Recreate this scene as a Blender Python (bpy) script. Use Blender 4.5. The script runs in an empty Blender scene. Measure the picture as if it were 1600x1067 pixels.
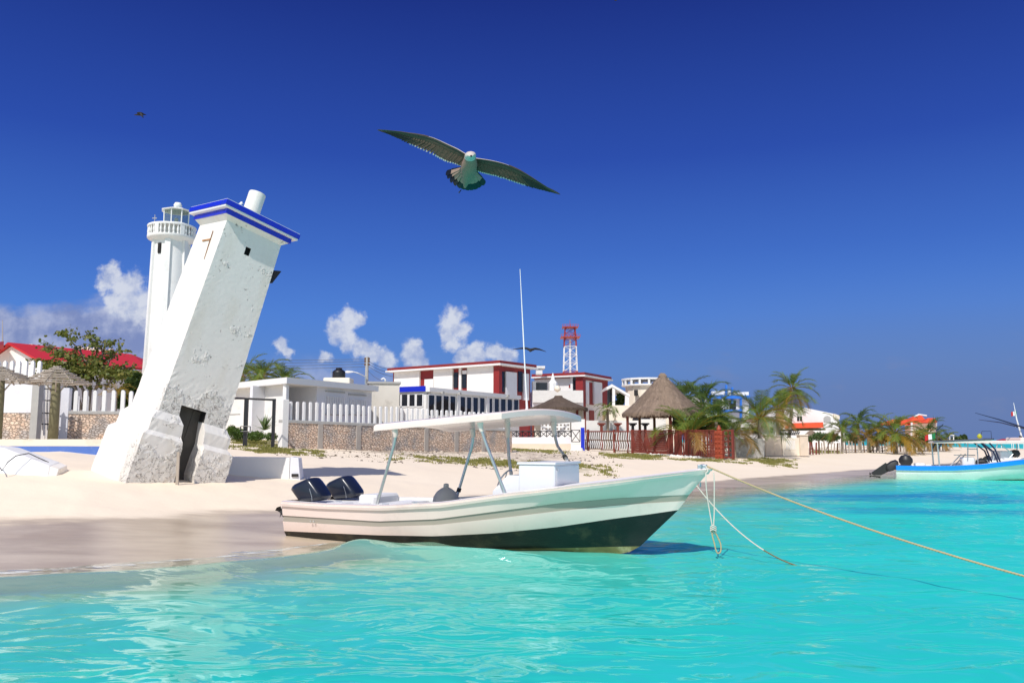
import bpy, bmesh, math, random
import numpy as np
from mathutils import Vector, Matrix, Euler

# ------------------------------------------------------------------ camera
sc = bpy.context.scene
F_PX, EYE = 1300.0, 1.75
PITCH = math.atan(153.5 / F_PX)
FH = F_PX / math.cos(PITCH)
cd = bpy.data.cameras.new('camera')
cam = bpy.data.objects.new('camera', cd)
sc.collection.objects.link(cam)
cam.location = (0, 0, EYE)
cam.rotation_euler = (math.pi / 2 + PITCH, 0, 0)
cd.sensor_width = 36.0
cd.lens = 36.0 * F_PX / 1600.0
cd.clip_start = 0.05
cd.clip_end = 20000
sc.camera = cam
sc.view_settings.view_transform = 'Standard'
sc.view_settings.look = 'None'
sc.view_settings.exposure = 0.0
sc.view_settings.gamma = 1.0

# ------------------------------------------------------------------ sun
SUN = Vector((-0.26, -0.61, 0.75)).normalized()
sl = bpy.data.lights.new('sun', 'SUN')
sl.energy = 4.0
sl.angle = math.radians(0.5)
sl.color = (1.0, 0.955, 0.90)
so = bpy.data.objects.new('sun', sl)
sc.collection.objects.link(so)
so.rotation_euler = SUN.to_track_quat('Z', 'Y').to_euler()
so.location = (-10, -20, 30)

# ------------------------------------------------------------------ world / sky
world = bpy.data.worlds.new('World')
sc.world = world
world.use_nodes = True
wt = world.node_tree
wt.nodes.clear()


class NT:
    """tiny helper for writing node graphs"""
    def __init__(s, t): s.t = t
    def n(s, ty, **kw):
        x = s.t.nodes.new(ty)
        for k, v in kw.items(): setattr(x, k, v)
        return x
    def put(s, sock, v):
        if v is None: return
        if hasattr(v, 'is_output'): s.t.links.new(v, sock)
        elif isinstance(v, tuple) and len(v) == 4 and sock.type == 'VECTOR': sock.default_value = v[:3]
        elif isinstance(v, tuple) and len(v) == 3 and sock.type == 'RGBA': sock.default_value = (*v, 1)
        else: sock.default_value = v
    def m(s, op, a, b=None, c=None, clamp=False):
        x = s.n('ShaderNodeMath', operation=op); x.use_clamp = clamp
        for i, v in enumerate((a, b, c)):
            s.put(x.inputs[i], v)
        return x.outputs[0]
    def vm(s, op, a, b=None, scale=None):
        x = s.n('ShaderNodeVectorMath', operation=op)
        s.put(x.inputs[0], a); s.put(x.inputs[1], b)
        if scale is not None: s.put(x.inputs['Scale'], scale)
        return x.outputs['Value'] if op in ('DOT_PRODUCT', 'LENGTH', 'DISTANCE') else x.outputs[0]
    def noise(s, vec, scale, detail=3, rough=0.55, dist=0.0):
        x = s.n('ShaderNodeTexNoise')
        s.put(x.inputs['Vector'], vec)
        x.inputs['Scale'].default_value = scale
        x.inputs['Detail'].default_value = detail
        x.inputs['Roughness'].default_value = rough
        x.inputs['Distortion'].default_value = dist
        return x.outputs[0]
    def mixc(s, f, a, b, blend='MIX'):
        x = s.n('ShaderNodeMix', data_type='RGBA', blend_type=blend)
        s.put(x.inputs[0], f); s.put(x.inputs[6], a); s.put(x.inputs[7], b)
        return x.outputs[2]
    def ss(s, v, a, b, lo=0.0, hi=1.0):
        x = s.n('ShaderNodeMapRange', interpolation_type='SMOOTHSTEP')
        s.put(x.inputs[0], v)
        for i, q in enumerate((a, b, lo, hi)): x.inputs[i + 1].default_value = q
        return x.outputs[0]
    def ramp(s, v, stops):
        x = s.n('ShaderNodeValToRGB')
        s.put(x.inputs[0], v)
        el = x.color_ramp.elements
        while len(el) < len(stops): el.new(0.5)
        for e_, (p_, c_) in zip(el, stops):
            e_.position = p_
            e_.color = (*c_, 1) if len(c_) == 3 else c_
        return x.outputs[0]


def build_sky():
    g = NT(wt)
    geo = g.n('ShaderNodeTexCoord')
    d = geo.outputs['Generated']
    sep = g.n('ShaderNodeSeparateXYZ'); g.put(sep.inputs[0], d)
    dx, dy, dz = sep.outputs
    ramp = g.ramp(dz, [(0.0, (.10, .20, .47)), (.035, (.10, .20, .50)), (.08, (.098, .24, .62)), (.143, (.072, .212, .66)),
                       (.218, (.044, .143, .56)), (.326, (.020, .070, .41)), (.485, (.0085, .028, .235)), (1.0, (.02, .05, .30))])
    # right-hand horizon is duller and more violet
    rt = g.m('MULTIPLY', g.ss(dx, -.05, .45), g.ss(dz, .20, .02))
    col = g.mixc(g.m('MULTIPLY', rt, .85), ramp, (.120, .195, .44, 1))
    # nishita contribution
    nis = g.n('ShaderNodeTexSky', sky_type='NISHITA')
    nis.sun_disc = False
    nis.sun_elevation = math.asin(SUN.z)
    nis.sun_rotation = math.atan2(SUN.x, SUN.y)
    nis.altitude = 0; nis.air_density = 1.0; nis.dust_density = 0.6; nis.ozone_density = 2.0
    nc = g.vm('SCALE', nis.outputs[0], scale=0.10)
    # brighter whitish sky round the sun and behind the viewer, added to lift shaded sides
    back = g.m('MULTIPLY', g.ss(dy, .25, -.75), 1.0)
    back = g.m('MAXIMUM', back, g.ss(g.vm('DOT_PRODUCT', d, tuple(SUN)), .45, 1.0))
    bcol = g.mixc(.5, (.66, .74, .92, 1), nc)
    # --- clouds, placed by compass direction and elevation
    ysafe = g.m('MAXIMUM', dy, .05)
    U = g.m('DIVIDE', dx, ysafe); V = g.m('DIVIDE', dz, ysafe)
    cv = g.n('ShaderNodeCombineXYZ'); g.put(cv.inputs[0], U); g.put(cv.inputs[1], V)
    uv = cv.outputs[0]
    w1 = g.n('ShaderNodeTexNoise'); g.put(w1.inputs['Vector'], uv)
    w1.inputs['Scale'].default_value = 26; w1.inputs['Detail'].default_value = 5; w1.inputs['Roughness'].default_value = .6
    off = g.vm('SCALE', g.vm('SUBTRACT', w1.outputs[1], (.5, .5, .5)), scale=.034)
    q = g.vm('ADD', uv, off)
    blobs = [(186, 452, 30), (158, 428, 18), (212, 478, 30), (170, 470, 20), (232, 492, 22), (150, 446, 14),
             (540, 494, 17), (524, 512, 20), (559, 490, 10), (540, 528, 17), (562, 540, 15), (582, 552, 18), (604, 562, 14),
             (643, 552, 18), (655, 566, 14), (710, 492, 18), (698, 510, 16), (722, 512, 16), (706, 530, 17), (745, 550, 18), (770, 545, 15),
             (787, 556, 20), (725, 562, 18), (433, 541, 11), (446, 550, 9), (505, 558, 10)]
    best = None
    for (u, v, r) in blobs:
        c = ((u - 800) / FH, (687 - v) / FH, 0)
        dist = g.vm('DISTANCE', q, c)
        f = g.m('MULTIPLY_ADD', dist, -FH / (r * 1.55), 1.0)
        best = f if best is None else g.m('SMOOTH_MAX', best, f, .18)
    fine = g.noise(uv, 75, 5, .62)
    dens = g.ss(g.m('ADD', best, g.m('MULTIPLY_ADD', fine, .9, -.42)), .16, .62)
    front = g.ss(dy, .1, .2)
    dens = g.m('MULTIPLY', g.m('MULTIPLY', dens, front), .93)
    # low grey-violet bank on the left, thin veil elsewhere
    big = g.noise(g.vm('MULTIPLY', uv, (1, 2.0, 1)), 9, 5, .6)
    bankmask = g.m('MULTIPLY', g.ss(U, -.30, -.44), g.ss(V, .20, .13))
    bank = g.ss(g.m('ADD', big, g.m('MULTIPLY', bankmask, .62)), .74, 1.0)
    bank2m = g.m('MULTIPLY', g.ss(V, .125, .055), g.ss(U, .10, -.06))
    bank2 = g.m('MULTIPLY', g.ss(g.m('ADD', big, g.m('MULTIPLY', bank2m, .5)), .62, .95), bank2m)
    veil = g.m('MULTIPLY', g.ss(big, .55, .75), g.m('MULTIPLY', g.ss(V, .15, .09), g.m('MULTIPLY', g.ss(V, .02, .05), g.ss(U, .1, .3))))
    grey = g.mixc(g.ss(g.noise(uv, 22, 5, .6), .40, .68), (.215, .265, .50, 1), (.46, .50, .68, 1))
    lows = g.m('MAXIMUM', g.m('MULTIPLY', bank, .9), g.m('MULTIPLY', bank2, .72))
    col = g.mixc(g.m('MULTIPLY', lows, front), col, grey)
    col = g.mixc(g.m('MULTIPLY', g.m('MULTIPLY', veil, front), .45), col, (.19, .23, .42, 1))
    lit = g.ss(g.m('SUBTRACT', g.noise(g.vm('ADD', uv, (.004, -.006, 0)), 60, 5, .6), g.m('MULTIPLY', g.ss(V, .13, .07), .12)), .25, .62)
    ccol = g.mixc(lit, (.36, .43, .66, 1), (.70, .73, .82, 1))
    col = g.mixc(dens, col, ccol)
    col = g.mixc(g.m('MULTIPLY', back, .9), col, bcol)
    col = g.mixc(.04, col, nc)
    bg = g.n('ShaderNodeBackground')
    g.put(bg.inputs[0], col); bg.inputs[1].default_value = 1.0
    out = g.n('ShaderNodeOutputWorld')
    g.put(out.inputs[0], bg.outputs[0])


build_sky()

# ------------------------------------------------------------------ helpers
COL = sc.collection


def ray(u, v):
    cx, cy = (u - 800) / F_PX, (533.5 - v) / F_PX
    return (cx, math.cos(PITCH) - math.sin(PITCH) * cy, math.sin(PITCH) + math.cos(PITCH) * cy)


def P(u, v, Y):
    d = ray(u, v); t = Y / d[1]
    return Vector((d[0] * t, Y, EYE + d[2] * t))


def G(u, v, z=0.0):
    d = ray(u, v); t = (z - EYE) / d[2]
    return Vector((d[0] * t, d[1] * t, z))


def XU(u, Y): return (u - 800) / FH * Y
def ZV(v, Y): return EYE + (687 - v) / FH * Y


class Frame:
    """plan frame: origin + heading"""
    def __init__(s, x, y, deg):
        s.o = Vector((x, y)); a = math.radians(deg); s.a = a
        s.e = Vector((math.cos(a), math.sin(a))); s.n = Vector((-math.sin(a), math.cos(a)))
    def __call__(s, x, y, z):
        p = s.o + s.e * x + s.n * y
        return (p.x, p.y, z)
    def xu(s, u, y=0.0):      # local x where the sight line of column u crosses local y
        k = (u - 800) / FH
        b = s.o + s.n * y
        t = (k * b.y - b.x) / (s.e.x - k * s.e.y)
        return t
    def yu(s, u, x=0.0):
        k = (u - 800) / FH
        b = s.o + s.e * x
        return (k * b.y - b.x) / (s.n.x - k * s.n.y)
    def zv(s, v, x, y=0.0):
        p = s.o + s.e * x + s.n * y
        return ZV(v, p.y)


ID = Frame(0, 0, 0)


def tag(o, label=None, cat=None, group=None, kind=None):
    if label: o['label'] = label
    if cat: o['category'] = cat
    if group: o['group'] = group
    if kind: o['kind'] = kind
    return o


def thing(name, label, cat, loc=(0, 0, 0), rot=(0, 0, 0), group=None):
    o = bpy.data.objects.new(name, None)
    o.empty_display_size = 0.3
    COL.objects.link(o)
    o.location = loc; o.rotation_euler = rot
    return tag(o, label, cat, group)


def kids(o): return [c for c in bpy.data.objects if c.parent == o]


def copy_tree(o, parent=None):
    ch = kids(o)
    c = o.copy(); COL.objects.link(c); c.parent = parent
    for k in ch: copy_tree(k, c)
    return c


class MB:
    """collects geometry in world (or local) coordinates, then links it as ONE mesh object"""
    def __init__(s): s.v = []; s.f = []; s.m = []; s.cur = 0
    def mat(s, i): s.cur = i; return s
    def add(s, vs, fs):
        b = len(s.v)
        s.v.extend([tuple(p) for p in vs])
        for f in fs:
            s.f.append(tuple(b + i for i in f)); s.m.append(s.cur)
    def quad(s, a, b, c, d): s.add([a, b, c, d], [(0, 1, 2, 3)])
    def tri(s, a, b, c): s.add([a, b, c], [(0, 1, 2)])
    def hexa(s, p):          # 8 points: bottom 4 (ccw), top 4
        s.add(p, [(3, 2, 1, 0), (4, 5, 6, 7), (0, 1, 5, 4), (1, 2, 6, 5), (2, 3, 7, 6), (3, 0, 4, 7)])
    def box(s, x0, x1, y0, y1, z0, z1, fr=ID):
        s.hexa([fr(x0, y0, z0), fr(x1, y0, z0), fr(x1, y1, z0), fr(x0, y1, z0),
                fr(x0, y0, z1), fr(x1, y0, z1), fr(x1, y1, z1), fr(x0, y1, z1)])
    def bev(s, x0, x1, y0, y1, z0, z1, c, fr=ID):   # box with chamfered upright corners and top edge
        c = min(c, abs(x1 - x0) * .45, abs(y1 - y0) * .45, abs(z1 - z0) * .45)
        def ring(i, z):
            return [fr(x0 + c + i, y0 + i, z), fr(x1 - c - i, y0 + i, z), fr(x1 - i, y0 + c + i, z), fr(x1 - i, y1 - c - i, z),
                    fr(x1 - c - i, y1 - i, z), fr(x0 + c + i, y1 - i, z), fr(x0 + i, y1 - c - i, z), fr(x0 + i, y0 + c + i, z)]
        r = [ring(0, z0), ring(0, z1 - c), ring(c * .6, z1)]
        s.rings(r, cap=True)
    def rings(s, rs, cap=True, close=True):
        n = len(rs[0]); vs = [p for r in rs for p in r]; fs = []
        for i in range(len(rs) - 1):
            for j in range(n if close else n - 1):
                k = (j + 1) % n
                fs.append((i * n + j, i * n + k, (i + 1) * n + k, (i + 1) * n + j))
        if cap:
            fs.append(tuple(reversed(range(n)))); fs.append(tuple((len(rs) - 1) * n + j for j in range(n)))
        s.add(vs, fs)
    def prism(s, poly, z0, z1, fr=ID):
        s.rings([[fr(x, y, z0) for x, y in poly], [fr(x, y, z1) for x, y in poly]])
    def tube(s, pts, r, n=8, cap=True):
        pts = [Vector(p) for p in pts]
        rr = r if isinstance(r, (list, tuple)) else [r] * len(pts)
        up = None; rs = []
        for i, p in enumerate(pts):
            t = (pts[min(i + 1, len(pts) - 1)] - pts[max(i - 1, 0)])
            t = t.normalized() if t.length > 1e-9 else Vector((0, 0, 1))
            if up is None: up = Vector((0, 0, 1)) if abs(t.z) < .9 else Vector((1, 0, 0))
            a = t.cross(up)
            if a.length < 1e-6: a = t.orthogonal()
            a.normalize(); b = a.cross(t).normalized(); up = b
            rs.append([p + a * (math.cos(2 * math.pi * k / n) * rr[i]) + b * (math.sin(2 * math.pi * k / n) * rr[i]) for k in range(n)])
        s.rings(rs, cap)
    def lathe(s, prof, c=(0, 0, 0), n=24, fr=None, phase=0):
        rs = []
        for r, z in prof:
            rs.append([(c[0] + r * math.cos(2 * math.pi * (k + phase) / n), c[1] + r * math.sin(2 * math.pi * (k + phase) / n), c[2] + z) for k in range(n)])
        if fr: rs = [[fr(*p) for p in r] for r in rs]
        s.rings(rs)
    def build(s, name, mats, parent=None, smooth=False, local=False, bevel=0, mod=None):
        me = bpy.data.meshes.new(name)
        vs = s.v
        if parent is not None and not local:
            r = parent
            while r.parent is not None: r = r.parent
            o = r.location
            vs = [(a - o.x, b - o.y, c - o.z) for a, b, c in vs]
        me.from_pydata(vs, [], s.f)
        if not isinstance(mats, (list, tuple)): mats = [mats]
        for m in mats: me.materials.append(m)
        me.polygons.foreach_set('material_index', s.m)
        if smooth: me.polygons.foreach_set('use_smooth', [True] * len(s.f))
        me.update()
        bm = bmesh.new(); bm.from_mesh(me)
        if smooth: bmesh.ops.remove_doubles(bm, verts=bm.verts, dist=1e-5)
        bmesh.ops.recalc_face_normals(bm, faces=bm.faces) if len(bm.faces) < 60000 else None
        if smooth == 'auto':
            for e in bm.edges:
                if len(e.link_faces) == 2 and e.calc_face_angle(0) > math.radians(38): e.smooth = False
        bm.to_mesh(me); bm.free()
        ob = bpy.data.objects.new(name, me)
        COL.objects.link(ob)
        if parent is not None: ob.parent = parent
        if bevel:
            b = ob.modifiers.new('bevel', 'BEVEL'); b.width = bevel; b.segments = 2; b.limit_method = 'ANGLE'; b.angle_limit = math.radians(35)
            b.harden_normals = False
        return ob


# ------------------------------------------------------------------ materials
def mat(name, c, rough=.6, var=.08, scale=3.0, bump=0.0, bscale=30, metal=0.0, spec=.5, stain=None, stain_amt=0.0, stain_scale=1.2, detail=4, stretch=None, c2=None, twoscale=None, coat=0.0):
    m = bpy.data.materials.new(name); m.use_nodes = True
    t = m.node_tree; t.nodes.clear(); g = NT(t)
    b = g.n('ShaderNodeBsdfPrincipled'); o = g.n('ShaderNodeOutputMaterial')
    t.links.new(b.outputs[0], o.inputs[0])
    tc = g.n('ShaderNodeTexCoord').outputs['Object']
    if stretch: tc = g.vm('MULTIPLY', tc, stretch)
    nz = g.noise(tc, scale, detail)
    k = g.m('MULTIPLY_ADD', nz, var * 2, 1 - var)
    base = (*c, 1)
    col = base
    if c2 is not None:
        col = g.mixc(g.ss(g.noise(tc, twoscale or scale, 4), .40, .62), base, (*c2, 1))
    col = g.vm('SCALE', col, scale=k)
    if stain is not None:
        sn = g.ss(g.noise(tc, stain_scale, 6, .65), .52, .72)
        col = g.mixc(g.m('MULTIPLY', sn, stain_amt), col, (*stain, 1))
    g.put(b.inputs['Base Color'], col)
    b.inputs['Roughness'].default_value = rough
    b.inputs['Metallic'].default_value = metal
    b.inputs['Specular IOR Level'].default_value = spec
    if coat: b.inputs['Coat Weight'].default_value = coat; b.inputs['Coat Roughness'].default_value = .08
    if bump:
        bp = g.n('ShaderNodeBump'); bp.inputs['Strength'].default_value = bump; bp.inputs['Distance'].default_value = .02
        g.put(bp.inputs['Height'], g.noise(tc, bscale, 6, .6)); g.put(b.inputs['Normal'], bp.outputs[0])
    return m


M = {}
M['white'] = mat('white_paint', (.80, .785, .76), .7, .05, 1.5, .25, 14, stain=(.55, .50, .43), stain_amt=.25)
M['white_clean'] = mat('clean_white_paint', (.80, .79, .775), .55, .03, 2)
M['white_shade'] = mat('shaded_white_paint', (.74, .74, .78), .7, .04, 1.5, .2, 14, stain=(.5, .48, .45), stain_amt=.25)  # shaded copy of the white paint, cool shade put into its colour
M['cream'] = mat('cream_paint', (.78, .70, .58), .75, .08, 1.2, .3, 12, stain=(.5, .42, .33), stain_amt=.4)
M['pinkstone'] = mat('pale_pink_stone', (.70, .58, .46), .85, .12, 1.5, .5, 10, stain=(.45, .40, .33), stain_amt=.35)
M['beige'] = mat('bare_render', (.70, .65, .57), .85, .12, 1.0, .4, 10, stain=(.35, .32, .28), stain_amt=.5)
M['red'] = mat('dark_red_paint', (.25, .016, .016), .6, .12, 2, .15, 20)
M['redroof'] = mat('bright_red_roof', (.56, .022, .024), .6, .08, 1.5, .2, 9)
M['orange'] = mat('orange_red_tile', (.72, .085, .025), .65, .12, 2, .3, 12)
M['blue'] = mat('royal_blue_paint', (.004, .022, .52), .45, .15, 2.5, .15, 20, stain=(.02, .05, .35), stain_amt=.5, stain_scale=3)
M['bluelight'] = mat('faded_blue_paint', (.08, .17, .50), .6, .15, 2.5, stain=(.22, .28, .5), stain_amt=.5, stain_scale=3)
M['skyblue'] = mat('mid_blue_paint', (.02, .16, .62), .5, .1)
M['black'] = mat('black_paint', (.012, .012, .014), .4, .1)
M['dark'] = mat('dark_interior', (.02, .018, .018), .8, .2)
M['glass'] = mat('dark_window_glass', (.012, .015, .022), .08, .1, 1, spec=.6)
M['alu'] = mat('aluminium', (.62, .63, .63), .32, .06, 4, metal=.85)
M['pier'] = mat('grey_brown_concrete', (.40, .36, .32), .9, .15, 3, .4, 25)
M['concrete'] = mat('grey_concrete', (.42, .41, .39), .85, .15, 3, .4, 25)
M['wood'] = mat('weathered_wood', (.40, .34, .28), .85, .22, 8, .4, 30, stretch=(1, 1, .4))
M['darkwood'] = mat('dark_wood', (.13, .075, .045), .8, .2, 5, .3, 30)
M['redwood'] = mat('red_brown_wood', (.185, .034, .021), .65, .25, 5, .2, 30)
M['orangewood'] = mat('orange_carved_wood', (.30, .052, .02), .6, .3, 9, .3, 20)
M['thatch'] = mat('grey_brown_thatch', (.255, .185, .135), .95, .30, 9, .8, 35, stretch=(1, 1, .35), stain=(.14, .10, .08), stain_amt=.5, stain_scale=3)
M['thatchdark'] = mat('dark_brown_thatch', (.12, .085, .062), .95, .30, 9, .8, 35, stretch=(1, 1, .35))
M['rope'] = mat('tan_rope', (.50, .40, .22), .9, .2, 60, .5, 120)
M['ropewhite'] = mat('white_rope', (.66, .62, .54), .9, .12, 60, .5, 120)
M['trunk'] = mat('palm_bark', (.27, .22, .17), .9, .25, 12, .6, 25, stretch=(1, 1, 3))
M['bark'] = mat('grey_bark', (.20, .16, .13), .9, .2, 12, .5, 25)


def leafmat(name, c, c2, trans=.35):
    m = bpy.data.materials.new(name); m.use_nodes = True
    t = m.node_tree; t.nodes.clear(); g = NT(t)
    o = g.n('ShaderNodeOutputMaterial')
    geo = g.n('ShaderNodeNewGeometry')
    rnd = geo.outputs['Random Per Island']
    tc = g.n('ShaderNodeTexCoord').outputs['Object']
    f = g.m('MULTIPLY_ADD', g.noise(tc, 1.6, 3), 1.1, -.3)
    f = g.m('MULTIPLY_ADD', rnd, .6, g.m('MULTIPLY', f, .7), clamp=True)
    col = g.mixc(f, (*c, 1), (*c2, 1))
    b = g.n('ShaderNodeBsdfPrincipled'); g.put(b.inputs['Base Color'], col); b.inputs['Roughness'].default_value = .5
    b.inputs['Specular IOR Level'].default_value = .35
    tr = g.n('ShaderNodeBsdfTranslucent'); g.put(tr.inputs[0], g.mixc(.5, col, (.18, .24, .02, 1)))
    mx = g.n('ShaderNodeMixShader'); mx.inputs[0].default_value = trans
    t.links.new(b.outputs[0], mx.inputs[1]); t.links.new(tr.outputs[0], mx.inputs[2]); t.links.new(mx.outputs[0], o.inputs[0])
    return m


M['palm'] = leafmat('palm_leaf', (.05, .12, .016), (.24, .31, .05))
M['palmyellow'] = leafmat('yellow_palm_leaf', (.20, .17, .02), (.50, .24, .03))
M['palmdry'] = leafmat('dry_orange_palm_leaf', (.30, .18, .05), (.42, .24, .07))
M['palmdark'] = leafmat('dark_palm_leaf', (.028, .070, .014), (.12, .19, .035))
M['bush'] = leafmat('bush_leaf', (.020, .050, .015), (.07, .11, .03))
M['grape'] = leafmat('sea_grape_leaf', (.06, .12, .02), (.26, .22, .06))
M['grassgreen'] = leafmat('grass_blade', (.16, .19, .03), (.44, .37, .13))
M['hedge'] = leafmat('hedge_leaf', (.05, .11, .02), (.16, .24, .05))
M['agave'] = leafmat('agave_leaf', (.06, .13, .05), (.20, .26, .10))


def rough_stone():
    m = bpy.data.materials.new('rubble_stone'); m.use_nodes = True
    t = m.node_tree; t.nodes.clear(); g = NT(t)
    b = g.n('ShaderNodeBsdfPrincipled'); o = g.n('ShaderNodeOutputMaterial'); t.links.new(b.outputs[0], o.inputs[0])
    tc = g.n('ShaderNodeTexCoord').outputs['Object']
    vo = g.n('ShaderNodeTexVoronoi', feature='DISTANCE_TO_EDGE'); g.put(vo.inputs['Vector'], g.vm('MULTIPLY', tc, (1, 1, 1.5))); vo.inputs['Scale'].default_value = 6.5
    vc = g.n('ShaderNodeTexVoronoi'); g.put(vc.inputs['Vector'], g.vm('MULTIPLY', tc, (1, 1, 1.5))); vc.inputs['Scale'].default_value = 6.5
    sc_ = g.n('ShaderNodeSeparateColor'); g.put(sc_.inputs[0], vc.outputs['Color'])
    c = g.mixc(sc_.outputs[0], (.72, .51, .38, 1), (.88, .69, .54, 1))
    c = g.mixc(g.ss(g.noise(tc, 1.2, 4), .45, .65), c, (.50, .45, .42, 1))
    c = g.mixc(g.ss(vo.outputs[0], .06, .0), c, (.28, .22, .17, 1))
    c = g.vm('SCALE', c, scale=g.m('MULTIPLY_ADD', g.noise(tc, 30, 4), .6, .7))
    g.put(b.inputs['Base Color'], c); b.inputs['Roughness'].default_value = .9
    bp = g.n('ShaderNodeBump'); bp.inputs['Strength'].default_value = .9; bp.inputs['Distance'].default_value = .06
    g.put(bp.inputs['Height'], g.m('ADD', g.ss(vo.outputs[0], 0, .16), g.m('MULTIPLY', g.noise(tc, 22, 5), .5)))
    g.put(b.inputs['Normal'], bp.outputs[0])
    return m


M['stone'] = rough_stone()


def plaster(name, lo, hi, base=(.80, .755, .70)):
    """old lime-washed plaster: smooth above, pitted and chipped between local heights lo..hi"""
    m = bpy.data.materials.new(name); m.use_nodes = True
    t = m.node_tree; t.nodes.clear(); g = NT(t)
    b = g.n('ShaderNodeBsdfPrincipled'); o = g.n('ShaderNodeOutputMaterial'); t.links.new(b.outputs[0], o.inputs[0])
    tc = g.n('ShaderNodeTexCoord').outputs['Object']
    sp = g.n('ShaderNodeSeparateXYZ'); g.put(sp.inputs[0], tc)
    z = sp.outputs[2]
    low = g.ss(z, hi, lo)
    n1 = g.noise(tc, 1.3, 5, .6); n2 = g.noise(tc, 9, 6, .65); n3 = g.noise(tc, 38, 5, .6)
    side = g.ss(g.m('MULTIPLY', sp.outputs[1], -1.0), .62, .80, .12, 1.0)
    patch = g.m('MULTIPLY', g.ss(g.m('ADD', n1, g.m('MULTIPLY', low, .30)), .60, .70), side)
    pits = g.m('MULTIPLY', g.ss(g.noise(tc, 13, 3, .5), .64, .68), g.ss(g.m('ADD', n1, g.m('MULTIPLY', low, .25)), .48, .62))
    crk = g.m('MULTIPLY', g.ss(g.m('ABSOLUTE', g.m('SUBTRACT', g.noise(tc, 4, 5, .6), .5)), .012, .003), patch)
    dark = g.m('MULTIPLY', g.m('MAXIMUM', pits, crk), side)
    col = g.mixc(g.m('MULTIPLY', g.ss(g.noise(g.vm('MULTIPLY', tc, (1, 1, .25)), 2.2, 5, .6), .48, .75), .35), (*base, 1), (.66, .58, .46, 1))
    col = g.mixc(g.m('MULTIPLY', patch, .35), col, (.64, .61, .56, 1))
    col = g.mixc(g.m('MULTIPLY', dark, .70), col, (.17, .145, .12, 1))
    col = g.vm('SCALE', col, scale=g.m('MULTIPLY_ADD', n2, .16, .92))
    g.put(b.inputs['Base Color'], col); b.inputs['Roughness'].default_value = .85
    h = g.m('ADD', g.m('MULTIPLY', n2, .09), g.m('MULTIPLY', n3, .10))
    h = g.m('ADD', h, g.m('MULTIPLY', g.m('MULTIPLY', g.noise(tc, 7, 6, .7), patch), 2.6))
    h = g.m('SUBTRACT', h, g.m('MULTIPLY', dark, .9))
    bp = g.n('ShaderNodeBump'); bp.inputs['Strength'].default_value = .7; bp.inputs['Distance'].default_value = .035
    g.put(bp.inputs['Height'], h); g.put(b.inputs['Normal'], bp.outputs[0])
    return m


M['plaster'] = plaster('old_plaster_shaft', -.1, 1.0)
M['plasterlow'] = plaster('old_plaster_plinth', -1.9, .6)
M['plastertop'] = plaster('smooth_plaster', -90, -80)
# ------------------------------------------------------------------ numpy noise
_rng = np.random.RandomState(7)
_perm = _rng.permutation(512)
_grad = np.stack([np.cos(np.arange(512) * 2.399963), np.sin(np.arange(512) * 2.399963)], -1)


def pnoise(x, y):
    xi = np.floor(x).astype(np.int64); yi = np.floor(y).astype(np.int64)
    xf = x - xi; yf = y - yi
    u = xf * xf * xf * (xf * (xf * 6 - 15) + 10); v = yf * yf * yf * (yf * (yf * 6 - 15) + 10)
    def gr(ix, iy, fx, fy):
        h = _grad[_perm[(_perm[ix & 511] + iy) & 511]]
        return h[..., 0] * fx + h[..., 1] * fy
    a = gr(xi, yi, xf, yf); b = gr(xi + 1, yi, xf - 1, yf)
    c = gr(xi, yi + 1, xf, yf - 1); d = gr(xi + 1, yi + 1, xf - 1, yf - 1)
    return (a + (b - a) * u) * (1 - v) + (c + (d - c) * u) * v


def fbm(x, y, o=4, g=.5):
    s = 0; a = 1
    for i in range(o):
        s = s + a * pnoise(x + 17.3 * i, y - 9.1 * i); x = x * 2.03; y = y * 2.03; a *= g
    return s


# ------------------------------------------------------------------ coastline
_sh = [(0, 893), (200, 880), (400, 862), (500, 848), (620, 842), (750, 818), (900, 792), (1000, 779), (1130, 763), (1250, 752), (1400, 738), (1500, 729), (1600, 719)]
SHORE = [(-400, 4), (-60, 7.5), (-20, 9.5)] + [tuple(G(u, v)[:2]) for u, v in _sh] + [(68, 96), (84, 118), (88, 150), (84, 200), (90, 500), (200, 1500), (-400, 1500)]
SH = np.array(SHORE)


def sdf(x, y):
    """signed distance to the coastline, positive inland"""
    x = np.asarray(x, float); y = np.asarray(y, float)
    d = np.full(x.shape, 1e9); ins = np.zeros(x.shape, bool)
    n = len(SH)
    for i in range(n):
        ax, ay = SH[i]; bx, by = SH[(i + 1) % n]
        ex, ey = bx - ax, by - ay
        t = np.clip(((x - ax) * ex + (y - ay) * ey) / (ex * ex + ey * ey), 0, 1)
        d = np.minimum(d, np.hypot(x - ax - t * ex, y - ay - t * ey))
        c = ((ay > y) != (by > y)) & (x < (bx - ax) * (y - ay) / (by - ay + 1e-12) + ax)
        ins ^= c
    return np.where(ins, d, -d)


def ground(x, y, fine=True):
    x = np.asarray(x, float); y = np.asarray(y, float)
    d = sdf(x, y)
    plateau = np.interp(x, [-14, -9, -2, 8, 20, 60], [1.78, 1.50, 1.28, 1.02, .95, .80])
    s = np.interp(d, [0, 3, 5, 6.5, 8, 10, 14, 20, 28], [0, .07, .18, .33, .47, .575, .70, .86, 1.0])
    wet = -np.interp(-d, [0, 1.2, 2.5, 5, 9, 20, 60], [0, .09, .26, .75, 1.3, 2.0, 4.0])
    z = np.where(d > 0, s * plateau, wet)
    if fine:
        k = np.clip(d / 6, 0, 1)
        z = z + k * (.05 * fbm(x * .35, y * .35, 3) + .02 * fbm(x * 1.7, y * 1.7, 3)) + .012 * np.clip(1 + d / 3, 0, 1) * fbm(x * .8, y * .8, 2)
    return z


def gz(x, y): return float(ground(np.array([x]), np.array([y]), False)[0])


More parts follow.
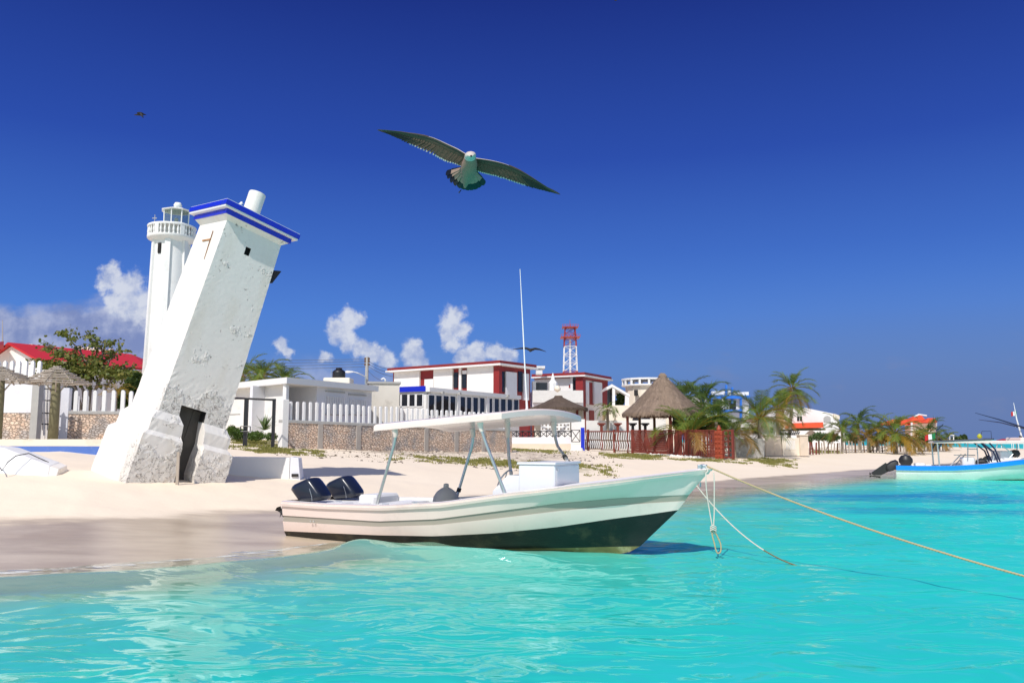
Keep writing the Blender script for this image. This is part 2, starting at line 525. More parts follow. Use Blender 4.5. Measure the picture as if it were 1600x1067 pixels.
def polar_grid(r0, r1, ratio, da):
    nr = int(math.log(r1 / r0) / math.log(ratio)) + 1
    r = r0 * ratio ** np.arange(nr)
    fa = np.radians(np.arange(-40, 40 + 1e-6, da))
    ca = np.radians(np.arange(45, 316, 5.0))
    a = np.concatenate([fa, ca])
    R, A = np.meshgrid(r, a, indexing='ij')
    return R * np.sin(A), R * np.cos(A), nr, len(a)


def grid_mesh(name, X, Y, Z, nr, na, mats, attrs=None):
    me = bpy.data.meshes.new(name)
    n = nr * na
    co = np.stack([X.ravel(), Y.ravel(), Z.ravel()], -1)
    ctr = len(co); co = np.vstack([co, [[0, 0, Z[0].mean()]]])
    i, j = np.meshgrid(np.arange(nr - 1), np.arange(na), indexing='ij')
    k = (j + 1) % na
    q = np.stack([i * na + j, i * na + k, (i + 1) * na + k, (i + 1) * na + j], -1).reshape(-1, 4)[:, ::-1]
    tj = np.arange(na)
    tr = np.stack([np.full(na, ctr), tj, (tj + 1) % na], -1)[:, ::-1]
    loops = np.concatenate([q.ravel(), tr.ravel()]).astype(np.int32)
    starts = np.concatenate([np.arange(len(q)) * 4, len(q) * 4 + np.arange(na) * 3]).astype(np.int32)
    me.vertices.add(len(co)); me.vertices.foreach_set('co', co.ravel())
    me.loops.add(len(loops)); me.loops.foreach_set('vertex_index', loops)
    me.polygons.add(len(starts)); me.polygons.foreach_set('loop_start', starts)
    me.polygons.foreach_set('use_smooth', np.ones(len(starts), bool))
    me.update(calc_edges=True); me.validate()
    for m in mats: me.materials.append(m)
    for an, av in (attrs or {}).items():
        at = me.attributes.new(an, 'FLOAT', 'POINT')
        at.data.foreach_set('value', np.concatenate([av.ravel(), [av[0].mean()]]).astype(np.float32))
    ob = bpy.data.objects.new(name, me); COL.objects.link(ob)
    return ob


def sand_material():
    m = bpy.data.materials.new('beach_sand'); m.use_nodes = True
    t = m.node_tree; t.nodes.clear(); g = NT(t)
    b = g.n('ShaderNodeBsdfPrincipled'); o = g.n('ShaderNodeOutputMaterial'); t.links.new(b.outputs[0], o.inputs[0])
    tc = g.n('ShaderNodeTexCoord').outputs['Object']
    sp = g.n('ShaderNodeSeparateXYZ'); g.put(sp.inputs[0], tc)
    z = sp.outputs[2]
    st = g.vm('MULTIPLY', tc, (.35, 1.0, 1.0))
    wn = g.noise(st, .9, 5, .6)
    dry = g.mixc(g.noise(tc, .25, 4), (.84, .70, .53, 1), (.885, .765, .605, 1))
    dry = g.vm('SCALE', dry, scale=g.m('MULTIPLY_ADD', g.noise(tc, 45, 5, .7), .18, .90))
    wetc = g.mixc(g.ss(wn, .35, .65), (.43, .335, .24, 1), (.60, .49, .36, 1))
    wa = g.n('ShaderNodeAttribute', attribute_name='shore').outputs['Fac']
    wetf = g.ss(g.m('ADD', wa, g.m('MULTIPLY_ADD', wn, .5, -.25)), 1.12, .88)
    col = g.mixc(wetf, dry, wetc)
    under = g.ss(z, -.02, -.3)
    col = g.mixc(under, col, (.62, .56, .42, 1))
    a = g.n('ShaderNodeAttribute', attribute_name='dirt').outputs['Fac']
    dn = g.noise(g.vm('MULTIPLY', tc, (.5, 1, 1)), 2.4, 7, .7)
    df = g.ss(g.m('ADD', dn, g.m('MULTIPLY', a, .34)), .66, .84)
    df = g.m('MULTIPLY', df, g.ss(a, .02, .3))
    col = g.mixc(g.m('MULTIPLY', df, .85), col, g.mixc(g.noise(tc, 9, 4), (.16, .12, .09, 1), (.50, .41, .32, 1)))
    sw = g.n('ShaderNodeAttribute', attribute_name='turf').outputs['Fac']
    tf = g.m('MULTIPLY', g.ss(g.m('ADD', g.noise(tc, 3.5, 6, .7), g.m('MULTIPLY', sw, .30)), .62, .80), g.ss(sw, .03, .3))
    col = g.mixc(g.m('MULTIPLY', tf, .5), col, (.24, .21, .08, 1))
    g.put(b.inputs['Base Color'], col)
    g.put(b.inputs['Roughness'], g.m('MULTIPLY_ADD', wetf, -.62, .95))
    g.put(b.inputs['Specular IOR Level'], g.m('MULTIPLY_ADD', wetf, .12, .15))
    bp = g.n('ShaderNodeBump'); bp.inputs['Strength'].default_value = .35; bp.inputs['Distance'].default_value = .03
    h = g.m('ADD', g.m('MULTIPLY', g.noise(tc, 4, 5, .6), 1.0), g.m('MULTIPLY', g.noise(tc, 40, 4, .6), .12))
    h = g.m('MULTIPLY', h, g.m('MULTIPLY_ADD', wetf, -.85, 1.0))
    g.put(bp.inputs['Height'], h); g.put(b.inputs['Normal'], bp.outputs[0])
    return m


def ell(x, y, u0, u1, Y0, Y1):
    """soft patch in plan spanning sight columns u0..u1 between two distances"""
    uu = 800 + FH * x / np.maximum(y, 1)
    a = (uu - (u0 + u1) / 2) / ((u1 - u0) / 2); b = (y - (Y0 + Y1) / 2) / ((Y1 - Y0) / 2)
    r = np.sqrt(a * a + b * b) + .35 * pnoise(x * .5, y * .5)
    return np.clip((1.05 - r) * 1.6, 0, 1) * (y > 5)


def turf_field(x, y):
    return np.maximum.reduce([ell(x, y, 360, 510, 34, 60), .9 * ell(x, y, 590, 975, 33, 41), ell(x, y, 935, 1050, 46, 60),
                              ell(x, y, 1165, 1245, 47, 58), .5 * ell(x, y, 620, 915, 49, 60), .5 * ell(x, y, 1040, 1170, 47, 53), .9 * ell(x, y, 1265, 1310, 70, 84), .35 * ell(x, y, 520, 760, 38, 52)])


def dirt_field(x, y):
    return np.maximum.reduce([1.0 * ell(x, y, 410, 790, 34, 64), .75 * ell(x, y, 560, 1000, 32, 64), .6 * ell(x, y, 360, 460, 30, 60), .35 * ell(x, y, -200, 1500, 40, 110)])


X, Y, nr, na = polar_grid(1.0, 9000, 1.012, .30)
Z = ground(X, Y)
Z[Y < -5] = np.minimum(Z[Y < -5], -3)
rr = np.hypot(X, Y)
sand = grid_mesh('sand_ground', X, Y, Z, nr, na, [sand_material()], {'dirt': dirt_field(X, Y), 'turf': turf_field(X, Y), 'shore': np.clip(sdf(X, Y), -1, 60) / np.interp(X, [-6, 0, 8, 30], [4.6, 3.4, 2.4, 2.2])})
tag(sand, kind='structure')


def water_material():
    m = bpy.data.materials.new('turquoise_sea'); m.use_nodes = True
    t = m.node_tree; t.nodes.clear(); g = NT(t)
    o = g.n('ShaderNodeOutputMaterial')
    tc = g.n('ShaderNodeTexCoord').outputs['Object']
    dep = g.n('ShaderNodeAttribute', attribute_name='depth').outputs['Fac']
    wd = g.n('ShaderNodeAttribute', attribute_name='weed').outputs['Fac']
    foam = g.n('ShaderNodeAttribute', attribute_name='foam').outputs['Fac']
    n1 = g.noise(g.vm('MULTIPLY', tc, (.35, .8, 1)), .55, 4, .55)
    body = g.ramp(dep, [(0, (.50, .52, .38)), (.12, (.26, .46, .32)), (.30, (.10, .53, .42)), (.65, (.028, .58, .48)), (1.0, (.020, .635, .53))])
    body = g.vm('SCALE', body, scale=g.m('MULTIPLY_ADD', n1, .30, .86))
    wn = g.noise(g.vm('MULTIPLY', tc, (.30, .75, 1)), .28, 6, .62)
    wf = g.m('MULTIPLY', g.ss(g.m('ADD', wn, g.m('MULTIPLY', wd, .25)), .52, .74), g.ss(wd, 0, .5))
    body = g.mixc(g.m('MULTIPLY', wf, .9), body, (.012, .22, .40, 1))
    dif = g.n('ShaderNodeBsdfDiffuse'); g.put(dif.inputs[0], body)
    tra = g.n('ShaderNodeBsdfTransparent'); tra.inputs[0].default_value = (.93, .975, .96, 1)
    mx = g.n('ShaderNodeMixShader'); g.put(mx.inputs[0], g.ss(dep, .0, .22, .0, 1.0))
    t.links.new(tra.outputs[0], mx.inputs[1]); t.links.new(dif.outputs[0], mx.inputs[2])
    # ripples
    geo = g.n('ShaderNodeNewGeometry')
    r1 = g.noise(g.vm('MULTIPLY', tc, (.62, 1.0, 1)), 1.9, 2, .42, 1.0)
    r2 = g.noise(g.vm('MULTIPLY', tc, (.7, 1.0, 1)), 8.0, 3, .5, .4)
    h = g.m('ADD', g.m('MULTIPLY', r1, .080), g.m('MULTIPLY', r2, .003))
    bp = g.n('ShaderNodeBump'); bp.inputs['Strength'].default_value = 1.0; bp.inputs['Distance'].default_value = 1.0
    g.put(bp.inputs['Height'], g.m('MULTIPLY', h, g.ss(dep, .0, .5, .25, 1.0)))
    g.put(dif.inputs['Normal'], bp.outputs[0])
    gl = g.n('ShaderNodeBsdfGlossy'); gl.inputs['Roughness'].default_value = .045; gl.inputs[0].default_value = (1, 1, 1, 1)
    g.put(gl.inputs['Normal'], bp.outputs[0])
    fr = g.n('ShaderNodeFresnel'); fr.inputs[0].default_value = 1.33; g.put(fr.inputs[1], bp.outputs[0])
    fac = g.m('MINIMUM', g.m('MULTIPLY', fr.outputs[0], .46), .28)
    m2 = g.n('ShaderNodeMixShader'); g.put(m2.inputs[0], fac)
    t.links.new(mx.outputs[0], m2.inputs[1]); t.links.new(gl.outputs[0], m2.inputs[2])
    fo = g.n('ShaderNodeBsdfDiffuse'); fo.inputs[0].default_value = (.80, .82, .78, 1)
    fn = g.ss(g.m('ADD', g.noise(g.vm('MULTIPLY', tc, (.5, 1, 1)), 5, 6, .7), g.m('MULTIPLY', foam, .5)), .74, .92)
    m3 = g.n('ShaderNodeMixShader'); g.put(m3.inputs[0], g.m('MULTIPLY', g.m('MULTIPLY', fn, g.ss(foam, 0, .3)), .65))
    t.links.new(m2.outputs[0], m3.inputs[1]); t.links.new(fo.outputs[0], m3.inputs[2])
    t.links.new(m3.outputs[0], o.inputs[0])
    return m


X, Y, nr, na = polar_grid(1.2, 15000, 1.0065, .17)
rr = np.hypot(X, Y)
D = sdf(X, Y)
base = ground(X, Y, False)
dep0 = np.clip(-base, 0, 6)
wx = X + .5 * pnoise(X * .3, Y * .3); wy = Y + .6 * pnoise(X * .25 + 5, Y * .25)
Wv = (.045 * pnoise(wx * .28, wy * .75) + .040 * pnoise(wx * .75 + 3, wy * 1.7 + 9) + .018 * pnoise(wx * 1.9 + 30, wy * 3.6 + 3)
      + .003 * pnoise(wx * 4.5, wy * 8.0))
calm = np.clip(dep0 / .5, .10, 1) * np.interp(rr, [0, 30, 90, 300], [1, 1.0, .5, 0])
Wv = Wv * calm
# low swell running in along the beach, and one lifting beside the hull
swell = .125 * np.exp(-((D + 1.35 + .35 * pnoise(X * .35, Y * .35 + 4)) / .36) ** 2) * np.interp(X, [-30, -9, -3.5, -2.6, 2], [1, 1, .8, 1.0, .3]) * np.interp(Y, [0, 18, 26], [1, 1, 0])
ridge = .15 * np.exp(-((X + 1.0) / 1.7) ** 4 - ((Y - 12.75 + .32 * (X + 1.0)) / .36) ** 2)
Wv = Wv + swell + ridge
foam = np.clip(np.exp(-((D + .12) / .18) ** 2) * .8 + .75 * np.exp(-((D + 1.0 + .3 * pnoise(X * .5, Y * .5)) / .16) ** 2) + .5 * np.exp(-((D + 2.3 + .5 * pnoise(X * .4, Y * .4 + 8)) / .15) ** 2), 0, 1) * np.interp(rr, [0, 22, 40], [1, .8, 0])
weed = np.interp(Y, [0, 15, 22, 60, 9000], [0, .0, .5, .42, .3]) * np.interp(dep0, [0, .2, .9], [.2, .6, 1])
weed = weed * np.interp(X / np.maximum(Y, 1), [.15, .25], [.5, 1])
lid = np.where(D > 12, -4.0, 0.0)
water = grid_mesh('sea_water', X, Y, Wv + lid, nr, na, [water_material()], {'depth': np.clip(-base + Wv * .6, 0, 1.5) / 1.5, 'weed': weed, 'foam': foam})
tag(water, kind='structure')
# ------------------------------------------------------------------ leaning lighthouse
TX, TY, TZ = -8.785, 21.998, 2.359
TROT = Matrix.Rotation(-.11679, 3, 'X') @ Matrix.Rotation(.24236, 3, 'Y') @ Matrix.Rotation(.8149, 3, 'Z')
WL, WR, TH, TAP = .894, .923, 5.2155, .9057


def boolean(ob, cutters):
    for c in cutters:
        md = ob.modifiers.new('cut', 'BOOLEAN'); md.object = c; md.operation = 'DIFFERENCE'; md.solver = 'EXACT'
    dg = bpy.context.evaluated_depsgraph_get()
    me = bpy.data.meshes.new_from_object(ob.evaluated_get(dg))
    ob.modifiers.clear(); ob.data = me
    return ob


def t_local(u, v, y):
    """point of the leaning tower (its own axes) on its local plane y seen at column u,row v"""
    Mi = TROT.transposed(); d = Mi @ Vector(ray(u, v)); o = Mi @ (Vector((0, 0, EYE)) - Vector((TX, TY, TZ)))
    t = (y - o.y) / d.y
    return o + d * t


lt = thing('leaning_lighthouse', 'old white square lighthouse leaning steeply to the right on the beach, blue-edged roof slab', 'lighthouse', (TX, TY, TZ), TROT.to_euler())


def frus(mb, x0, y0, z0, x1, y1, z1):
    mb.rings([[(-x0, -y0, z0), (x0, -y0, z0), (x0, y0, z0), (-x0, y0, z0)], [(-x1, -y1, z1), (x1, -y1, z1), (x1, y1, z1), (-x1, y1, z1)]])


def jitter_grid_box(mb, prof, nx=26, amp=.012, seed=1):
    """square frustum skin from (halfx, halfy, z) rings, subdivided, with hand-made unevenness at the arrises"""
    rnd = random.Random(seed); rs = []
    for (hx, hy, z, a) in prof:
        ring = []
        for side in range(4):
            for k in range(nx):
                t = k / nx * 2 - 1
                x, y = [(t, -1), (1, t), (-t, 1), (-1, -t)][side]
                edge = abs(t) > .9
                j = (rnd.random() - .5) * 2 * a * (1.6 if edge else .6)
                ring.append((x * (hx + j), y * (hy + j), z + (rnd.random() - .5) * a))
        rs.append(ring)
    mb.rings(rs)


mb = MB()
prof = []
for i in range(61):
    t = i / 60; k = 1 - (1 - TAP) * t
    prof.append((WR * k, WL * k, TH * t - .02 * (i == 0), .005 if t < .2 else .0015))
jitter_grid_box(mb, prof, 24, seed=3)
shaft = mb.build('shaft', [M['plaster'], M['dark']], lt, local=True)
# doorway cutter following the broken opening
dpx = [(285, 633), (324, 644.5), (319, 664), (314, 695), (306, 715), (297, 742), (296, 765), (262, 765), (268, 740), (273, 717), (278, 700), (280, 683), (284, 664), (281, 650)]
dl = [t_local(u, v, -WL - .05) for u, v in dpx]
dpts = [(p.x, p.z) for p in dl]
mb = MB(); mb.rings([[(x, -WL - .9, z) for x, z in dpts], [(x, .3, z) for x, z in dpts]])
cut1 = mb.build('cutter', M['dark'], None)
wl = t_local(387, 393, -WL * .93)
mb = MB(); mb.box(wl.x - .075, wl.x + .075, -WL - .2, -WL + .22, wl.z - .11, wl.z + .11)
cut2 = mb.build('cutter', M['dark'], None)
for c in (cut1, cut2): c.location = lt.location; c.rotation_euler = lt.rotation_euler
bpy.context.view_layer.update()
boolean(shaft, [cut1, cut2])
pl = MB(); o1, o2 = .164, .303
prof = [(WR + o2, WL + o2, -2.05, .008)]
for i in range(7): prof.append((WR + o2, WL + o2, -1.75 + i * .16, .006))
prof += [(WR + o2 - .005, WL + o2 - .005, -.648, .010), (WR + o1, WL + o1, -.537, .006), (WR + o1, WL + o1, -.38, .006), (WR + o1 - .004, WL + o1 - .004, -.232, .008), (WR + .03, WL + .03, -.03, .006), (WR - .1, WL - .1, .0, .0)]
jitter_grid_box(pl, prof, 24, seed=5)
plinth = pl.build('plinth', [M['plasterlow']], lt, local=True)
boolean(plinth, [cut1])
for c in (cut1, cut2): bpy.data.objects.remove(c)
# broken grey door leaf set back in the opening
mb = MB(); mb.box(-.62, .06, -WL + .30, -WL + .345, -2.0, .26); mb.box(.075, .62, -WL + .31, -WL + .35, -2.0, .24)
mb.build('door', mat('charred_door', (.075, .068, .06), .8, .4, 3, .3, 8), lt, local=True)
t0 = TAP
def slab(name, o, z0, z1, m, extra=0):
    b = MB(); b.box(-WR * t0 - o, WR * t0 + o, -WL * t0 - o, WL * t0 + o, z0, z1)
    return b.build(name, m, lt, local=True, bevel=.008)
b = MB(); frus(b, WR * t0 + .0, WL * t0, TH - .01, WR * t0 + .14, WL * t0 + .14, TH + .115)
b.build('cornice', M['plastertop'], lt, local=True)
slab('blue_band', .170, TH + .105, TH + .235, M['blue'])
slab('cornice', .285, TH + .235, TH + .285, M['white_clean'])
slab('roof_slab', .305, TH + .285, TH + .425, M['blue'])
b = MB(); k = WR * t0 + .29; k2 = WL * t0 + .29; b.box(-k, k, -k2, k2, TH + .425, TH + .44); b.build('roof_slab', M['white'], lt, local=True)
# vent pipe on the roof
b = MB(); b.lathe([(.235, TH + .39), (.235, TH + 1.31), (.225, TH + 1.33), (.19, TH + 1.33), (.19, TH + 1.1)], (0, 0, 0), 28)
b.v = [(x + .10, y + .05, z) for x, y, z in b.v]
pipe = b.build('roof_pipe', M['plastertop'], lt, local=True, smooth='auto')
# rusty reinforcement showing on the lit face (local -x)
b = MB()
xl = -WR * .925
b.tube([(xl - .005, -.23, 4.93), (xl - .012, -.27, 4.55), (xl - .004, -.30, 4.10)], .011, 6)
b.build('rusty_bar', mat('rust', (.22, .09, .03), .9, .3, 20), lt, local=True)
b = MB(); b.box(xl - .02, xl + .02, -.26, .22, 4.66, 4.70); b.build('rusty_bar', mat('rust_pale', (.42, .22, .10), .9, .5, 12), lt, local=True)
# flood light on the far right edge
b = MB()
fx, fy, fz = WR * .935 + .02, -WL * .45, 4.42
b.tube([(WR * .90, fy, fz), (fx + .10, fy, fz)], .03, 8)
b.rings([[(fx + .03, fy - .10, fz - .12), (fx + .03, fy + .10, fz - .12), (fx + .03, fy + .10, fz + .10), (fx + .03, fy - .10, fz + .10)],
         [(fx + .10, fy - .20, fz - .26), (fx + .10, fy + .20, fz - .26), (fx + .24, fy + .20, fz + .16), (fx + .24, fy - .20, fz + .16)],
         [(fx + .15, fy - .22, fz - .25), (fx + .15, fy + .22, fz - .25), (fx + .30, fy + .22, fz + .17), (fx + .30, fy - .22, fz + .17)]])
fl = b.build('floodlight', M['black'], lt, local=True)

# wooden stake stuck in the sand at the doorway
p0 = P(277.5, 738, 20.7); b = MB()
b.box(p0.x - .035, p0.x + .035, p0.y - .02, p0.y + .02, p0.z - .35, p0.z + .50)
st = b.build('wooden_stake', M['wood'], None); tag(st, 'short weathered board standing in the sand at the broken doorway', 'stake')


def perched_bird(name, loc, yaw, s, label, lean=.5):
    """small white gull sitting: one continuous skin"""
    b = MB(); fr = Frame(0, 0, 0)
    # spine stations: (x forward, z, half width, half height)
    stn = [(-.26, .10, .008, .006), (-.20, .11, .03, .018), (-.12, .13, .06, .045), (-.03, .15, .078, .065), (.05, .18, .072, .066), (.10, .225, .045, .045),
           (.125, .265, .036, .038), (.15, .285, .037, .036), (.175, .287, .025, .025), (.195, .283, .010, .011), (.225, .275, .003, .004)]
    rs = []
    for x, z, w, h in stn:
        rs.append([(x, w * math.cos(a) , z + h * math.sin(a)) for a in [2 * math.pi * k / 12 for k in range(12)]])
    b.rings(rs)
    b.mat(1)
    for sgn in (-1, 1):
        b.rings([[(-.30, sgn * .015, .125), (-.30, sgn * .02, .115), (-.29, sgn * .01, .11)], [(-.05, sgn * .085, .18), (-.05, sgn * .088, .12), (-.05, sgn * .06, .11)], [(.07, sgn * .07, .20), (.07, sgn * .072, .16), (.07, sgn * .05, .15)]])
        b.mat(2); b.tube([(0, sgn * .025, .10), (.005, sgn * .027, .0)], .006, 5); b.mat(1)
    b.v = [(x * s, y * s, z * s) for x, y, z in b.v]
    r = thing(name, label, 'bird', loc, (0, 0, yaw))
    b.build('bird_body', [M['white_clean'], mat('grey_wing', (.55, .55, .56), .7), mat('gull_leg', (.2, .1, .03))], r, smooth=True, local=True)
    return r


def top_pt(x, y, z): return Vector((TX, TY, TZ)) + TROT @ Vector((x, y, z))
perched_bird('perched_gull', top_pt(-.42, -.30, TH + .44), 1.3, 1.15, 'white gull perched upright beside the round pipe on the blue roof')
perched_bird('perched_gull', top_pt(-.80, .55, TH + .44), .4, .8, 'white gull low on the left rear edge of the blue roof')

# ------------------------------------------------------------------ round white lighthouse behind
LY = 50.0; LC = (P(269, 357, LY).x, LY)
lh = thing('white_lighthouse', 'tall slender white lighthouse with balustrade and glazed lantern, behind the leaning one', 'lighthouse', (LC[0], LC[1], 1.5))
pm = LY / FH
zb = ZV(373, LY)
b = MB(); b.lathe([(1.30, 1.0), (1.28, 2.2), (1.18, ZV(600, LY)), (1.14, ZV(560, LY)), (1.07, ZV(470, LY)), (1.0, zb)], (LC[0], LC[1], 0), 32)
b.build('shaft', M['white'], lh, smooth='auto')
b = MB()
for k in range(6):
    a = 2 * math.pi * k / 6 + math.radians(-78)
    ca, sa = math.cos(a), math.sin(a)
    rs = []
    for (r, z) in [(1.42, 1.2), (1.30, ZV(600, LY)), (1.26, ZV(560, LY)), (1.19, ZV(470, LY)), (1.12, zb + .02)]:
        rs.append([(LC[0] + ca * rr_ - sa * w, LC[1] + sa * rr_ + ca * w, z) for rr_, w in ((r - .3, -.16), (r, -.16), (r, .16), (r - .3, .16))])
    c = MB(); c.rings(rs); c.build('rib', M['white'], lh)
zt = ZV(369, LY); zr = ZV(347, LY)
b = MB(); b.lathe([(.9, zb - .15), (1.05, zb), (1.36, zt + .0), (1.40, zt + .06), (1.40, zt + .16), (.5, zt + .16)], (LC[0], LC[1], 0), 40); b.build('balcony', M['white'], lh, smooth='auto')
b = MB(); b.lathe([(1.26, zr - .12), (1.40, zr - .12), (1.42, zr - .06), (1.40, zr), (1.26, zr)], (LC[0], LC[1], 0), 40)
b.build('handrail', M['white'], lh, smooth='auto')
bal = [(.075, 0), (.075, .05), (.035, .09), (.06, .2), (.075, .28), (.045, .42), (.03, .52), (.06, .56), (.06, .60)]
for k in range(34):
    a = 2 * math.pi * k / 34
    hh = (zr - .12) - (zt + .16)
    c = MB()
    if k % 6 == 0: c.box(-.13, .13, -.06, .06, 0, hh, Frame(LC[0] + 1.33 * math.cos(a), LC[1] + 1.33 * math.sin(a), math.degrees(a) + 90)); c.v = [(x, y, z + zt + .16) for x, y, z in c.v]
    else: c.lathe([(r, z / .6 * hh + zt + .16) for r, z in bal], (LC[0] + 1.33 * math.cos(a), LC[1] + 1.33 * math.sin(a), 0), 8)
    c.build('baluster', M['white'], lh, smooth='auto')
zl = ZV(349, LY); zg = ZV(322, LY)
LC2 = (P(276, 335, LY).x, LY)
b = MB(); b.lathe([(.85, zt), (.85, ZV(344, LY)), (.80, ZV(343, LY))], (LC2[0], LC2[1], 0), 8); b.build('lantern_base', M['white'], lh)
b = MB(); b.lathe([(.72, ZV(344, LY)), (.74, zg)], (LC2[0], LC2[1], 0), 8)
gm = bpy.data.materials.new('lantern_glass'); gm.use_nodes = True
_g = NT(gm.node_tree); gm.node_tree.nodes.clear(); _o = _g.n('ShaderNodeOutputMaterial'); _m = _g.n('ShaderNodeMixShader'); _m.inputs[0].default_value = .28
_a = _g.n('ShaderNodeBsdfTransparent'); _a.inputs[0].default_value = (.85, .92, .88, 1); _b = _g.n('ShaderNodeBsdfPrincipled'); _b.inputs['Base Color'].default_value = (.25, .30, .27, 1); _b.inputs['Roughness'].default_value = .15
gm.node_tree.links.new(_a.outputs[0], _m.inputs[1]); gm.node_tree.links.new(_b.outputs[0], _m.inputs[2]); gm.node_tree.links.new(_m.outputs[0], _o.inputs[0])
b.build('lantern_glass', gm, lh)
for k in range(8):
    a = 2 * math.pi * k / 8
    c = MB(); c.tube([(LC2[0] + .75 * math.cos(a), LC2[1] + .75 * math.sin(a), ZV(345, LY)), (LC2[0] + .77 * math.cos(a), LC2[1] + .77 * math.sin(a), zg)], .035, 6); c.build('glazing_bar', M['white'], lh)
b = MB(); b.lathe([(.90, zg), (.92, zg + .05), (.45, zg + .20), (.1, zg + .28)], (LC2[0], LC2[1], 0), 8); b.build('lantern_roof', M['white'], lh)
b = MB(); b.lathe([(.10, zg + .22), (.22, zg + .30), (.25, zg + .42), (.17, zg + .56), (.02, zg + .60)], (LC2[0] + .05, LC2[1], 0), 16); b.build('finial', M['white'], lh, smooth=True)
b = MB(); b.tube([(LC2[0], LC2[1], ZV(345, LY)), (LC2[0], LC2[1], ZV(333, LY))], .12, 8); b.build('lamp', M['concrete'], lh)
b = MB(); xa_ = P(252, 340, LY).x
b.tube([(xa_, LY - .9, zr), (xa_, LY - .9, ZV(333, LY))], .02, 5); b.tube([(xa_ - .15, LY - .9, ZV(339, LY)), (xa_ + .12, LY - .9, ZV(339, LY))], .03, 5)
b.build('antenna', M['concrete'], lh)
a = math.radians(-90 - 16)
fr = Frame(LC[0] + 1.03 * math.cos(a), LC[1] + 1.03 * math.sin(a), math.degrees(a) + 90)
for k in range(8):
    pass
c = MB()
for k in range(7):
    z = ZV(381 + 2 * k, LY); c.box(-.10, .10, -.06, .02, z - .03, z + .02, fr)
c.box(-.10, .10, -.03, .1, ZV(396, LY), ZV(379, LY), fr)
c.build('vent_window', M['dark'], lh)

# ------------------------------------------------------------------ fallen concrete by the tower
fr = Frame(XU(455, 24.0), 24.0, 4)
zt_, zb_ = ZV(714, 24), ZV(742, 24) - .15
fs = thing('fallen_slab', 'long low white concrete slab lying on the sand right of the leaning lighthouse', 'slab', (fr.o.x, fr.o.y, .7))
b = MB()
b.rings([[fr(-2.3, -.04, zb_), fr(-2.3, .55, zb_), fr(-2.3, .5, zt_ + .02), fr(-2.3, .02, zt_ + .02)], [fr(-.9, -.04, zb_), fr(-.9, .55, zb_), fr(-.9, .5, zt_), fr(-.9, .02, zt_)],
         [fr(-.02, -.05, zb_), fr(-.02, .55, zb_), fr(-.02, .5, zt_ - .01), fr(-.02, .0, zt_ - .01)]])
b.build('slab_body', M['white'], fs, bevel=.015)
b = MB(); b.rings([[fr(.0, -.08, zb_), fr(.0, .58, zb_), fr(.0, .54, zt_ + .01), fr(.0, -.04, zt_ + .01)], [fr(.30, -.06, zb_), fr(.30, .56, zb_), fr(.22, .5, zt_ - .02), fr(.22, .0, zt_ - .02)]])
b.build('slab_end', M['white_shade'], fs, bevel=.01)
b = MB(); b.box(.06, .24, -.11, -.02, zb_ + .12, zb_ + .20, fr); b.build('slot', M['dark'], fs)

# big broken block at far left
Yb = 20.8
fb = thing('fallen_block', 'large broken white concrete beam half buried in the sand at the left edge', 'concrete block', (XU(60, Yb), Yb, .6))
def q(u, v, Y): return tuple(P(u, v, Y + 2.0))
b = MB()
A0 = [q(-60, 775, 18.0), q(-60, 690, 19.0), q(-60, 688, 20.2), q(-60, 760, 20.6)]
A1 = [q(20, 775, 17.8), q(8, 700, 18.9), q(30, 699, 20.0), q(40, 762, 20.5)]
A2 = [q(70, 768, 17.8), q(78, 728, 18.5), q(94, 722, 19.6), q(102, 762, 19.9)]
b.rings([A0, A1, A2])
b.build('block_body', M['white'], fb, bevel=.03)
b = MB(); b.rings([A2, [q(80, 768, 17.85), q(92, 733, 18.5), q(105, 727, 19.4), q(109, 762, 19.7)]]); b.build('broken_end', M['plasterlow'], fb, bevel=.02)
b = MB(); b.tube([q(-10, 715, 18.2), q(3, 735, 17.7), q(12, 722, 18.1), q(25, 712, 18.3), q(45, 708, 18.6), q(60, 715, 18.9), q(76, 722, 19.0)], .012, 6)
cb = b.build('cable', M['black'], None, smooth=True); tag(cb, 'thin dark cable draped over the broken white beam', 'cable')
# ------------------------------------------------------------------ pangas
def ip(t, xs, ys): return float(np.interp(t, xs, ys))


def hullmat(name, c, spec=.5, wear=.0):
    return mat(name, c, .22, .03, 1.5, .04, 6, spec=spec, coat=.4, stain=(.45, .42, .36), stain_amt=wear, stain_scale=2.5)


M['hull_white'] = hullmat('gelcoat_white', (.83, .68, .61), wear=.22)
M['hull_stripe'] = hullmat('gelcoat_stripe_shade', (.36, .32, .26))  # shade of the recessed strake put into the grey colour
M['antifoul'] = mat('black_antifoul', (.006, .006, .006), .35, .4, 3, .2, 20, stain=(.20, .16, .07), stain_amt=.22, stain_scale=2.2, spec=.5)
M['scum'] = mat('weedy_keel', (.20, .17, .06), .6, .4, 5, .4, 20, stain=(.55, .48, .28), stain_amt=.7, stain_scale=3)
M['hull_mint'] = hullmat('gelcoat_pale_mint', (.66, .76, .68), wear=.2)
M['band_blue'] = hullmat('gelcoat_bright_blue', (.005, .25, .82))
M['deck'] = mat('deck_white', (.78, .77, .76), .55, .05, 3, .15, 60, stain=(.42, .36, .28), stain_amt=.35, stain_scale=3)
M['deckgrey'] = mat('deck_grey', (.50, .51, .52), .6, .08, 4)
M['cowl'] = mat('navy_black_cowling', (.012, .016, .030), .28, .25, 2, spec=.5, coat=.3)
M['engine'] = mat('engine_black', (.02, .02, .02), .45, .3, 10)
M['silver'] = mat('silver_trim', (.55, .57, .60), .3, .1, 5, metal=.7)
M['lilac'] = mat('fibreglass_white', (.78, .775, .80), .3, .03, 2, coat=.3)

TT = [0, .15, .30, .46, .61, .75, .87, .94, 1.0]


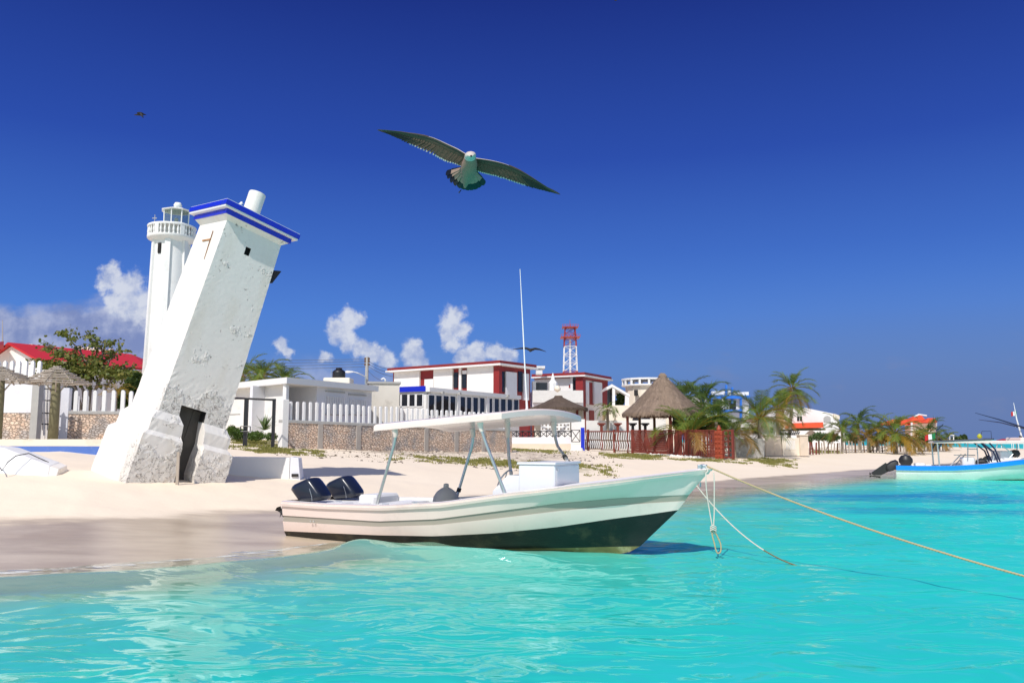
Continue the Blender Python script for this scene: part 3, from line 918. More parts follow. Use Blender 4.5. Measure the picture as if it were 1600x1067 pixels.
def panga(root, band=False, white='hull_white', low='antifoul'):
    gz_ = lambda t: ip(t, [0, .12, .30, .46, .61, .69, .757, .82, .875, .943, 1], [.65, .64, .66, .75, .92, 1.00, 1.07, 1.13, 1.19, 1.26, 1.32])
    gy_ = lambda t: ip(t, [0, .15, .30, .46, .61, .70, .78, .85, .90, .95, .98, 1], [.92, .98, 1.02, 1.03, .99, .91, .78, .60, .44, .25, .12, .035])
    L = 7.54
    rows = [  # xend, z(t), ratio(t), outward offset, material of strip above
        (6.20, lambda t: ip(t, [0, .6, .9, 1], [-.24, -.27, -.15, .02]), lambda t: 0.0, .0, 0),
        (6.38, lambda t: ip(t, [0, .5, .8, 1], [-.06, -.02, .05, .12]), lambda t: ip(t, [0, .5, .8, 1], [.78, .74, .42, .2]), .0, 1),
        (6.99, lambda t: ip(t, TT, [.12, .14, .16, .20, .29, .41, .55, .62, .69]), lambda t: ip(t, [0, .5, .7, .85, 1], [.90, .87, .78, .62, .5]), .0, 2),
        (7.10, lambda t: ip(t, TT, [.295, .30, .305, .385, .525, .665, .76, .80, .83]), lambda t: ip(t, [0, .5, .7, .85, 1], [.945, .925, .86, .72, .6]), .0, 3),
        (7.105, lambda t: ip(t, TT, [.30, .305, .31, .39, .53, .67, .765, .805, .835]), lambda t: ip(t, [0, .5, .7, .85, 1], [.945, .925, .86, .72, .6]), -.012, 3),
        (7.16, lambda t: ip(t, TT, [.392, .394, .39, .472, .632, .782, .87, .90, .92]), lambda t: ip(t, [0, .5, .7, .85, 1], [.945, .928, .875, .76, .65]), -.012, 3),
        (7.165, lambda t: ip(t, TT, [.40, .40, .395, .48, .64, .79, .875, .905, .925]), lambda t: ip(t, [0, .5, .7, .85, 1], [.952, .937, .885, .77, .66]), .003, 2),
        (7.44, lambda t: gz_(t) - (.215 if band else .085), lambda t: ip(t, [0, .5, .85, 1], [.985, .98, .95, .8]), .0, 2),
        (7.47, lambda t: gz_(t) - (.21 if band else .08), lambda t: ip(t, [0, .5, .85, 1], [.985, .98, .95, .8]), .035, 4),
        (7.50, lambda t: gz_(t) - .035, lambda t: ip(t, [0, .5, .85, 1], [.99, .99, .97, .9]), .040, 4),
        (7.52, lambda t: gz_(t) - .03, lambda t: ip(t, [0, .5, .85, 1], [.99, .99, .97, .9]), .022, 4),
        (7.54, lambda t: gz_(t), lambda t: 1.0, .015, 4),
        (7.52, lambda t: gz_(t) + .012, lambda t: 1.0, -.03, 5),
        (7.42, lambda t: gz_(t) + .012, lambda t: 1.0, -.115, 5),
        (7.30, lambda t: gz_(t) - .05, lambda t: 1.0, -.125, 6),
        (6.6, lambda t: ip(t, [0, .7, 1], [.30, .32, .50]), lambda t: ip(t, [0, .5, .7, .85, 1], [.84, .80, .62, .32, .1]), -.10, 6),
        (6.6, lambda t: ip(t, [0, .7, 1], [.28, .30, .48]), lambda t: 0.0, 0, 6)]
    mats = [M['scum'], M[low], M[white], M['hull_stripe'] if not band else M[white], M[white] if not band else M['band_blue'], M['deck'], M['deckgrey']]
    if band:
        pass
    nt = 44
    ts = [1 - (1 - i / nt) ** 1.15 for i in range(nt + 1)]
    b = MB()
    for sgn in (-1, 1):
        grid = []
        for xe, zf, rf, off, mi in rows:
            line = []
            for t in ts:
                y = max(gy_(t) * rf(t) + (off * (1 if t < .97 else .5) if rf(t) > 0 else 0), 0.0)
                if rf(t) == 0: y = 0.0
                line.append((t * xe, sgn * y, zf(t)))
            grid.append(line)
        for r in range(len(rows) - 1):
            b.mat(rows[r][4])
            vs = grid[r] + grid[r + 1]; n = nt + 1
            b.add(vs, [((i, i + 1, n + i + 1, n + i) if sgn < 0 else (i, n + i, n + i + 1, i + 1)) for i in range(nt)])
        # stem closing strip
        # transom half
        b.mat(2 if not band else 0)
        for r in range(0, 12):
            b.mat(rows[r][4] if rows[r][4] not in (3,) else 2)
            a_, c_ = grid[r][0], grid[r + 1][0]
            b.quad(a_, c_, (c_[0], 0, c_[2]), (a_[0], 0, a_[2]))
        # stem cap: join last column to centreline
        for r in range(0, 13):
            b.mat(rows[r][4]); a_, c_ = grid[r][-1], grid[r + 1][-1]
            b.quad(a_, (a_[0] + .02, 0, a_[2]), (c_[0] + .02, 0, c_[2]), c_)
    hull = b.build('hull', mats, root, smooth='auto', local=True)
    # fore deck
    d = MB(); rs = []
    for i in range(15):
        t = .70 + .285 * i / 14; y = max(gy_(t) - .10, .01); z = gz_(t)
        rs.append([(t * 7.5, y * k / 6, z - .02 + .05 * (1 - (k / 6) ** 2) * min(1, y * 2)) for k in range(-6, 7)])
    for i in range(14):
        vs = rs[i] + rs[i + 1]
        d.add(vs, [(k, k + 1, 13 + k + 1, 13 + k) for k in range(12)])
    r0 = rs[0]; d.add(r0 + [(p[0], p[1] * .62, .35) for p in r0], [(k, 13 + k, 13 + k + 1, k + 1) for k in range(12)])
    d.build('fore_deck', M['deck'], root, smooth='auto', local=True)
    # aft platform, wells, thwarts
    d = MB(); d.bev(.03, 1.25, -.86, .86, .25, .60, .03); d.bev(.92, 1.32, .1, .88, .55, .74, .04); d.bev(.92, 1.28, -.86, -.45, .55, .655, .03)
    d.build('aft_deck', M['deck'], root, local=True)
    for x0, x1, z in ((1.55, 2.0, .62), (2.35, 2.72, .60)):
        d = MB(); d.bev(x0, x1, -.9, .9, z - .30, z, .02); d.build('thwart', M['deck'], root, local=True)
    return gz_, gy_


def outboard(root, x, y, tilt=0.0, s=1.0, cowlmat='cowl', name='outboard_motor', hinge=None):
    """engine tilted forward with its leg out behind the transom"""
    prof = [(-.13, .84), (-.10, .90), (-.04, .945), (.10, 1.00), (.24, 1.05), (.30, 1.055), (.36, 1.01), (.47, .90), (.57, .79), (.595, .74), (.58, .69), (.50, .655), (.30, .635), (.11, .615), (.06, .65)]
    def tr(px, pz):
        c, q_ = math.cos(tilt), math.sin(tilt)
        hx, hz = hinge or (0, .6)
        a_, b_ = (px - hx) * s, (pz - hz) * s
        return (x + hx + a_ * c - b_ * q_, hz + a_ * q_ + b_ * c)
    b = MB(); cx = sum(p[0] for p in prof) / len(prof); cz = sum(p[1] for p in prof) / len(prof)
    rs = []
    for w, k in ((-.20, .62), (-.19, .80), (-.165, .93), (-.11, 1.0), (0, 1.03), (.11, 1.0), (.165, .93), (.19, .80), (.20, .62)):
        ring = []
        for px, pz in prof:
            X_, Z_ = tr(cx + (px - cx) * k, cz + (pz - cz) * k); ring.append((X_, y + w * s, Z_))
        rs.append(ring)
    b.rings(rs)
    m = b.build(name, M[cowlmat], root, smooth='auto', local=True)
    # trim line
    t = MB()
    line = [(.30, 1.075), (.36, .97), (.42, .86), (.47, .74), (.48, .66)]
    for sgn in (-1,):
        pts = []
        for i, (px, pz) in enumerate(line):
            X_, Z_ = tr(px - .05, pz - .01); pts.append((X_, y + sgn * (.12 + .075 * min(1, i * .6)) * s - .006, Z_))
        t.tube(pts, .006, 5)
    t.build('trim_line', M['silver'], m, local=True)
    # mid section and gearcase
    g_ = MB()
    p_ = [tr(.12, .72), tr(-.10, .60), tr(-.28, .40)]
    g_.rings([[(a + dx * s, y + dy * s, c_ + dx * s * .6) for dx, dy in ((-.11, -.06), (.11, -.08), (.11, .08), (-.11, .06))] for a, c_ in p_])
    a, c_ = tr(-.34, .33)
    g_.tube([tr(-.18, .22)[:1] + (y,) + tr(-.18, .22)[1:], (a, y, c_), tr(-.50, .44)[:1] + (y,) + tr(-.50, .44)[1:]], [.03 * s, .055 * s, .03 * s], 8)
    a2, c2 = tr(-.26, .20)
    g_.build('gearcase', M['engine'], m, local=True)
    pr = MB()
    hx, hz = tr(-.47, .42)
    for k in range(3):
        an = 2 * math.pi * k / 3 + .4
        dy, dz = math.cos(an), math.sin(an)
        pr.rings([[(hx - .01 * s, y, hz), (hx + .01 * s, y, hz + .01), (hx + .02 * s, y, hz - .01)],
                  [(hx - .05 * s, y + (dy * .10 - dz * .05) * s, hz + (dz * .10 + dy * .05) * s), (hx - .02 * s, y + (dy * .13) * s, hz + dz * .13 * s), (hx + .03 * s, y + (dy * .10 + dz * .05) * s, hz + (dz * .10 - dy * .05) * s)]])
    pr.tube([(hx + .05 * s, y, hz), (hx - .06 * s, y, hz + .02)], .03 * s, 8)
    pr.build('propeller', M['engine'], m, local=True)
    return m


BR = (-3.73, 16.02, 0.0); BA = -math.radians(26.9)
boat = thing('moored_boat', 'large white open motorboat with black bottom and hard top, moored in the foreground shallows', 'boat', BR, (0, 0, BA))
GZ, GY = panga(boat)


def W(x, y, z):
    c, s = math.cos(BA), math.sin(BA)
    return Vector((BR[0] + x * c - y * s, BR[1] + x * s + y * c, BR[2] + z))


outboard(boat, 0, -.40)
outboard(boat, .05, .52)
b = MB(); b.box(-.24, .06, -.12, .02, .80, .84); b.tube([(-.1, -.05, .82), (.15, -.2, .80)], .025, 6); b.build('tiller_bracket', M['engine'], boat, local=True)

# console: locker box with lid and side panel, lower helm pod, wheel
b = MB(); b.bev(4.55, 5.19, -.50, .52, .45, 1.355, .02); con = b.build('console', M['lilac'], boat, local=True)
b = MB(); b.box(4.53, 5.21, -.52, .54, 1.358, 1.395); b.build('lid', M['lilac'], con, local=True, bevel=.008)
b = MB(); b.box(5.192, 5.20, -.44, .46, .80, 1.33); b.build('hatch', M['lilac'], con, local=True, bevel=.004)
b = MB(); b.tube([(5.203, -.40, 1.30), (5.215, -.40, 1.26)], .015, 6); b.build('latch', M['silver'], con, local=True)
b = MB(); b.rings([[(4.02, -.45, .45), (4.55, -.45, .45), (4.55, .5, .45), (4.02, .5, .45)], [(4.05, -.45, .92), (4.55, -.45, 1.02), (4.55, .5, 1.02), (4.05, .5, .92)], [(4.30, -.40, 1.18), (4.55, -.45, 1.18), (4.55, .5, 1.18), (4.30, .45, 1.18)]])
b.build('helm_pod', M['lilac'], boat, local=True, bevel=.02)
b = MB()
wc = Vector((4.06, -.02, 1.08)); ax = Vector((-.85, 0, .5)).normalized(); e1 = Vector((0, 1, 0)); e2 = ax.cross(e1)
b.tube([wc + e1 * (.19 * math.cos(a)) + e2 * (.19 * math.sin(a)) for a in [2 * math.pi * k / 24 for k in range(25)]], .013, 8)
for k in range(3): b.tube([wc, wc + e1 * (.19 * math.cos(2.1 * k)) + e2 * (.19 * math.sin(2.1 * k))], .010, 6)
b.tube([wc - ax * .2, wc], .025, 8)
b.build('steering_wheel', M['silver'], boat, smooth=True, local=True)
# seat behind helm
b = MB(); b.bev(3.15, 3.65, -.25, .45, .28, .60, .03); b.build('seat', M['deck'], boat, local=True)

# hard top
def top_pt2(s_, t_):     # s_ 0 aft ..1 fore, t_ -1 near .. 1 far
    x = 2.13 + (4.58 - 2.13) * s_ + (.16 + .24 * s_) * (t_ * .5 + .5) + .10 * s_ * (1 - t_ * t_)
    y = t_ * (1.10 + .04 * s_)
    z = 1.945 + .175 * s_ + .085 * (1 - t_ * t_)
    return x, y, z
b = MB(); ns, nt_ = 14, 14
def skin(dz, inset):
    pts = []
    for i in range(ns + 1):
        for j in range(nt_ + 1):
            s_, t_ = i / ns, j / nt_ * 2 - 1
            s2 = inset + (1 - 2 * inset) * s_ if inset else s_
            pts.append(tuple(np.array(top_pt2(s2, t_ * (1 - inset * 1.6))) + np.array((0, 0, dz))))
    return pts
up = skin(.055, .012); dn = skin(-.055, .022)
upe = skin(.03, 0); dne = skin(-.05, 0)
n = nt_ + 1
fa = [(i * n + j, i * n + j + 1, (i + 1) * n + j + 1, (i + 1) * n + j) for i in range(ns) for j in range(nt_)]
b.add(up, fa); b.add(dn, [tuple(reversed(f)) for f in fa])
bd = [j for j in range(n)] + [(i + 1) * n + nt_ for i in range(ns)] + [ns * n + nt_ - 1 - j for j in range(nt_)] + [(ns - 1 - i) * n for i in range(ns - 1)]
b.rings([[up[i] for i in bd], [upe[i] for i in bd], [dne[i] for i in bd], [dn[i] for i in bd]], cap=False)
top = b.build('hard_top', M['hull_white'], boat, smooth='auto', local=True)
# posts
posts = {'na': [(2.50, -1.02, 1.92), (2.52, -1.02, 1.84), (2.49, -1.0, 1.70), (2.08, -.90, .66)],
         'nf': [(4.12, -1.0, 2.02), (4.13, -1.0, 1.95), (4.20, -.97, 1.72), (4.52, -.88, .90)],
         'fa': [(2.82, 1.02, 1.96), (2.85, 1.02, 1.85), (2.84, 1.0, 1.64), (2.58, .90, .70)],
         'fm': [(3.78, .60, 2.12), (3.80, .58, 1.9), (3.86, .5, 1.5), (4.02, .32, 1.02)],
         'ff': [(4.50, 1.0, 2.10), (4.52, .98, 1.90), (4.60, .92, 1.66), (4.98, .50, 1.40)]}
for k_, pts in posts.items():
    b = MB(); P_ = [Vector(p) for p in pts]
    # soften the elbow
    sm = [P_[0], P_[1], P_[1].lerp(P_[2], .6), P_[2].lerp(P_[3], .06), P_[2].lerp(P_[3], .15), P_[3]]
    b.tube(sm, .026, 10)
    po = b.build('post', M['alu'], boat, smooth='auto', local=True)
    b = MB(); b.tube([P_[0], P_[1], P_[1].lerp(P_[2], .3)], [.06, .042, .034], 10); b.build('post_socket', M['hull_white'], po, smooth='auto', local=True)
    if k_ in ('fa', 'ff'):
        f_ = P_[3]; b = MB()
        dr = (P_[2] - P_[3]).normalized()
        b.tube([f_ + dr * .10, f_ + dr * .17], .042, 10); b.tube([f_ + dr * .12, f_ + Vector((-.12, 0, .03)), f_ + Vector((-.2, 0, -.05))] if k_ == 'fa' else [f_ + dr * .1, f_ + Vector((.06, 0, -.02))], .014, 6)
        b.build('strap', M['engine'], po, local=True)
# cleats and deck bits
for x_, y_ in ((1.05, -.62), (2.9, -.97), (1.9, -.4)):
    b = MB(); z_ = {1.05: .675, 2.9: .74, 1.9: .64}[x_]; b.tube([(x_ - .07, y_, z_), (x_ + .07, y_, z_)], .010, 6); b.box(x_ - .03, x_ + .03, y_ - .012, y_ + .012, z_ - .03, z_); b.build('cleat', M['silver'], boat, local=True)
b = MB(); b.bev(7.33, 7.47, -.035, .035, 1.31, 1.38, .01); b.tube([(7.40, -.11, 1.37), (7.40, .11, 1.37)], .016, 8); b.build('bow_post', M['silver'], boat, local=True)
b = MB(); b.tube([Vector((7.36, 0, 1.10)) + Vector((.0, .03 * math.cos(a), -.03 * math.sin(a) - .02)) for a in [k * .7 for k in range(10)]], .008, 6); b.build('bow_eye', M['silver'], boat, local=True)
# little scuffs / registration smudge on the stripe: two tiny rivet plates
for xr_ in (.70, .77):
    b = MB(); b.box(xr_, xr_ + .03, -.968, -.955, .325, .35); b.build('rivet', M['concrete'], boat, local=True)
# whip antenna stands on the hard top
b = MB(); A0 = Vector((4.18, .6, 2.17)); A1 = Vector((4.04, .6, 4.80))
b.tube([A0, A0.lerp(A1, .12)], [.024, .018], 8); b.tube([A0.lerp(A1, .12), A0.lerp(A1, .55), A1], [.014, .011, .005], 6)
b.tube([A0 + Vector((-.08, 0, .0)), A0 + Vector((0, 0, .16))], .014, 6); b.tube([A0 + Vector((.05, .1, -.02)), A0 + Vector((.18, .1, .10)), A0 + Vector((.42, .15, .10)), A0 + Vector((.55, .15, .0))], .008, 6)
b.build('whip_antenna', M['white_clean'], boat, smooth='auto', local=True)

# round grey fender in the boat
fc = W(2.62, .45, .66); b = MB()
b.lathe([(.01, -.24), (.09, -.225), (.17, -.17), (.225, -.08), (.24, 0), (.225, .08), (.17, .16), (.10, .215), (.05, .24), (.045, .30), (.01, .31)], tuple(fc), 20)
ob = b.build('boat_fender', mat('grey_rubber', (.46, .44, .41), .6, .1, 5), None, smooth='auto'); tag(ob, 'round grey rubber fender lying amidships in the white boat', 'fender')


def twisted(pts, r, m, name, label, cat='rope', sag=None, m2=None, split=None):
    b = MB(); n = len(pts)
    pts = [Vector(p) for p in pts]
    for ph in (0, 2.094, 4.189):
        q_ = []
        ln = 0
        for i, p in enumerate(pts):
            t = (pts[min(i + 1, n - 1)] - pts[max(i - 1, 0)]).normalized(); a = t.cross(Vector((0, 0, 1)))
            a = a.normalized() if a.length > .05 else Vector((1, 0, 0)); c = a.cross(t)
            if i: ln += (p - pts[i - 1]).length
            w = ln * 2 * math.pi / (r * 9) + ph
            q_.append(p + (a * math.cos(w) + c * math.sin(w)) * r * .5)
        if split:
            k = int(n * split); b.mat(0); b.tube(q_[:k + 1], r * .62, 5, False); b.mat(1); b.tube(q_[k:], r * .62, 5, False)
        else: b.tube(q_, r * .62, 5, False)
    o = b.build(name, [m, m2] if m2 else m, None, smooth=True); tag(o, label, cat); return o


def cat_curve(a, c, sag, n=240):
    a, c = Vector(a), Vector(c)
    return [a.lerp(c, i / n) + Vector((0, 0, -sag * 4 * (i / n) * (1 - i / n))) for i in range(n + 1)]


bow = W(7.46, 0, 1.36)
far_end = P(1600, 882, 9.3); d_ = (far_end - bow)
M['ropedark'] = mat('wet_dark_rope', (.20, .16, .08), .9, .3, 60, .5, 120)
twisted(cat_curve(bow, bow + d_ * 1.35, .16, 420), .0125, M['rope'], 'mooring_rope', 'long tan mooring rope running from the bow tip out of the picture at right')
eye = W(7.30, 0, 1.07); wat = G(1262, 888, -.03)
twisted(cat_curve(eye, wat, .22, 260), .0095, M['ropewhite'], 'anchor_rope', 'thin pale rope sagging from the bow eye down into the water, dark at its end', split=.62, m2=M['ropedark'])
# looped rope hanging from the bow
yb = bow.y - .08
def hp(u, v, dy=0): return P(u, v, yb + dy)
loopA = [hp(1103, 738), hp(1103, 752, -.02), hp(1105, 775), hp(1109, 800), hp(1113, 822)]
loopB = [hp(1115, 738), hp(1116, 752, -.02), hp(1116, 780), hp(1116, 800), hp(1115, 822)]
loopC = [hp(1112, 822), hp(1113, 836), hp(1116, 848), hp(1119, 860), hp(1122, 864), hp(1126, 861), hp(1126, 850), hp(1121, 838), hp(1115, 826)]
b = MB()
def smooth_pts(pp, n=12):
    out = []
    for i in range(len(pp) - 1):
        p0_, p1_, p2_, p3_ = pp[max(i - 1, 0)], pp[i], pp[i + 1], pp[min(i + 2, len(pp) - 1)]
        for k in range(n):
            t = k / n
            out.append(.5 * ((2 * p1_) + (p2_ - p0_) * t + (2 * p0_ - 5 * p1_ + 4 * p2_ - p3_) * t * t + (3 * p1_ - p0_ - 3 * p2_ + p3_) * t ** 3))
    return out + [pp[-1]]
b.tube(smooth_pts(loopA), .010, 7); b.tube(smooth_pts(loopB), .010, 7)
b.tube(smooth_pts([bow + Vector((-.02, -.05, 0)), hp(1106, 736), hp(1103, 738)]), .010, 7)
for k in range(3): b.tube(smooth_pts([hp(1110, 823 + 3 * k, -.02), hp(1114, 821 + 3 * k, -.035), hp(1119, 824 + 3 * k, -.02), hp(1114, 827 + 3 * k, .02), hp(1110, 824 + 3 * k, -.02)]), .010, 6)
b.mat(1); b.tube(smooth_pts(loopC), .011, 7)
lo = b.build('looped_rope', [M['ropewhite'], M['rope']], None, smooth=True); tag(lo, 'pale rope hanging from the bow and knotted into a loop just above the water', 'rope')

# ------------------------------------------------------------------ blue-banded boat at right
YB = 37.5
bb = thing('blue_banded_boat', 'pale mint motorboat with a bright blue band along its side, afloat at the right edge', 'boat', (XU(1407, YB) + .1, YB + 1.0, 0), (0, 0, -math.radians(19)))
bb.scale = (1, 1, .93)
panga(bb, band=True, white='hull_mint', low='hull_mint')
def blob_motor(root, x, y):
    m_ = MB(); prof = [(-.35, .30), (-.28, .48), (-.05, .66), (.18, .74), (.30, .66), (.34, .50), (.22, .36), (-.05, .22), (-.28, .16)]
    rs = []
    for w, k in ((-.2, .6), (-.15, .92), (0, 1.05), (.15, .92), (.2, .6)): rs.append([(x + px * k, y + w, .25 + pz * k) for px, pz in prof])
    rs = [[(x + (a - x) * .82, b_, .35 + (c - .35) * .85) for a, b_, c in r_] for r_ in rs]
    m_.rings(rs); o = m_.build('outboard_motor', M['engine'], root, smooth='auto', local=True)
    g_ = MB(); g_.rings([[(x - .1 + dx, y + dy, .62 - dx) for dx, dy in ((-.15, -.10), (.15, -.10), (.15, .10), (-.15, .10))], [(x - .78 + dx, y + dy, .16 - dx) for dx, dy in ((-.11, -.06), (.11, -.06), (.11, .06), (-.11, .06))]])
    g_.tube([(x - .50, y, .12), (x - .95, y, .16)], [.09, .05], 8); g_.build('gearcase', M['engine'], o, local=True)
    pr = MB()
    for k in range(3):
        an = 2.1 * k; pr.rings([[(x - .92, y, .2), (x - .90, y, .22), (x - .9, y, .18)], [(x - .97, y + .13 * math.cos(an), .2 + .13 * math.sin(an)), (x - .93, y + .15 * math.cos(an + .4), .2 + .15 * math.sin(an + .4)), (x - .90, y + .12 * math.cos(an + .6), .2 + .12 * math.sin(an + .6))]])
    pr.build('propeller', M['engine'], o, local=True)
blob_motor(bb, -.12, -.35)
m_ = MB(); m_.lathe([(.02, -.28), (.18, -.26), (.30, -.1), (.30, .06), (.20, .22), (.02, .28)], (.55, .45, .88), 14); m_.build('outboard_motor', M['engine'], bb, smooth='auto', local=True)
NAVY = mat('navy_frame', (.012, .016, .05), .4)
for sgn in (-1, 1):
    for pts in ([(1.75, sgn * .88, .62), (1.72, sgn * .88, 1.78)], [(1.75, sgn * .88, 1.45), (1.86, sgn * .88, 1.68), (2.05, sgn * .88, 1.80)], [(4.15, sgn * .9, .78), (3.95, sgn * .9, 1.45), (3.72, sgn * .88, 1.80)], [(4.05, sgn * .9, .78), (3.88, sgn * .9, 1.35), (3.45, sgn * .88, 1.76)]):
        b = MB(); b.tube(pts, .035, 7); b.build('canopy_post', NAVY if pts[0][0] > 1.8 or len(pts) == 3 else M['alu'], bb, local=True)
b = MB(); rs = []
for i in range(9):
    t = i / 8; rs.append([(1.60 + 2.25 * t, y_, 1.79 + .10 * t + .04 * (1 - (y_ / .95) ** 2)) for y_ in (-.95, -.5, 0, .5, .95)] + [(1.60 + 2.25 * t, y_, 1.72 + .02 * t) for y_ in (.95, .5, 0, -.5, -.95)])
b.rings(rs); b.build('canopy', M['hull_white'], bb, local=True)
b = MB(); b.tube([(1.55, -.97, 1.80), (2.6, -.97, 1.86), (3.9, -.97, 1.92)], .035, 6); b.tube([(3.9, -.97, 1.92), (3.9, .97, 1.92)], .04, 6); b.build('canopy_rail', NAVY, bb, local=True)
b = MB(); b.bev(2.75, 3.25, -.4, .35, .35, 1.05, .05); b.build('console', M['lilac'], bb, local=True)
for pts in ([(2.2, -.2, .55), (2.75, -.2, 1.2)], [(2.45, .3, .55), (3.0, .3, 1.2)], [(2.45, -.2, 1.15), (3.3, -.2, 1.15)], [(2.95, -.45, .95), (3.0, -.45, 1.75)], [(3.35, -.45, .7), (3.35, -.45, 1.75)], [(2.95, -.45, 1.45), (3.35, -.45, 1.45)]):
    b = MB(); b.tube(pts, .025, 6); b.build('rail', M['alu'], bb, local=True)
b = MB(); b.tube([(3.5, -.1, .35), (3.5, -.1, .75)], .05, 8); b.bev(3.35, 3.75, -.35, .15, .72, .92, .05); b.build('seat', M['engine'], bb, local=True)
b = MB(); b.lathe([(.02, -.10), (.09, -.06), (.11, .03), (.05, .12), (.01, .14)], (3.45, -.6, 2.03), 10); b.build('marker_float', mat('yellow_float', (.45, .45, .03), .6), bb, smooth=True, local=True)
b = MB(); b.tube([(3.85, -.9, 1.92), (3.85, -.9, 2.28), (3.5, -.9, 2.28), (3.5, -.6, 2.1)], .012, 5); b.build('light_bracket', NAVY, bb, local=True)


def mex_flag(root, x, y, z, w, h, yaw=0, droop=.3):
    b = MB()
    for k, mi in ((0, 0), (1, 1), (2, 2)):
        b.mat(mi); n_ = 4
        for i in range(n_):
            for (s0, s1) in ((0, .5), (.5, 1)):
                def pt(a_, c_):
                    f = (k + a_) / 3
                    return (x - f * w * math.cos(yaw), y - f * w * math.sin(yaw) + .06 * w * math.sin(f * 9), z - droop * f * h + h * c_ - .05 * h * math.sin(f * 7))
                a0, a1 = i / n_, (i + 1) / n_
                b.quad(pt(a0, s0), pt(a1, s0), pt(a1, s1), pt(a0, s1))
    o = b.build('flag', [mat('flag_green', (.01, .18, .06), .8), M['white_clean'], mat('flag_red', (.50, .02, .02), .8)], root, local=True)
    md = o.modifiers.new('thick', 'SOLIDIFY'); md.thickness = .008
mex_flag(bb, 1.66, -.88, 1.95, .42, .26, 0, .5)
b = MB(); b.tube([(1.72, -.88, 1.75), (1.70, -.88, 2.40)], .015, 5); b.tube([(1.70, -.88, 2.30), (2.0, -.9, 2.62)], .02, 5); b.build('flag_staff', NAVY, bb, local=True)

YC = 46.0
cbt = thing('white_sport_boat', 'white fishing boat with mast, flag and two long dark outriggers, behind the blue-banded boat', 'boat', (XU(1530, YC), YC, 0), (0, 0, math.radians(2)))
panga(cbt, white='hull_mint', low='hull_mint')
blob_motor(cbt, .1, -.3)
b = MB(); rs = []
z0 = ZV(693, YC)
b.bev(-.2, 3.6, -1.0, 1.0, z0, z0 + .17, .05); b.build('hard_top', M['hull_white'], cbt, local=True)
b = MB(); b.bev(1.9, 3.8, -.7, .7, z0 + .17, z0 + .34, .06); b.build('top_pod', M['hull_white'], cbt, local=True)
for pts in ([(.9, -.9, .6), (1.25, -.9, 1.0), (.75, -.9, 1.4), (.6, -.9, z0)], [(1.0, .9, .6), (1.3, .9, 1.0), (.7, .9, z0)], [(.1, -.9, .6), (.45, -.9, z0)], [(2.6, -.8, .7), (2.6, -.8, z0)], [(3.3, -.8, .7), (3.3, -.8, z0)], [(2.6, .8, .7), (2.6, .8, z0)]):
    b = MB(); b.tube([Vector(p) for p in pts], .03, 6); b.build('top_post', M['alu'], cbt, local=True)
o0 = cbt.location
def lc(u, v, Y): p = P(u, v, Y); return (p.x - o0.x, p.y - o0.y, p.z - o0.z)
b = MB(); b.tube([lc(1600, 690, YC), lc(1590, 655, YC), lc(1585, 629, YC)], [.05, .035, .012], 6); b.build('mast', M['white_clean'], cbt, local=True)
for pts in ([lc(1523, 645, YC - .5), lc(1560, 655, YC - .4), lc(1605, 669, YC - .2)], [lc(1530, 655.5, YC + .5), lc(1565, 660, YC + .3), lc(1605, 670, YC)], [lc(1605, 669, YC - .2), lc(1606, 690, YC)]):
    b = MB(); b.tube(pts, [.012, .03, .045][:len(pts)] if len(pts) == 3 else .04, 6); b.build('outrigger', NAVY, cbt, local=True)
x_, y_, z_ = lc(1590, 649, YC); mex_flag(cbt, x_, y_, z_, .30, .24, 0, .2)
b = MB(); b.tube([lc(1596, 686, YC), lc(1596, 681, YC)], .08, 8); b.build('antenna_base', M['engine'], cbt, local=True)
b = MB(); b.bev(.9, 1.6, -.4, .5, .4, 1.15, .05); b.build('console', M['lilac'], cbt, local=True)
b = MB(); b.lathe([(.02, -.2), (.2, -.15), (.27, 0), (.2, .18), (.02, .22)], (1.75, -.3, 1.0), 12); b.build('seat', M['engine'], cbt, smooth=True, local=True)

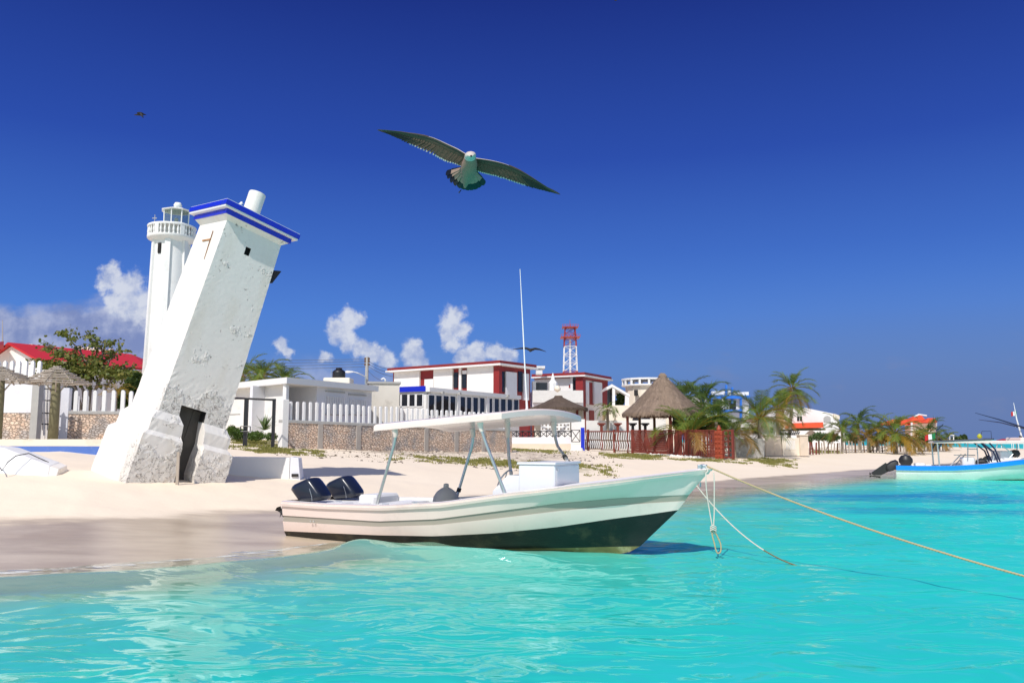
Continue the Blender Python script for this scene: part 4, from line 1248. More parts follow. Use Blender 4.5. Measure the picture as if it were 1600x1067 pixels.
# ------------------------------------------------------------------ birds
def gull():
    Yg = 3.3; KD = 3.3 / 4.8
    b = MB()
    g0 = P(734, 262, Yg)
    def gp(u, v, dy=0.0): return P(u, v, Yg + dy * KD)
    # body: loft along head -> tail, mats 0 white, 1 pale belly
    spine = [(735.6, 241.0, -.175, .6, 2), (735.4, 241.2, -.165, 5.2, 0), (735.2, 241.8, -.145, 8.2, 0), (734.9, 243.5, -.12, 9.0, 0), (734.6, 246.5, -.10, 9.0, 1), (734.2, 250, -.08, 10.5, 1), (733.6, 256, -.055, 12.6, 1), (732.8, 263, -.02, 12.8, 1),
             (731.3, 271, .03, 11.0, 1), (729.5, 279, .08, 8.0, 1), (727.6, 287, .12, 4.6, 1), (726.5, 293, .15, 2.0, 1)]
    k = Yg / F_PX
    rs = []
    for (u, v, dy, r, mi) in spine:
        c = gp(u, v, dy)
        rs.append([c + Vector((math.cos(a) * r * k, math.sin(a) * r * k * .55, math.sin(a) * r * k * .86)) for a in [2 * math.pi * j / 18 for j in range(18)]])
    for i in range(len(rs) - 1):
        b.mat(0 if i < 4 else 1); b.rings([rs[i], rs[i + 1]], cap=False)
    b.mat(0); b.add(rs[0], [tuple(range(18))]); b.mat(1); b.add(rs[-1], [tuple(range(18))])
    # dark smudge behind the eye, beak, eyes
    b.mat(2)
    bk = gp(736.3, 245.3, -.215)
    base = [gp(736 + 1.9 * math.cos(a), 243.6 + 1.5 * math.sin(a), -.165) for a in [2 * math.pi * j / 8 for j in range(8)]]
    mid = [gp(736.2 + 1.4 * math.cos(a), 244.6 + 1.2 * math.sin(a), -.20) for a in [2 * math.pi * j / 8 for j in range(8)]]
    b.rings([base, mid, [bk + (p - bk) * .12 for p in mid]])
    for (u, v, dy) in ((731.0, 243.2, -.155), (740.4, 243.6, -.150)):
        c = gp(u, v, dy); r = 1.7 * k
        b.rings([[c + Vector((r * math.cos(f) * math.cos(a), r * math.sin(f), r * math.cos(f) * math.sin(a))) for a in [2 * math.pi * j / 8 for j in range(8)]] for f in (-1.4, -.7, 0, .7, 1.4)])
    # wings
    LLe = [(748, 262), (727.3, 241), (714, 233), (700, 226.5), (688, 220.6), (677, 215.8), (663, 212), (650, 209.6), (638, 208), (626, 206), (615, 204.8), (602, 203.4), (589.7, 202.9)]
    LTe = [(735, 268), (718.5, 258.5), (708, 255.5), (696, 251.7), (688, 248), (679, 243.4), (663, 235), (650, 229.8), (638, 224.6), (626, 218.5), (615, 213.5), (602, 208), (589.7, 203.6)]
    RLe = [(722, 250), (744, 248.0), (754, 249.3), (764, 250.7), (777, 253.3), (789, 256.5), (801, 261), (812.5, 266.2), (822, 271.8), (832, 277.9), (843, 285), (858, 294.5), (875.6, 304)]
    RTe = [(735, 264), (744.8, 267), (754.5, 270), (764, 272.6), (774, 275), (786, 278.8), (799, 282.7), (811, 286.8), (822, 290.5), (834, 294), (845, 297), (860, 300.5), (875.6, 304.4)]
    rnd = random.Random(4)
    for Le, Te in ((LLe, LTe), (RLe, RTe)):
        n = len(Le)
        def at(lst, s):
            s = s * (n - 1); i = min(int(s), n - 2); f = s - i
            return (lst[i][0] * (1 - f) + lst[i + 1][0] * f, lst[i][1] * (1 - f) + lst[i + 1][1] * f)
        def wp(s, c, lift=0.0):
            a, d = at(Le, s), at(Te, s)
            dy = -.02 + .10 * s * s + .05 * c       # tips sweep back, trailing edge back
            p = gp(a[0] + (d[0] - a[0]) * c, a[1] + (d[1] - a[1]) * c, dy)
            return p + Vector((0, lift * KD, 0))
        # covert surface with camber (closed, thin)
        NS, NC = 40, 7
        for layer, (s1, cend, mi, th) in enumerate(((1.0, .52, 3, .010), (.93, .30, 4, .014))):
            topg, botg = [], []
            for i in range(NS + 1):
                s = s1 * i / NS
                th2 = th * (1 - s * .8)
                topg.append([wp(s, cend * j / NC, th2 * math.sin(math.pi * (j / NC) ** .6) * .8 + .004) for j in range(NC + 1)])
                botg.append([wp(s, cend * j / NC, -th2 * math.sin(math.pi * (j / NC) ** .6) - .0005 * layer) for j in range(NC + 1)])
            m_ = NC + 1
            b.mat(mi)
            f_ = [(i * m_ + j, i * m_ + j + 1, (i + 1) * m_ + j + 1, (i + 1) * m_ + j) for i in range(NS) for j in range(NC)]
            b.add([p for r_ in topg for p in r_], f_); b.add([p for r_ in botg for p in r_], [tuple(reversed(x)) for x in f_])
        # flight feathers: individual overlapping blades
        NF = 34
        for i in range(NF):
            s = .06 + .94 * i / (NF - 1)
            sr = max(.02, s - .03 - .10 * s)
            hw = (.021 - .006 * s) * (1 if i < NF - 3 else .8)
            root_ = wp(sr * .97, .36)
            ext = 1.03 + .05 * rnd.random() if s < .75 else 1.0 + .05 * rnd.random()
            tip = wp(min(s, 1), min(ext, 1.06))
            d = (tip - root_); w = Vector((d.z, 0, -d.x)).normalized() * (.011 * KD * (1 - .35 * s))
            mid_ = root_.lerp(tip, .62); l = -.0012 * (i % 2)
            off = Vector((0, (-.002 + l) * KD, 0)); of2 = Vector((0, .0015, 0))
            # shaft ridge lifted a little so that each feather catches its own light
            rid = Vector((0, -.0035 * KD, 0))
            b.mat(3 if s < .72 else 5)
            b.add([root_ - w + off, root_ + w + off, mid_ - w * 1.05 + off, mid_ + w * 1.05 + off, root_ + off + rid, mid_ + off + rid, root_.lerp(tip, .86) - w * .75 + off, root_.lerp(tip, .86) + w * .75 + off, root_.lerp(tip, .86) + off + rid],
                  [(0, 4, 5, 2), (4, 1, 3, 5), (2, 5, 8, 6), (5, 3, 7, 8)])
            b.mat(0 if s < .68 else 5)
            q0 = root_.lerp(tip, .86)
            b.add([q0 - w * .75 + off, q0 + off + rid, q0 + w * .75 + off, tip + off, tip - w * .3 - d * .03 + off, tip + w * .3 - d * .03 + off], [(0, 1, 3, 4), (1, 2, 5, 3)])
        # white leading edge line on the inner wing
        b.mat(0)
        b.tube([wp(.07 + .42 * i / 20, 0) for i in range(21)], [.0042 * KD * (1 - i / 28) for i in range(21)], 6)
        b.mat(3); b.tube([wp(.46 + .54 * i / 24, 0) for i in range(25)], [.004 * KD * (1 - i / 26) for i in range(25)], 6)
    # tail fan
    fan = [(696.5, 271, 1), (698.5, 276.5, 1), (703, 283, 1), (709, 288.5, 1), (716, 293, 1), (723, 296.2, 1), (730, 297.6, 1), (737, 297.6, 1), (744, 296, 1), (750.5, 292.8, 1), (757.4, 288.2, 1)]
    hub = [(722, 262.5), (723, 264), (724, 266), (725, 267), (726.5, 268), (728, 268), (731, 268), (733.5, 268), (736, 268), (738, 267), (740, 265)]
    for i, ((u, v, _), (hu, hv)) in enumerate(zip(fan, hub)):
        a = gp(hu, hv, .06); t = gp(u, v, .21); d = t - a
        w = Vector((d.z, 0, -d.x)).normalized(); z_ = Vector((0, -.0018 * KD * (i % 2), 0)); rid = Vector((0, -.004 * KD, 0))
        q1 = a.lerp(t, .66); q2 = a.lerp(t, .93); w0, w1, w2 = .006 * KD, .0165 * KD, .0185 * KD
        b.mat(6); b.add([a - w * w0 + z_, a + z_ + rid, a + w * w0 + z_, q1 - w * w1 + z_, q1 + z_ + rid, q1 + w * w1 + z_], [(0, 1, 4, 3), (1, 2, 5, 4)])
        b.mat(2); b.add([q1 - w * w1 + z_, q1 + z_ + rid, q1 + w * w1 + z_, q2 - w * w2 + z_, q2 + z_ + rid, q2 + w * w2 + z_, t - w * .006 + z_, t + z_, t + w * .006 + z_], [(0, 1, 4, 3), (1, 2, 5, 4), (3, 4, 7, 6), (4, 5, 8, 7)])
        if i in (0, 10):
            sg = -1 if i == 0 else 1
            # dark outer vane
            b.add([a + w * w0 * .6 * -sg + z_ * 2 - Vector((0, .001, 0)), a + w * w0 * 1.5 * -sg + z_ * 2, q1 + w * (w1 + .0007) * -sg + z_ * 2 - Vector((0, .003, 0)), q1 + w * w1 * .6 * -sg + z_ * 2 - Vector((0, .005, 0))], [(0, 1, 2, 3)])
    # tucked foot
    b.mat(2); b.tube([gp(720.5, 297, .16), gp(718.2, 300, .15)], .002, 5); b.tube([gp(718.2, 300, .15), gp(716.5, 301.5, .15)], .0028, 5)
    r = (g0.x, g0.y, g0.z)
    b.v = [(x - r[0], y - r[1], z - r[2]) for x, y, z in b.v]
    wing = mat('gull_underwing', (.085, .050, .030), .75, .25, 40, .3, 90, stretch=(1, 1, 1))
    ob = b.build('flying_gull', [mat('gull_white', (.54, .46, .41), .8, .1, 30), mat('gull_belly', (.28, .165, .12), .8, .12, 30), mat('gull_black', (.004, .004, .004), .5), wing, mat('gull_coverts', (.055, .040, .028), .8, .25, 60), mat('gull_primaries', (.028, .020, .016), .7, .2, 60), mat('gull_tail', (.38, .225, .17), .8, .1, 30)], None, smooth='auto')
    ob.location = r
    tag(ob, 'large grey and white gull gliding overhead with wings spread and black-edged fan tail', 'gull')
gull()


def far_bird(name, pts, body, Yd, label, cat='bird'):
    """dark soaring bird: one mesh, wings as tapered closed blades plus a spindle body"""
    b = MB(); o = P(body[0][0], body[0][1], Yd)
    for line in pts:
        rs = []
        for (u, v, w, dy) in line:
            p = P(u, v, Yd + dy); h = w * 2.0 * Yd / FH
            rs.append([p + Vector((0, -h * .8, -h * .1)), p + Vector((0, 0, -h * .5)), p + Vector((0, h * .8, 0)), p + Vector((0, 0, h * .5))])
        b.rings(rs)
    rr_ = []
    bp_ = [P(u, v, Yd + dy) for u, v, r, dy in body]
    b.tube(bp_, [r * 1.3 * Yd / FH for u, v, r, dy in body], 8)
    b.v = [(x - o.x, y - o.y, z - o.z) for x, y, z in b.v]
    ob = b.build(name, mat('dark_plumage', (.02, .018, .016), .8, .2, 20), None, smooth=True); ob.location = o
    tag(ob, label, cat)
far_bird('soaring_bird', [[(829, 547, 2.6, 0), (822, 544.2, 1.8, .1), (814, 544.2, 1.2, .3), (801, 545.8, .3, .7)], [(829, 547, 2.6, 0), (836, 544.8, 1.8, .1), (843, 545.8, 1.3, .3), (853.5, 549.5, .3, .7)]],
         [(828.6, 549, .4, -.7), (828.6, 548, 1.6, -.4), (828.7, 547.5, 2.0, 0), (829, 547.5, 1.2, .6), (829.2, 547.6, .3, 1.2)], 60, 'black frigate bird soaring beside the whip antenna above the red and white building')
far_bird('distant_bird', [[(221, 178.5, 3.0, 0), (216, 179.3, 1.9, .1), (209.5, 180, .4, .3)], [(220, 178.5, 3.0, 0), (222.5, 181, 2.4, -.2), (223.8, 184.3, .8, -.4)]],
         [(214, 176.5, .4, -.2), (217, 177.6, 1.8, 0), (221, 178.6, 2.4, .2), (224.5, 179, 1.0, .4), (228.5, 180.2, .3, .6)], 55, 'small dark bird high in the sky above the lighthouses')
far_bird('edge_bird', [[(962, -1.8, 2.0, 0), (956, -2.5, 1.2, .1), (948, -2, .4, .3)], [(962, -1.8, 2.0, 0), (968, -2.5, 1.2, .1), (976, -2, .4, .3)]],
         [(960, -1, .5, -.3), (962, -1, 2.4, 0), (965, -1, .5, .4)], 55, 'tiny dark bird cut off by the top edge of the photo')
# ------------------------------------------------------------------ fences on the left
def gline(u, Y): return XU(u, Y), Y


def picket_fence(name, label, u0, Y0, u1, Y1, ztop_stone, zcap, zpick, n, slope=0.0, base_mat='stone', group=None, piers=(), shade=False, top='peak', stone_to=None, zbase=None, w=.115):
    x0, x1 = XU(u0, Y0), XU(u1, Y1)
    fr = Frame(x0, Y0, math.degrees(math.atan2(Y1 - Y0, x1 - x0))); L = math.hypot(x1 - x0, Y1 - Y0)
    zb = min(gz(x0, Y0), gz(x1, Y1)) - .5
    _f = fr
    def fr(x, y, z): return _f(x, y, z + (slope * x / L if z > zb + .3 else 0))
    r = thing(name, label, 'fence', (x0, Y0, zb + .5), group=group)
    b = MB()
    if base_mat: 
        b.box(0, L, 0, .28, zb, ztop_stone, fr); b.build('stone_wall', M[base_mat], r)
    b = MB(); b.bev(-.02, L + .02, -.03, .31, ztop_stone, zcap, .02, fr); b.build('coping', M['concrete'] if not shade else M['beige'], r)
    for k in range(n):
        x = L * (k + .5) / n
        c = MB(); y0, y1 = .08, .08 + w
        h = zpick
        jit = ((k * 7919) % 13 - 6) * .004; h += jit
        ring = [(x - w / 2 + jit, y0), (x + w / 2 + jit, y0), (x + w / 2 + jit, y1), (x - w / 2 + jit, y1)]
        c.rings([[fr(a, d, zcap) for a, d in ring], [fr(a, d, h - w * .55) for a, d in ring], [fr(x + (a - x) * .72, d, h - w * .15) for a, d in ring], [fr(x + (a - x) * .25, d, h) for a, d in ring]])
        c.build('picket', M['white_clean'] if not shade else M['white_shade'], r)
    for (xx, z1, mm, wd) in piers:
        c = MB(); c.bev(xx - wd / 2, xx + wd / 2, -.035, .315, zb, z1, .02, fr); c.build('pier', M[mm], r)
    return r, fr, L


zc = 2.66
r_, fr_, L_ = picket_fence('picket_fence', 'long low stone wall topped with white concrete pickets in front of the white bungalow', 440, 39.5, 800, 50.5, 2.56, 2.70, 3.60, 44, slope=-.30,
                           piers=[(.16, 3.66, 'white', .34)] + [(x, 2.56, 'pier', .30) for x in (2.1, 4.35, 6.6, 8.8, 11.0, 13.1)])
r2, f2, L2 = picket_fence('picket_fence', 'short stone wall with white pickets left of the leaning lighthouse, by the sea grape tree', 92, 38.0, 222, 38.6, 2.92, 3.06, ZV(609, 38), 9,
                          piers=[(.16, ZV(606, 38), 'white_shade', .36)], w=.16)
r3, f3, L3 = picket_fence('picket_fence', 'farther row of grey-white pickets seen behind the short stone wall', 96, 46.0, 235, 47.0, 2.4, 2.9, ZV(617, 46), 10, base_mat='beige', shade=True, w=.18)
# tall plaster wall far left with pickets on it
x0, Y0 = XU(-60, 36), 36.0; x1 = XU(56, 36)
fr = Frame(x0, Y0, 0); L = x1 - x0; w_ = thing('tall_plaster_wall', 'tall grey-white plaster wall on a stone base with white pickets along its top, far left', 'wall', (x0, Y0, 1.5))
b = MB(); b.box(0, L, 0, .3, 1.0, ZV(645, 36), fr); b.build('stone_wall', M['stone'], w_)
b = MB(); b.box(-.01, L - .28, -.02, .30, ZV(645, 36), ZV(596, 36), fr); b.build('plaster', M['white_shade'], w_)
b = MB(); b.box(L - .28, L + .02, -.04, .32, 1.0, ZV(594, 36), fr); b.build('pier', M['concrete'], w_)
for k in range(9):
    x = L - .12 - k * .30; c = MB(); c.rings([[fr(x - .075, .07, ZV(596, 36)), fr(x + .075, .07, ZV(596, 36)), fr(x + .075, .2, ZV(596, 36)), fr(x - .075, .2, ZV(596, 36))], [fr(x - .075, .07, ZV(566, 36)), fr(x + .075, .07, ZV(566, 36)), fr(x + .075, .2, ZV(566, 36)), fr(x - .075, .2, ZV(566, 36))], [fr(x - .03, .1, ZV(563, 36)), fr(x + .03, .1, ZV(563, 36)), fr(x + .03, .17, ZV(563, 36)), fr(x - .03, .17, ZV(563, 36))]])
    c.build('picket', M['white_clean'], w_)
# little iron gate between
gt = thing('iron_gate', 'dark iron garden gate between the tall plaster wall and the picket fence', 'gate', (XU(74, 37), 37, 1.6))
def bar(root, name, u0, v0, u1, v1, Y, r=.03, m='black'):
    b = MB(); b.tube([P(u0, v0, Y), P(u1, v1, Y)], r, 6); return b.build(name, M[m], root)
for u in (58, 69, 90): bar(gt, 'upright', u, 680, u, 605 if u != 69 else 602, 37, .04, 'black' if u != 69 else 'white')
for v in (607, 625, 645, 662): bar(gt, 'crossbar', 58, v, 90, v + 1, 37, .03)
for u in (62, 66, 74, 80, 85): bar(gt, 'bar', u, 672, u, 626, 37.02, .02, 'concrete')

# promenade walls left
b = MB(); fr = Frame(XU(-60, 31), 31, 0); L = XU(170, 31) - XU(-60, 31); b.box(0, L, 0, .4, .8, ZV(686, 31), fr)
o = b.build('low_cream_wall', M['cream'], None); tag(o, 'long low cream wall running below the left stone fence', 'wall')
bw = thing('blue_low_wall', 'low faded blue wall with a thin white line, left of the leaning lighthouse', 'wall', (XU(90, 27), 27, 1.0))
fr = Frame(XU(-60, 27), 27, 0); L = XU(175, 27) - XU(-60, 27)
b = MB(); b.box(0, L, 0, .4, .6, ZV(712, 27), fr); b.box(0, L, 0, .4, ZV(711, 27), ZV(697, 27), fr); b.build('wall_body', M['bluelight'], bw)
b = MB(); b.box(0, L, -.01, .41, ZV(712, 27), ZV(711, 27), fr); b.build('white_line', M['white_clean'], bw)

# ------------------------------------------------------------------ driftwood parasols
def parasol(u, Y, vtop, veave, R, label):
    x = XU(u, Y); zt, ze = ZV(vtop, Y), ZV(veave, Y)
    r = thing('driftwood_parasol', label, 'parasol', (x, Y, gz(x, Y)), group='driftwood parasols')
    b = MB(); b.tube([(x, Y, gz(x, Y) - .3), (x + .01, Y, ze - .5), (x, Y, zt - .1)], [.20, .17, .14], 12); b.build('post', mat('greenish_post', (.20, .18, .10), .9, .25, 8, .4, 20), r, smooth=True)
    rnd = random.Random(int(u)); n = 8
    for k in range(n):
        a = 2 * math.pi * k / n + .2; c = MB(); c.tube([(x, Y, zt - .03), (x + R * math.cos(a) * 1.02, Y + R * math.sin(a) * 1.02, ze - .02)], .028, 6); c.build('rafter', M['wood'], r)
    for q in range(9):
        f = .10 + .9 * q / 8; b = MB()
        for k in range(n):
            a0, a1 = 2 * math.pi * k / n + .2, 2 * math.pi * (k + 1) / n + .2
            e = .05 + rnd.random() * .04
            j = [(rnd.random() - .5) * .05 for _ in range(4)]
            p0 = Vector((x + R * f * math.cos(a0), Y + R * f * math.sin(a0), zt + (ze - zt) * f + .03 + j[0])); p1 = Vector((x + R * f * math.cos(a1), Y + R * f * math.sin(a1), zt + (ze - zt) * f + .03 + j[1]))
            d = p1 - p0; b.tube([p0 - d * e, p0.lerp(p1, .5) + Vector((0, 0, j[2])), p1 + d * e], .026 + .008 * rnd.random(), 6)
        b.build('slat_ring', M['wood'], r)
    b = MB()
    for k in range(4):
        a = math.pi / 2 * k + .5; b.tube([(x, Y, ze - .55), (x + .55 * math.cos(a), Y + .55 * math.sin(a), ze - .02 + (zt - ze) * .45)], .03, 5)
    b.build('brace', M['wood'], r)
parasol(82, 34, 571, 600, 1.33, 'driftwood slat parasol on a thick post left of the leaning lighthouse')
parasol(-6, 33, 573, 597, 1.4, 'driftwood slat parasol cut off by the left edge of the photo')

# ------------------------------------------------------------------ red-roofed house left
Yh = 56.0
rh = thing('red_roofed_house', 'white house with bright red pitched roof behind the sea grape tree', 'house', (XU(100, Yh), Yh, 1.7))
A = P(12, 538, 55); Bp = P(205, 556, 66)       # ridge
E1 = P(62, 567, 52); E2 = P(236, 579, 60)      # front eave
Bk1 = A + (A - E1); Bk1.z = E1.z; Bk2 = E2 + (Bp - E2) * 2; Bk2.z = E2.z
HF = P(230, 566, 69)
th_ = Vector((0, 0, .14))
b = MB(); b.hexa([E1, E2, Bp, A, E1 + th_, E2 + th_, Bp + th_, A + th_]); b.hexa([A, Bp, Bk2, Bk1, A + th_, Bp + th_, Bk2 + th_, Bk1 + th_])
b.hexa([E2, HF, Bp, Bp, E2 + th_, HF + th_, Bp + th_, Bp + th_]); b.build('roof', M['redroof'], rh)
L0 = P(-30, 556, 50); L0.z = E1.z - .2
b = MB()
wall_pts = [E1 + Vector((.15, .4, -.05)), A + Vector((.1, .3, -.08)), Bk1 + Vector((0, 0, -.05))]
gb = [Vector((p.x, p.y, 1.2)) for p in wall_pts]
b.rings([[gb[0], gb[2], wall_pts[2], wall_pts[1], wall_pts[0]], [p + Vector((.25, .25, 0)) for p in (gb[0], gb[2], wall_pts[2], wall_pts[1], wall_pts[0])]])
w2 = [E1 + Vector((.3, .5, 0)), E2 + Vector((-.4, .5, 0))]
b.hexa([Vector((w2[0].x, w2[0].y, 1.2)), Vector((w2[1].x, w2[1].y, 1.2)), Vector((w2[1].x, w2[1].y + .3, 1.2)), Vector((w2[0].x, w2[0].y + .3, 1.2)), w2[0], w2[1], w2[1] + Vector((0, .3, 0)), w2[0] + Vector((0, .3, 0))])
b.build('wall', M['white'], rh)
for (u0, v0, u1, v1) in ((100, 600, 118, 640), (20, 590, 32, 610)):
    Yw = 53.2 if u0 > 50 else 52.0
    b = MB(); p0, p1 = P(u0, v1, Yw), P(u1, v0, Yw); b.box(p0.x, p1.x, p0.y - .2, p0.y + .1, p0.z, p1.z); b.build('window', M['glass'], rh)
b = MB(); p = P(48, 541, 57.5); b.box(p.x - .12, p.x + .12, p.y, p.y + .3, p.z - .3, p.z + .15); b.build('roof_vent', M['cream'], rh)
b = MB(); q_ = P(146, 548, 64.75); b.box(q_.x - 1.5, q_.x + 1.5, q_.y - .1, q_.y + .1, q_.z - .6, q_.z - .1)
for k in range(14): q_ = P(120 + 4 * k, 546 + .35 * k, 64.6); b.box(q_.x - .14, q_.x + .14, q_.y, q_.y + .3, q_.z - .5, q_.z + .08 + .1 * ((k * 5) % 3))
b.build('roof_ornament', M['cream'], rh)
b = MB(); p = P(-20, 575, 50); b.rings([[P(-40, 545, 54), P(6, 538, 54), P(6, 545, 54), P(-40, 553, 54)], [P(-40, 540, 60), P(6, 533, 60), P(6, 540, 60), P(-40, 548, 60)]]); b.build('roof', M['red'], rh)
tvm = MB(); tvm.tube([P(4, 545, 60), P(4, 500, 60)], [.05, .02], 6); o = tvm.build('thin_mast', M['concrete'], None); tag(o, 'thin grey mast rising behind the red-roofed house at the left edge', 'mast')

# ------------------------------------------------------------------ white bungalow
Yb_ = 45.0
bg_ = thing('bungalow', 'low white flat-roofed bungalow with a shaded corner porch', 'house', (XU(447, Yb_), Yb_, 1.5))
Ar = P(448, 599, 45); Br = P(612, 612, 53.5); Cr = P(335, 611, 50.5)
z_f = Ar.z
cA, cB, cC = Vector((Ar.x, Ar.y)), Vector((XU(590, 52.5), 52.5)), Vector((XU(330, 51.5), 51.5))
cD = cB + (cC - cA)
b = MB(); b.prism([(cA.x, cA.y), (cB.x, cB.y), (cD.x, cD.y), (cC.x, cC.y)], z_f, z_f + .34); b.build('roof', M['white_clean'], bg_)
frR = Frame(cA.x, cA.y, math.degrees(math.atan2(cB.y - cA.y, cB.x - cA.x)))   # x along right side, y into house(left)
LR = (cB - cA).length
def y_in(x): return .35
# porch: column near corner, walls recessed to x 1.6
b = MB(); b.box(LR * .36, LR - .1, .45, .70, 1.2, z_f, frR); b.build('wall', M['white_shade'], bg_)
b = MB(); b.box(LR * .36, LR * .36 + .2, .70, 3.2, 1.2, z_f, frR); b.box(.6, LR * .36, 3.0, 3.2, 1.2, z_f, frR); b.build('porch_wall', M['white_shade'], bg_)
b = MB(); b.bev(.25, .50, .25, .50, 1.2, z_f, .02, frR); b.build('column', M['white_clean'], bg_)
frL = Frame(cA.x, cA.y, math.degrees(math.atan2(cC.y - cA.y, cC.x - cA.x)))
b = MB(); b.box(1.3, (cC - cA).length - .1, -.75, -.5, 1.2, z_f, frL); b.build('wall', M['white'], bg_)
b = MB(); yd = 2.94; xa = frR.xu(428, yd); 
x0d, x1d = frR.xu(427, yd), frR.xu(447, yd); x0d, x1d = min(x0d, x1d), max(x0d, x1d)
b.box(x0d, x1d, yd - .02, yd + .04, 1.3, frR.zv(617, x0d, yd), frR); b.build('door', M['dark'], bg_)
b = MB(); xx = frR.xu(462, yd); 
b.lathe([(.02, 0), (.13, .05), (.16, .25), (.10, .45), (.02, .5)], frR(xx, yd - .1, frR.zv(628, xx, yd)), 10); b.build('porch_lamp', M['darkwood'], bg_)
for (ua, ub, vt, vb) in ((507, 535, 612, 648), (543, 569, 617, 648)):
    xa, xb = frR.xu(ua, .45), frR.xu(ub, .45); zt_, zb_ = frR.zv(vt, xa, .45), frR.zv(vb, xb, .45)
    b = MB(); b.box(xa, xb, .42, .46, zb_, zt_, frR); wn = b.build('window', M['white_shade'], bg_)
    b = MB(); b.box(xa - .05, xb + .05, .36, .43, zt_, zt_ + .07, frR); b.build('lintel', M['concrete'], wn)
    b = MB(); b.box(xa - .05, xb + .05, .36, .43, zb_ - .05, zb_, frR); b.build('sill', M['concrete'], wn)
    c = MB(); nb = 10
    for k in range(nb): xk = xa + (xb - xa) * (k + .5) / nb; c.box(xk - .035, xk + .035, .30, .34, zb_, zt_ - .25, frR)
    c.build('security_bars', M['white_clean'], wn)
# left side window sill
b = MB(); xs0 = frL.xu(380, -.75); xs1 = frL.xu(363, -.75); zs = frL.zv(647, xs0, -.75); b.box(min(xs0, xs1), max(xs0, xs1), -.765, -.5, zs - .05, zs + .02, frL); b.build('window_sill', M['concrete'], bg_)

# extension house, beige
eh = thing('beige_annex', 'plain beige rendered block between the bungalow and the long window front', 'building', (XU(600, 58), 58, 1.4))
fr = Frame(XU(575, 55), 55, 12)
b = MB(); b.box(0, 2.0, 0, 7, 1.0, ZV(599, 55), fr); b.build('wall', M['beige'], eh)
b = MB(); b.box(-.1, 2.1, -.08, 7, ZV(599, 55), ZV(597, 55) + .05, fr); b.build('parapet', M['concrete'], eh)
b = MB(); pz = P(602, 598, 58); b.tube([pz, pz + Vector((0, 0, .22)), pz + Vector((-.12, 0, .32)), pz + Vector((-.3, 0, .22))], .06, 8); b.build('vent_pipe', M['white_clean'], eh, smooth=True)

# tank on the bungalow roof
x_ = XU(527, 54); zt0 = ZV(591, 54)
b = MB(); b.bev(x_ - .85, x_ + .85, 54 - .7, 54 + .7, z_f + .3, zt0, .05); o = b.build('tank_plinth', M['cream'], None); tag(o, 'pale pinkish block on the roof carrying the black water tank', 'plinth')
wt_ = thing('water_tank', 'black ribbed plastic water tank on the bungalow roof', 'water tank', (x_, 54, zt0))
b = MB(); b.lathe([(.40, zt0), (.43, zt0 + .05), (.41, zt0 + .15), (.43, zt0 + .2), (.41, zt0 + .3), (.43, zt0 + .36), (.40, zt0 + .45), (.26, zt0 + .56), (.20, zt0 + .58), (.20, zt0 + .63)], (x_, 54, 0), 20); b.build('tank_body', M['black'], wt_, smooth=True)
b = MB(); b.lathe([(.21, zt0 + .63), (.21, zt0 + .67), (.05, zt0 + .70)], (x_, 54, 0), 16); b.build('lid', M['black'], wt_)
b = MB(); b.tube([(x_ - .5, 54, zt0 - .3), (x_ - .5, 54, zt0 + .62)], .018, 5); b.build('pipe', M['alu'], wt_)

# ------------------------------------------------------------------ long glazed room
fr = Frame(XU(670, 62), 62, -30)
gr = thing('glazed_terrace_room', 'long low white room with rows of dark windows and a blue band on its roof edge', 'building', (fr.o.x, fr.o.y, 1.3))
xl = fr.xu(612); yr = fr.yu(812)
ztr = ZV(604, 62); zfb = ZV(612, 62)
b = MB(); b.box(xl, -.05, .05, .3, 1.0, zfb, fr); b.box(-.3, -.05, .05, yr, 1.0, zfb, fr); b.build('wall', M['white'], gr)
b = MB(); b.box(xl - .1, .12, -.12, yr + .1, zfb, ztr - .05, fr); b.build('roof', M['white_clean'], gr)
b = MB(); b.box(xl + .02, -.25, -.16, -.12, zfb + .04, ztr + .06, fr); b.build('blue_band', M['blue'], gr)
def windows(root, fr, face, us, vt, vb, off=.02, mull=.09, name='window', vt2=None):
    """face 'y0': plane local y=const, us pairs are columns"""
    for (ua, ub) in us:
        if face[0] == 'y':
            c = face[1]; a0, a1 = fr.xu(ua, c), fr.xu(ub, c)
            zt_, zb_ = fr.zv(vt(ua), a0, c), fr.zv(vb(ua), a0, c)
            b = MB(); b.box(a0, a1, c - off, c + .03, zb_, zt_, fr); w_ = b.build(name, M['glass'], root)
            b = MB()
            for (p, q_, r, s) in ((a0 - mull / 2, a0 + mull / 2, zb_, zt_), (a1 - mull / 2, a1 + mull / 2, zb_, zt_), (a0 + mull / 2, a1 - mull / 2, zt_ - .05, zt_ + .04), (a0 + mull / 2, a1 - mull / 2, zb_ - .05, zb_ + .04)): b.box(p, q_, c - off - .03, c - off + .005, r, s, fr)
            b.build('frame', M['white_clean'], w_)
        else:
            c = face[1]; a0, a1 = fr.yu(ua, c), fr.yu(ub, c)
            zt_, zb_ = ZV(vt(ua), fr(c, a0, 0)[1]), ZV(vb(ua), fr(c, a0, 0)[1])
            b = MB(); b.box(c - .03, c + off, a0, a1, zb_, zt_, fr); w_ = b.build(name, M['glass'], root)
            b = MB()
            for (p, q_, r, s) in ((a0 - mull / 2, a0 + mull / 2, zb_, zt_), (a1 - mull / 2, a1 + mull / 2, zb_, zt_), (a0 + mull / 2, a1 - mull / 2, zt_ - .05, zt_ + .04), (a0 + mull / 2, a1 - mull / 2, zb_ - .05, zb_ + .04)): b.box(c + off - .005, c + off + .03, p, q_, r, s, fr)
            b.build('frame', M['white_clean'], w_)
windows(gr, fr, ('y', .05), [(615, 625.5), (626.5, 637), (638.5, 648.5), (650, 660.5)], lambda u: 615.5, lambda u: 635.5, mull=.10)
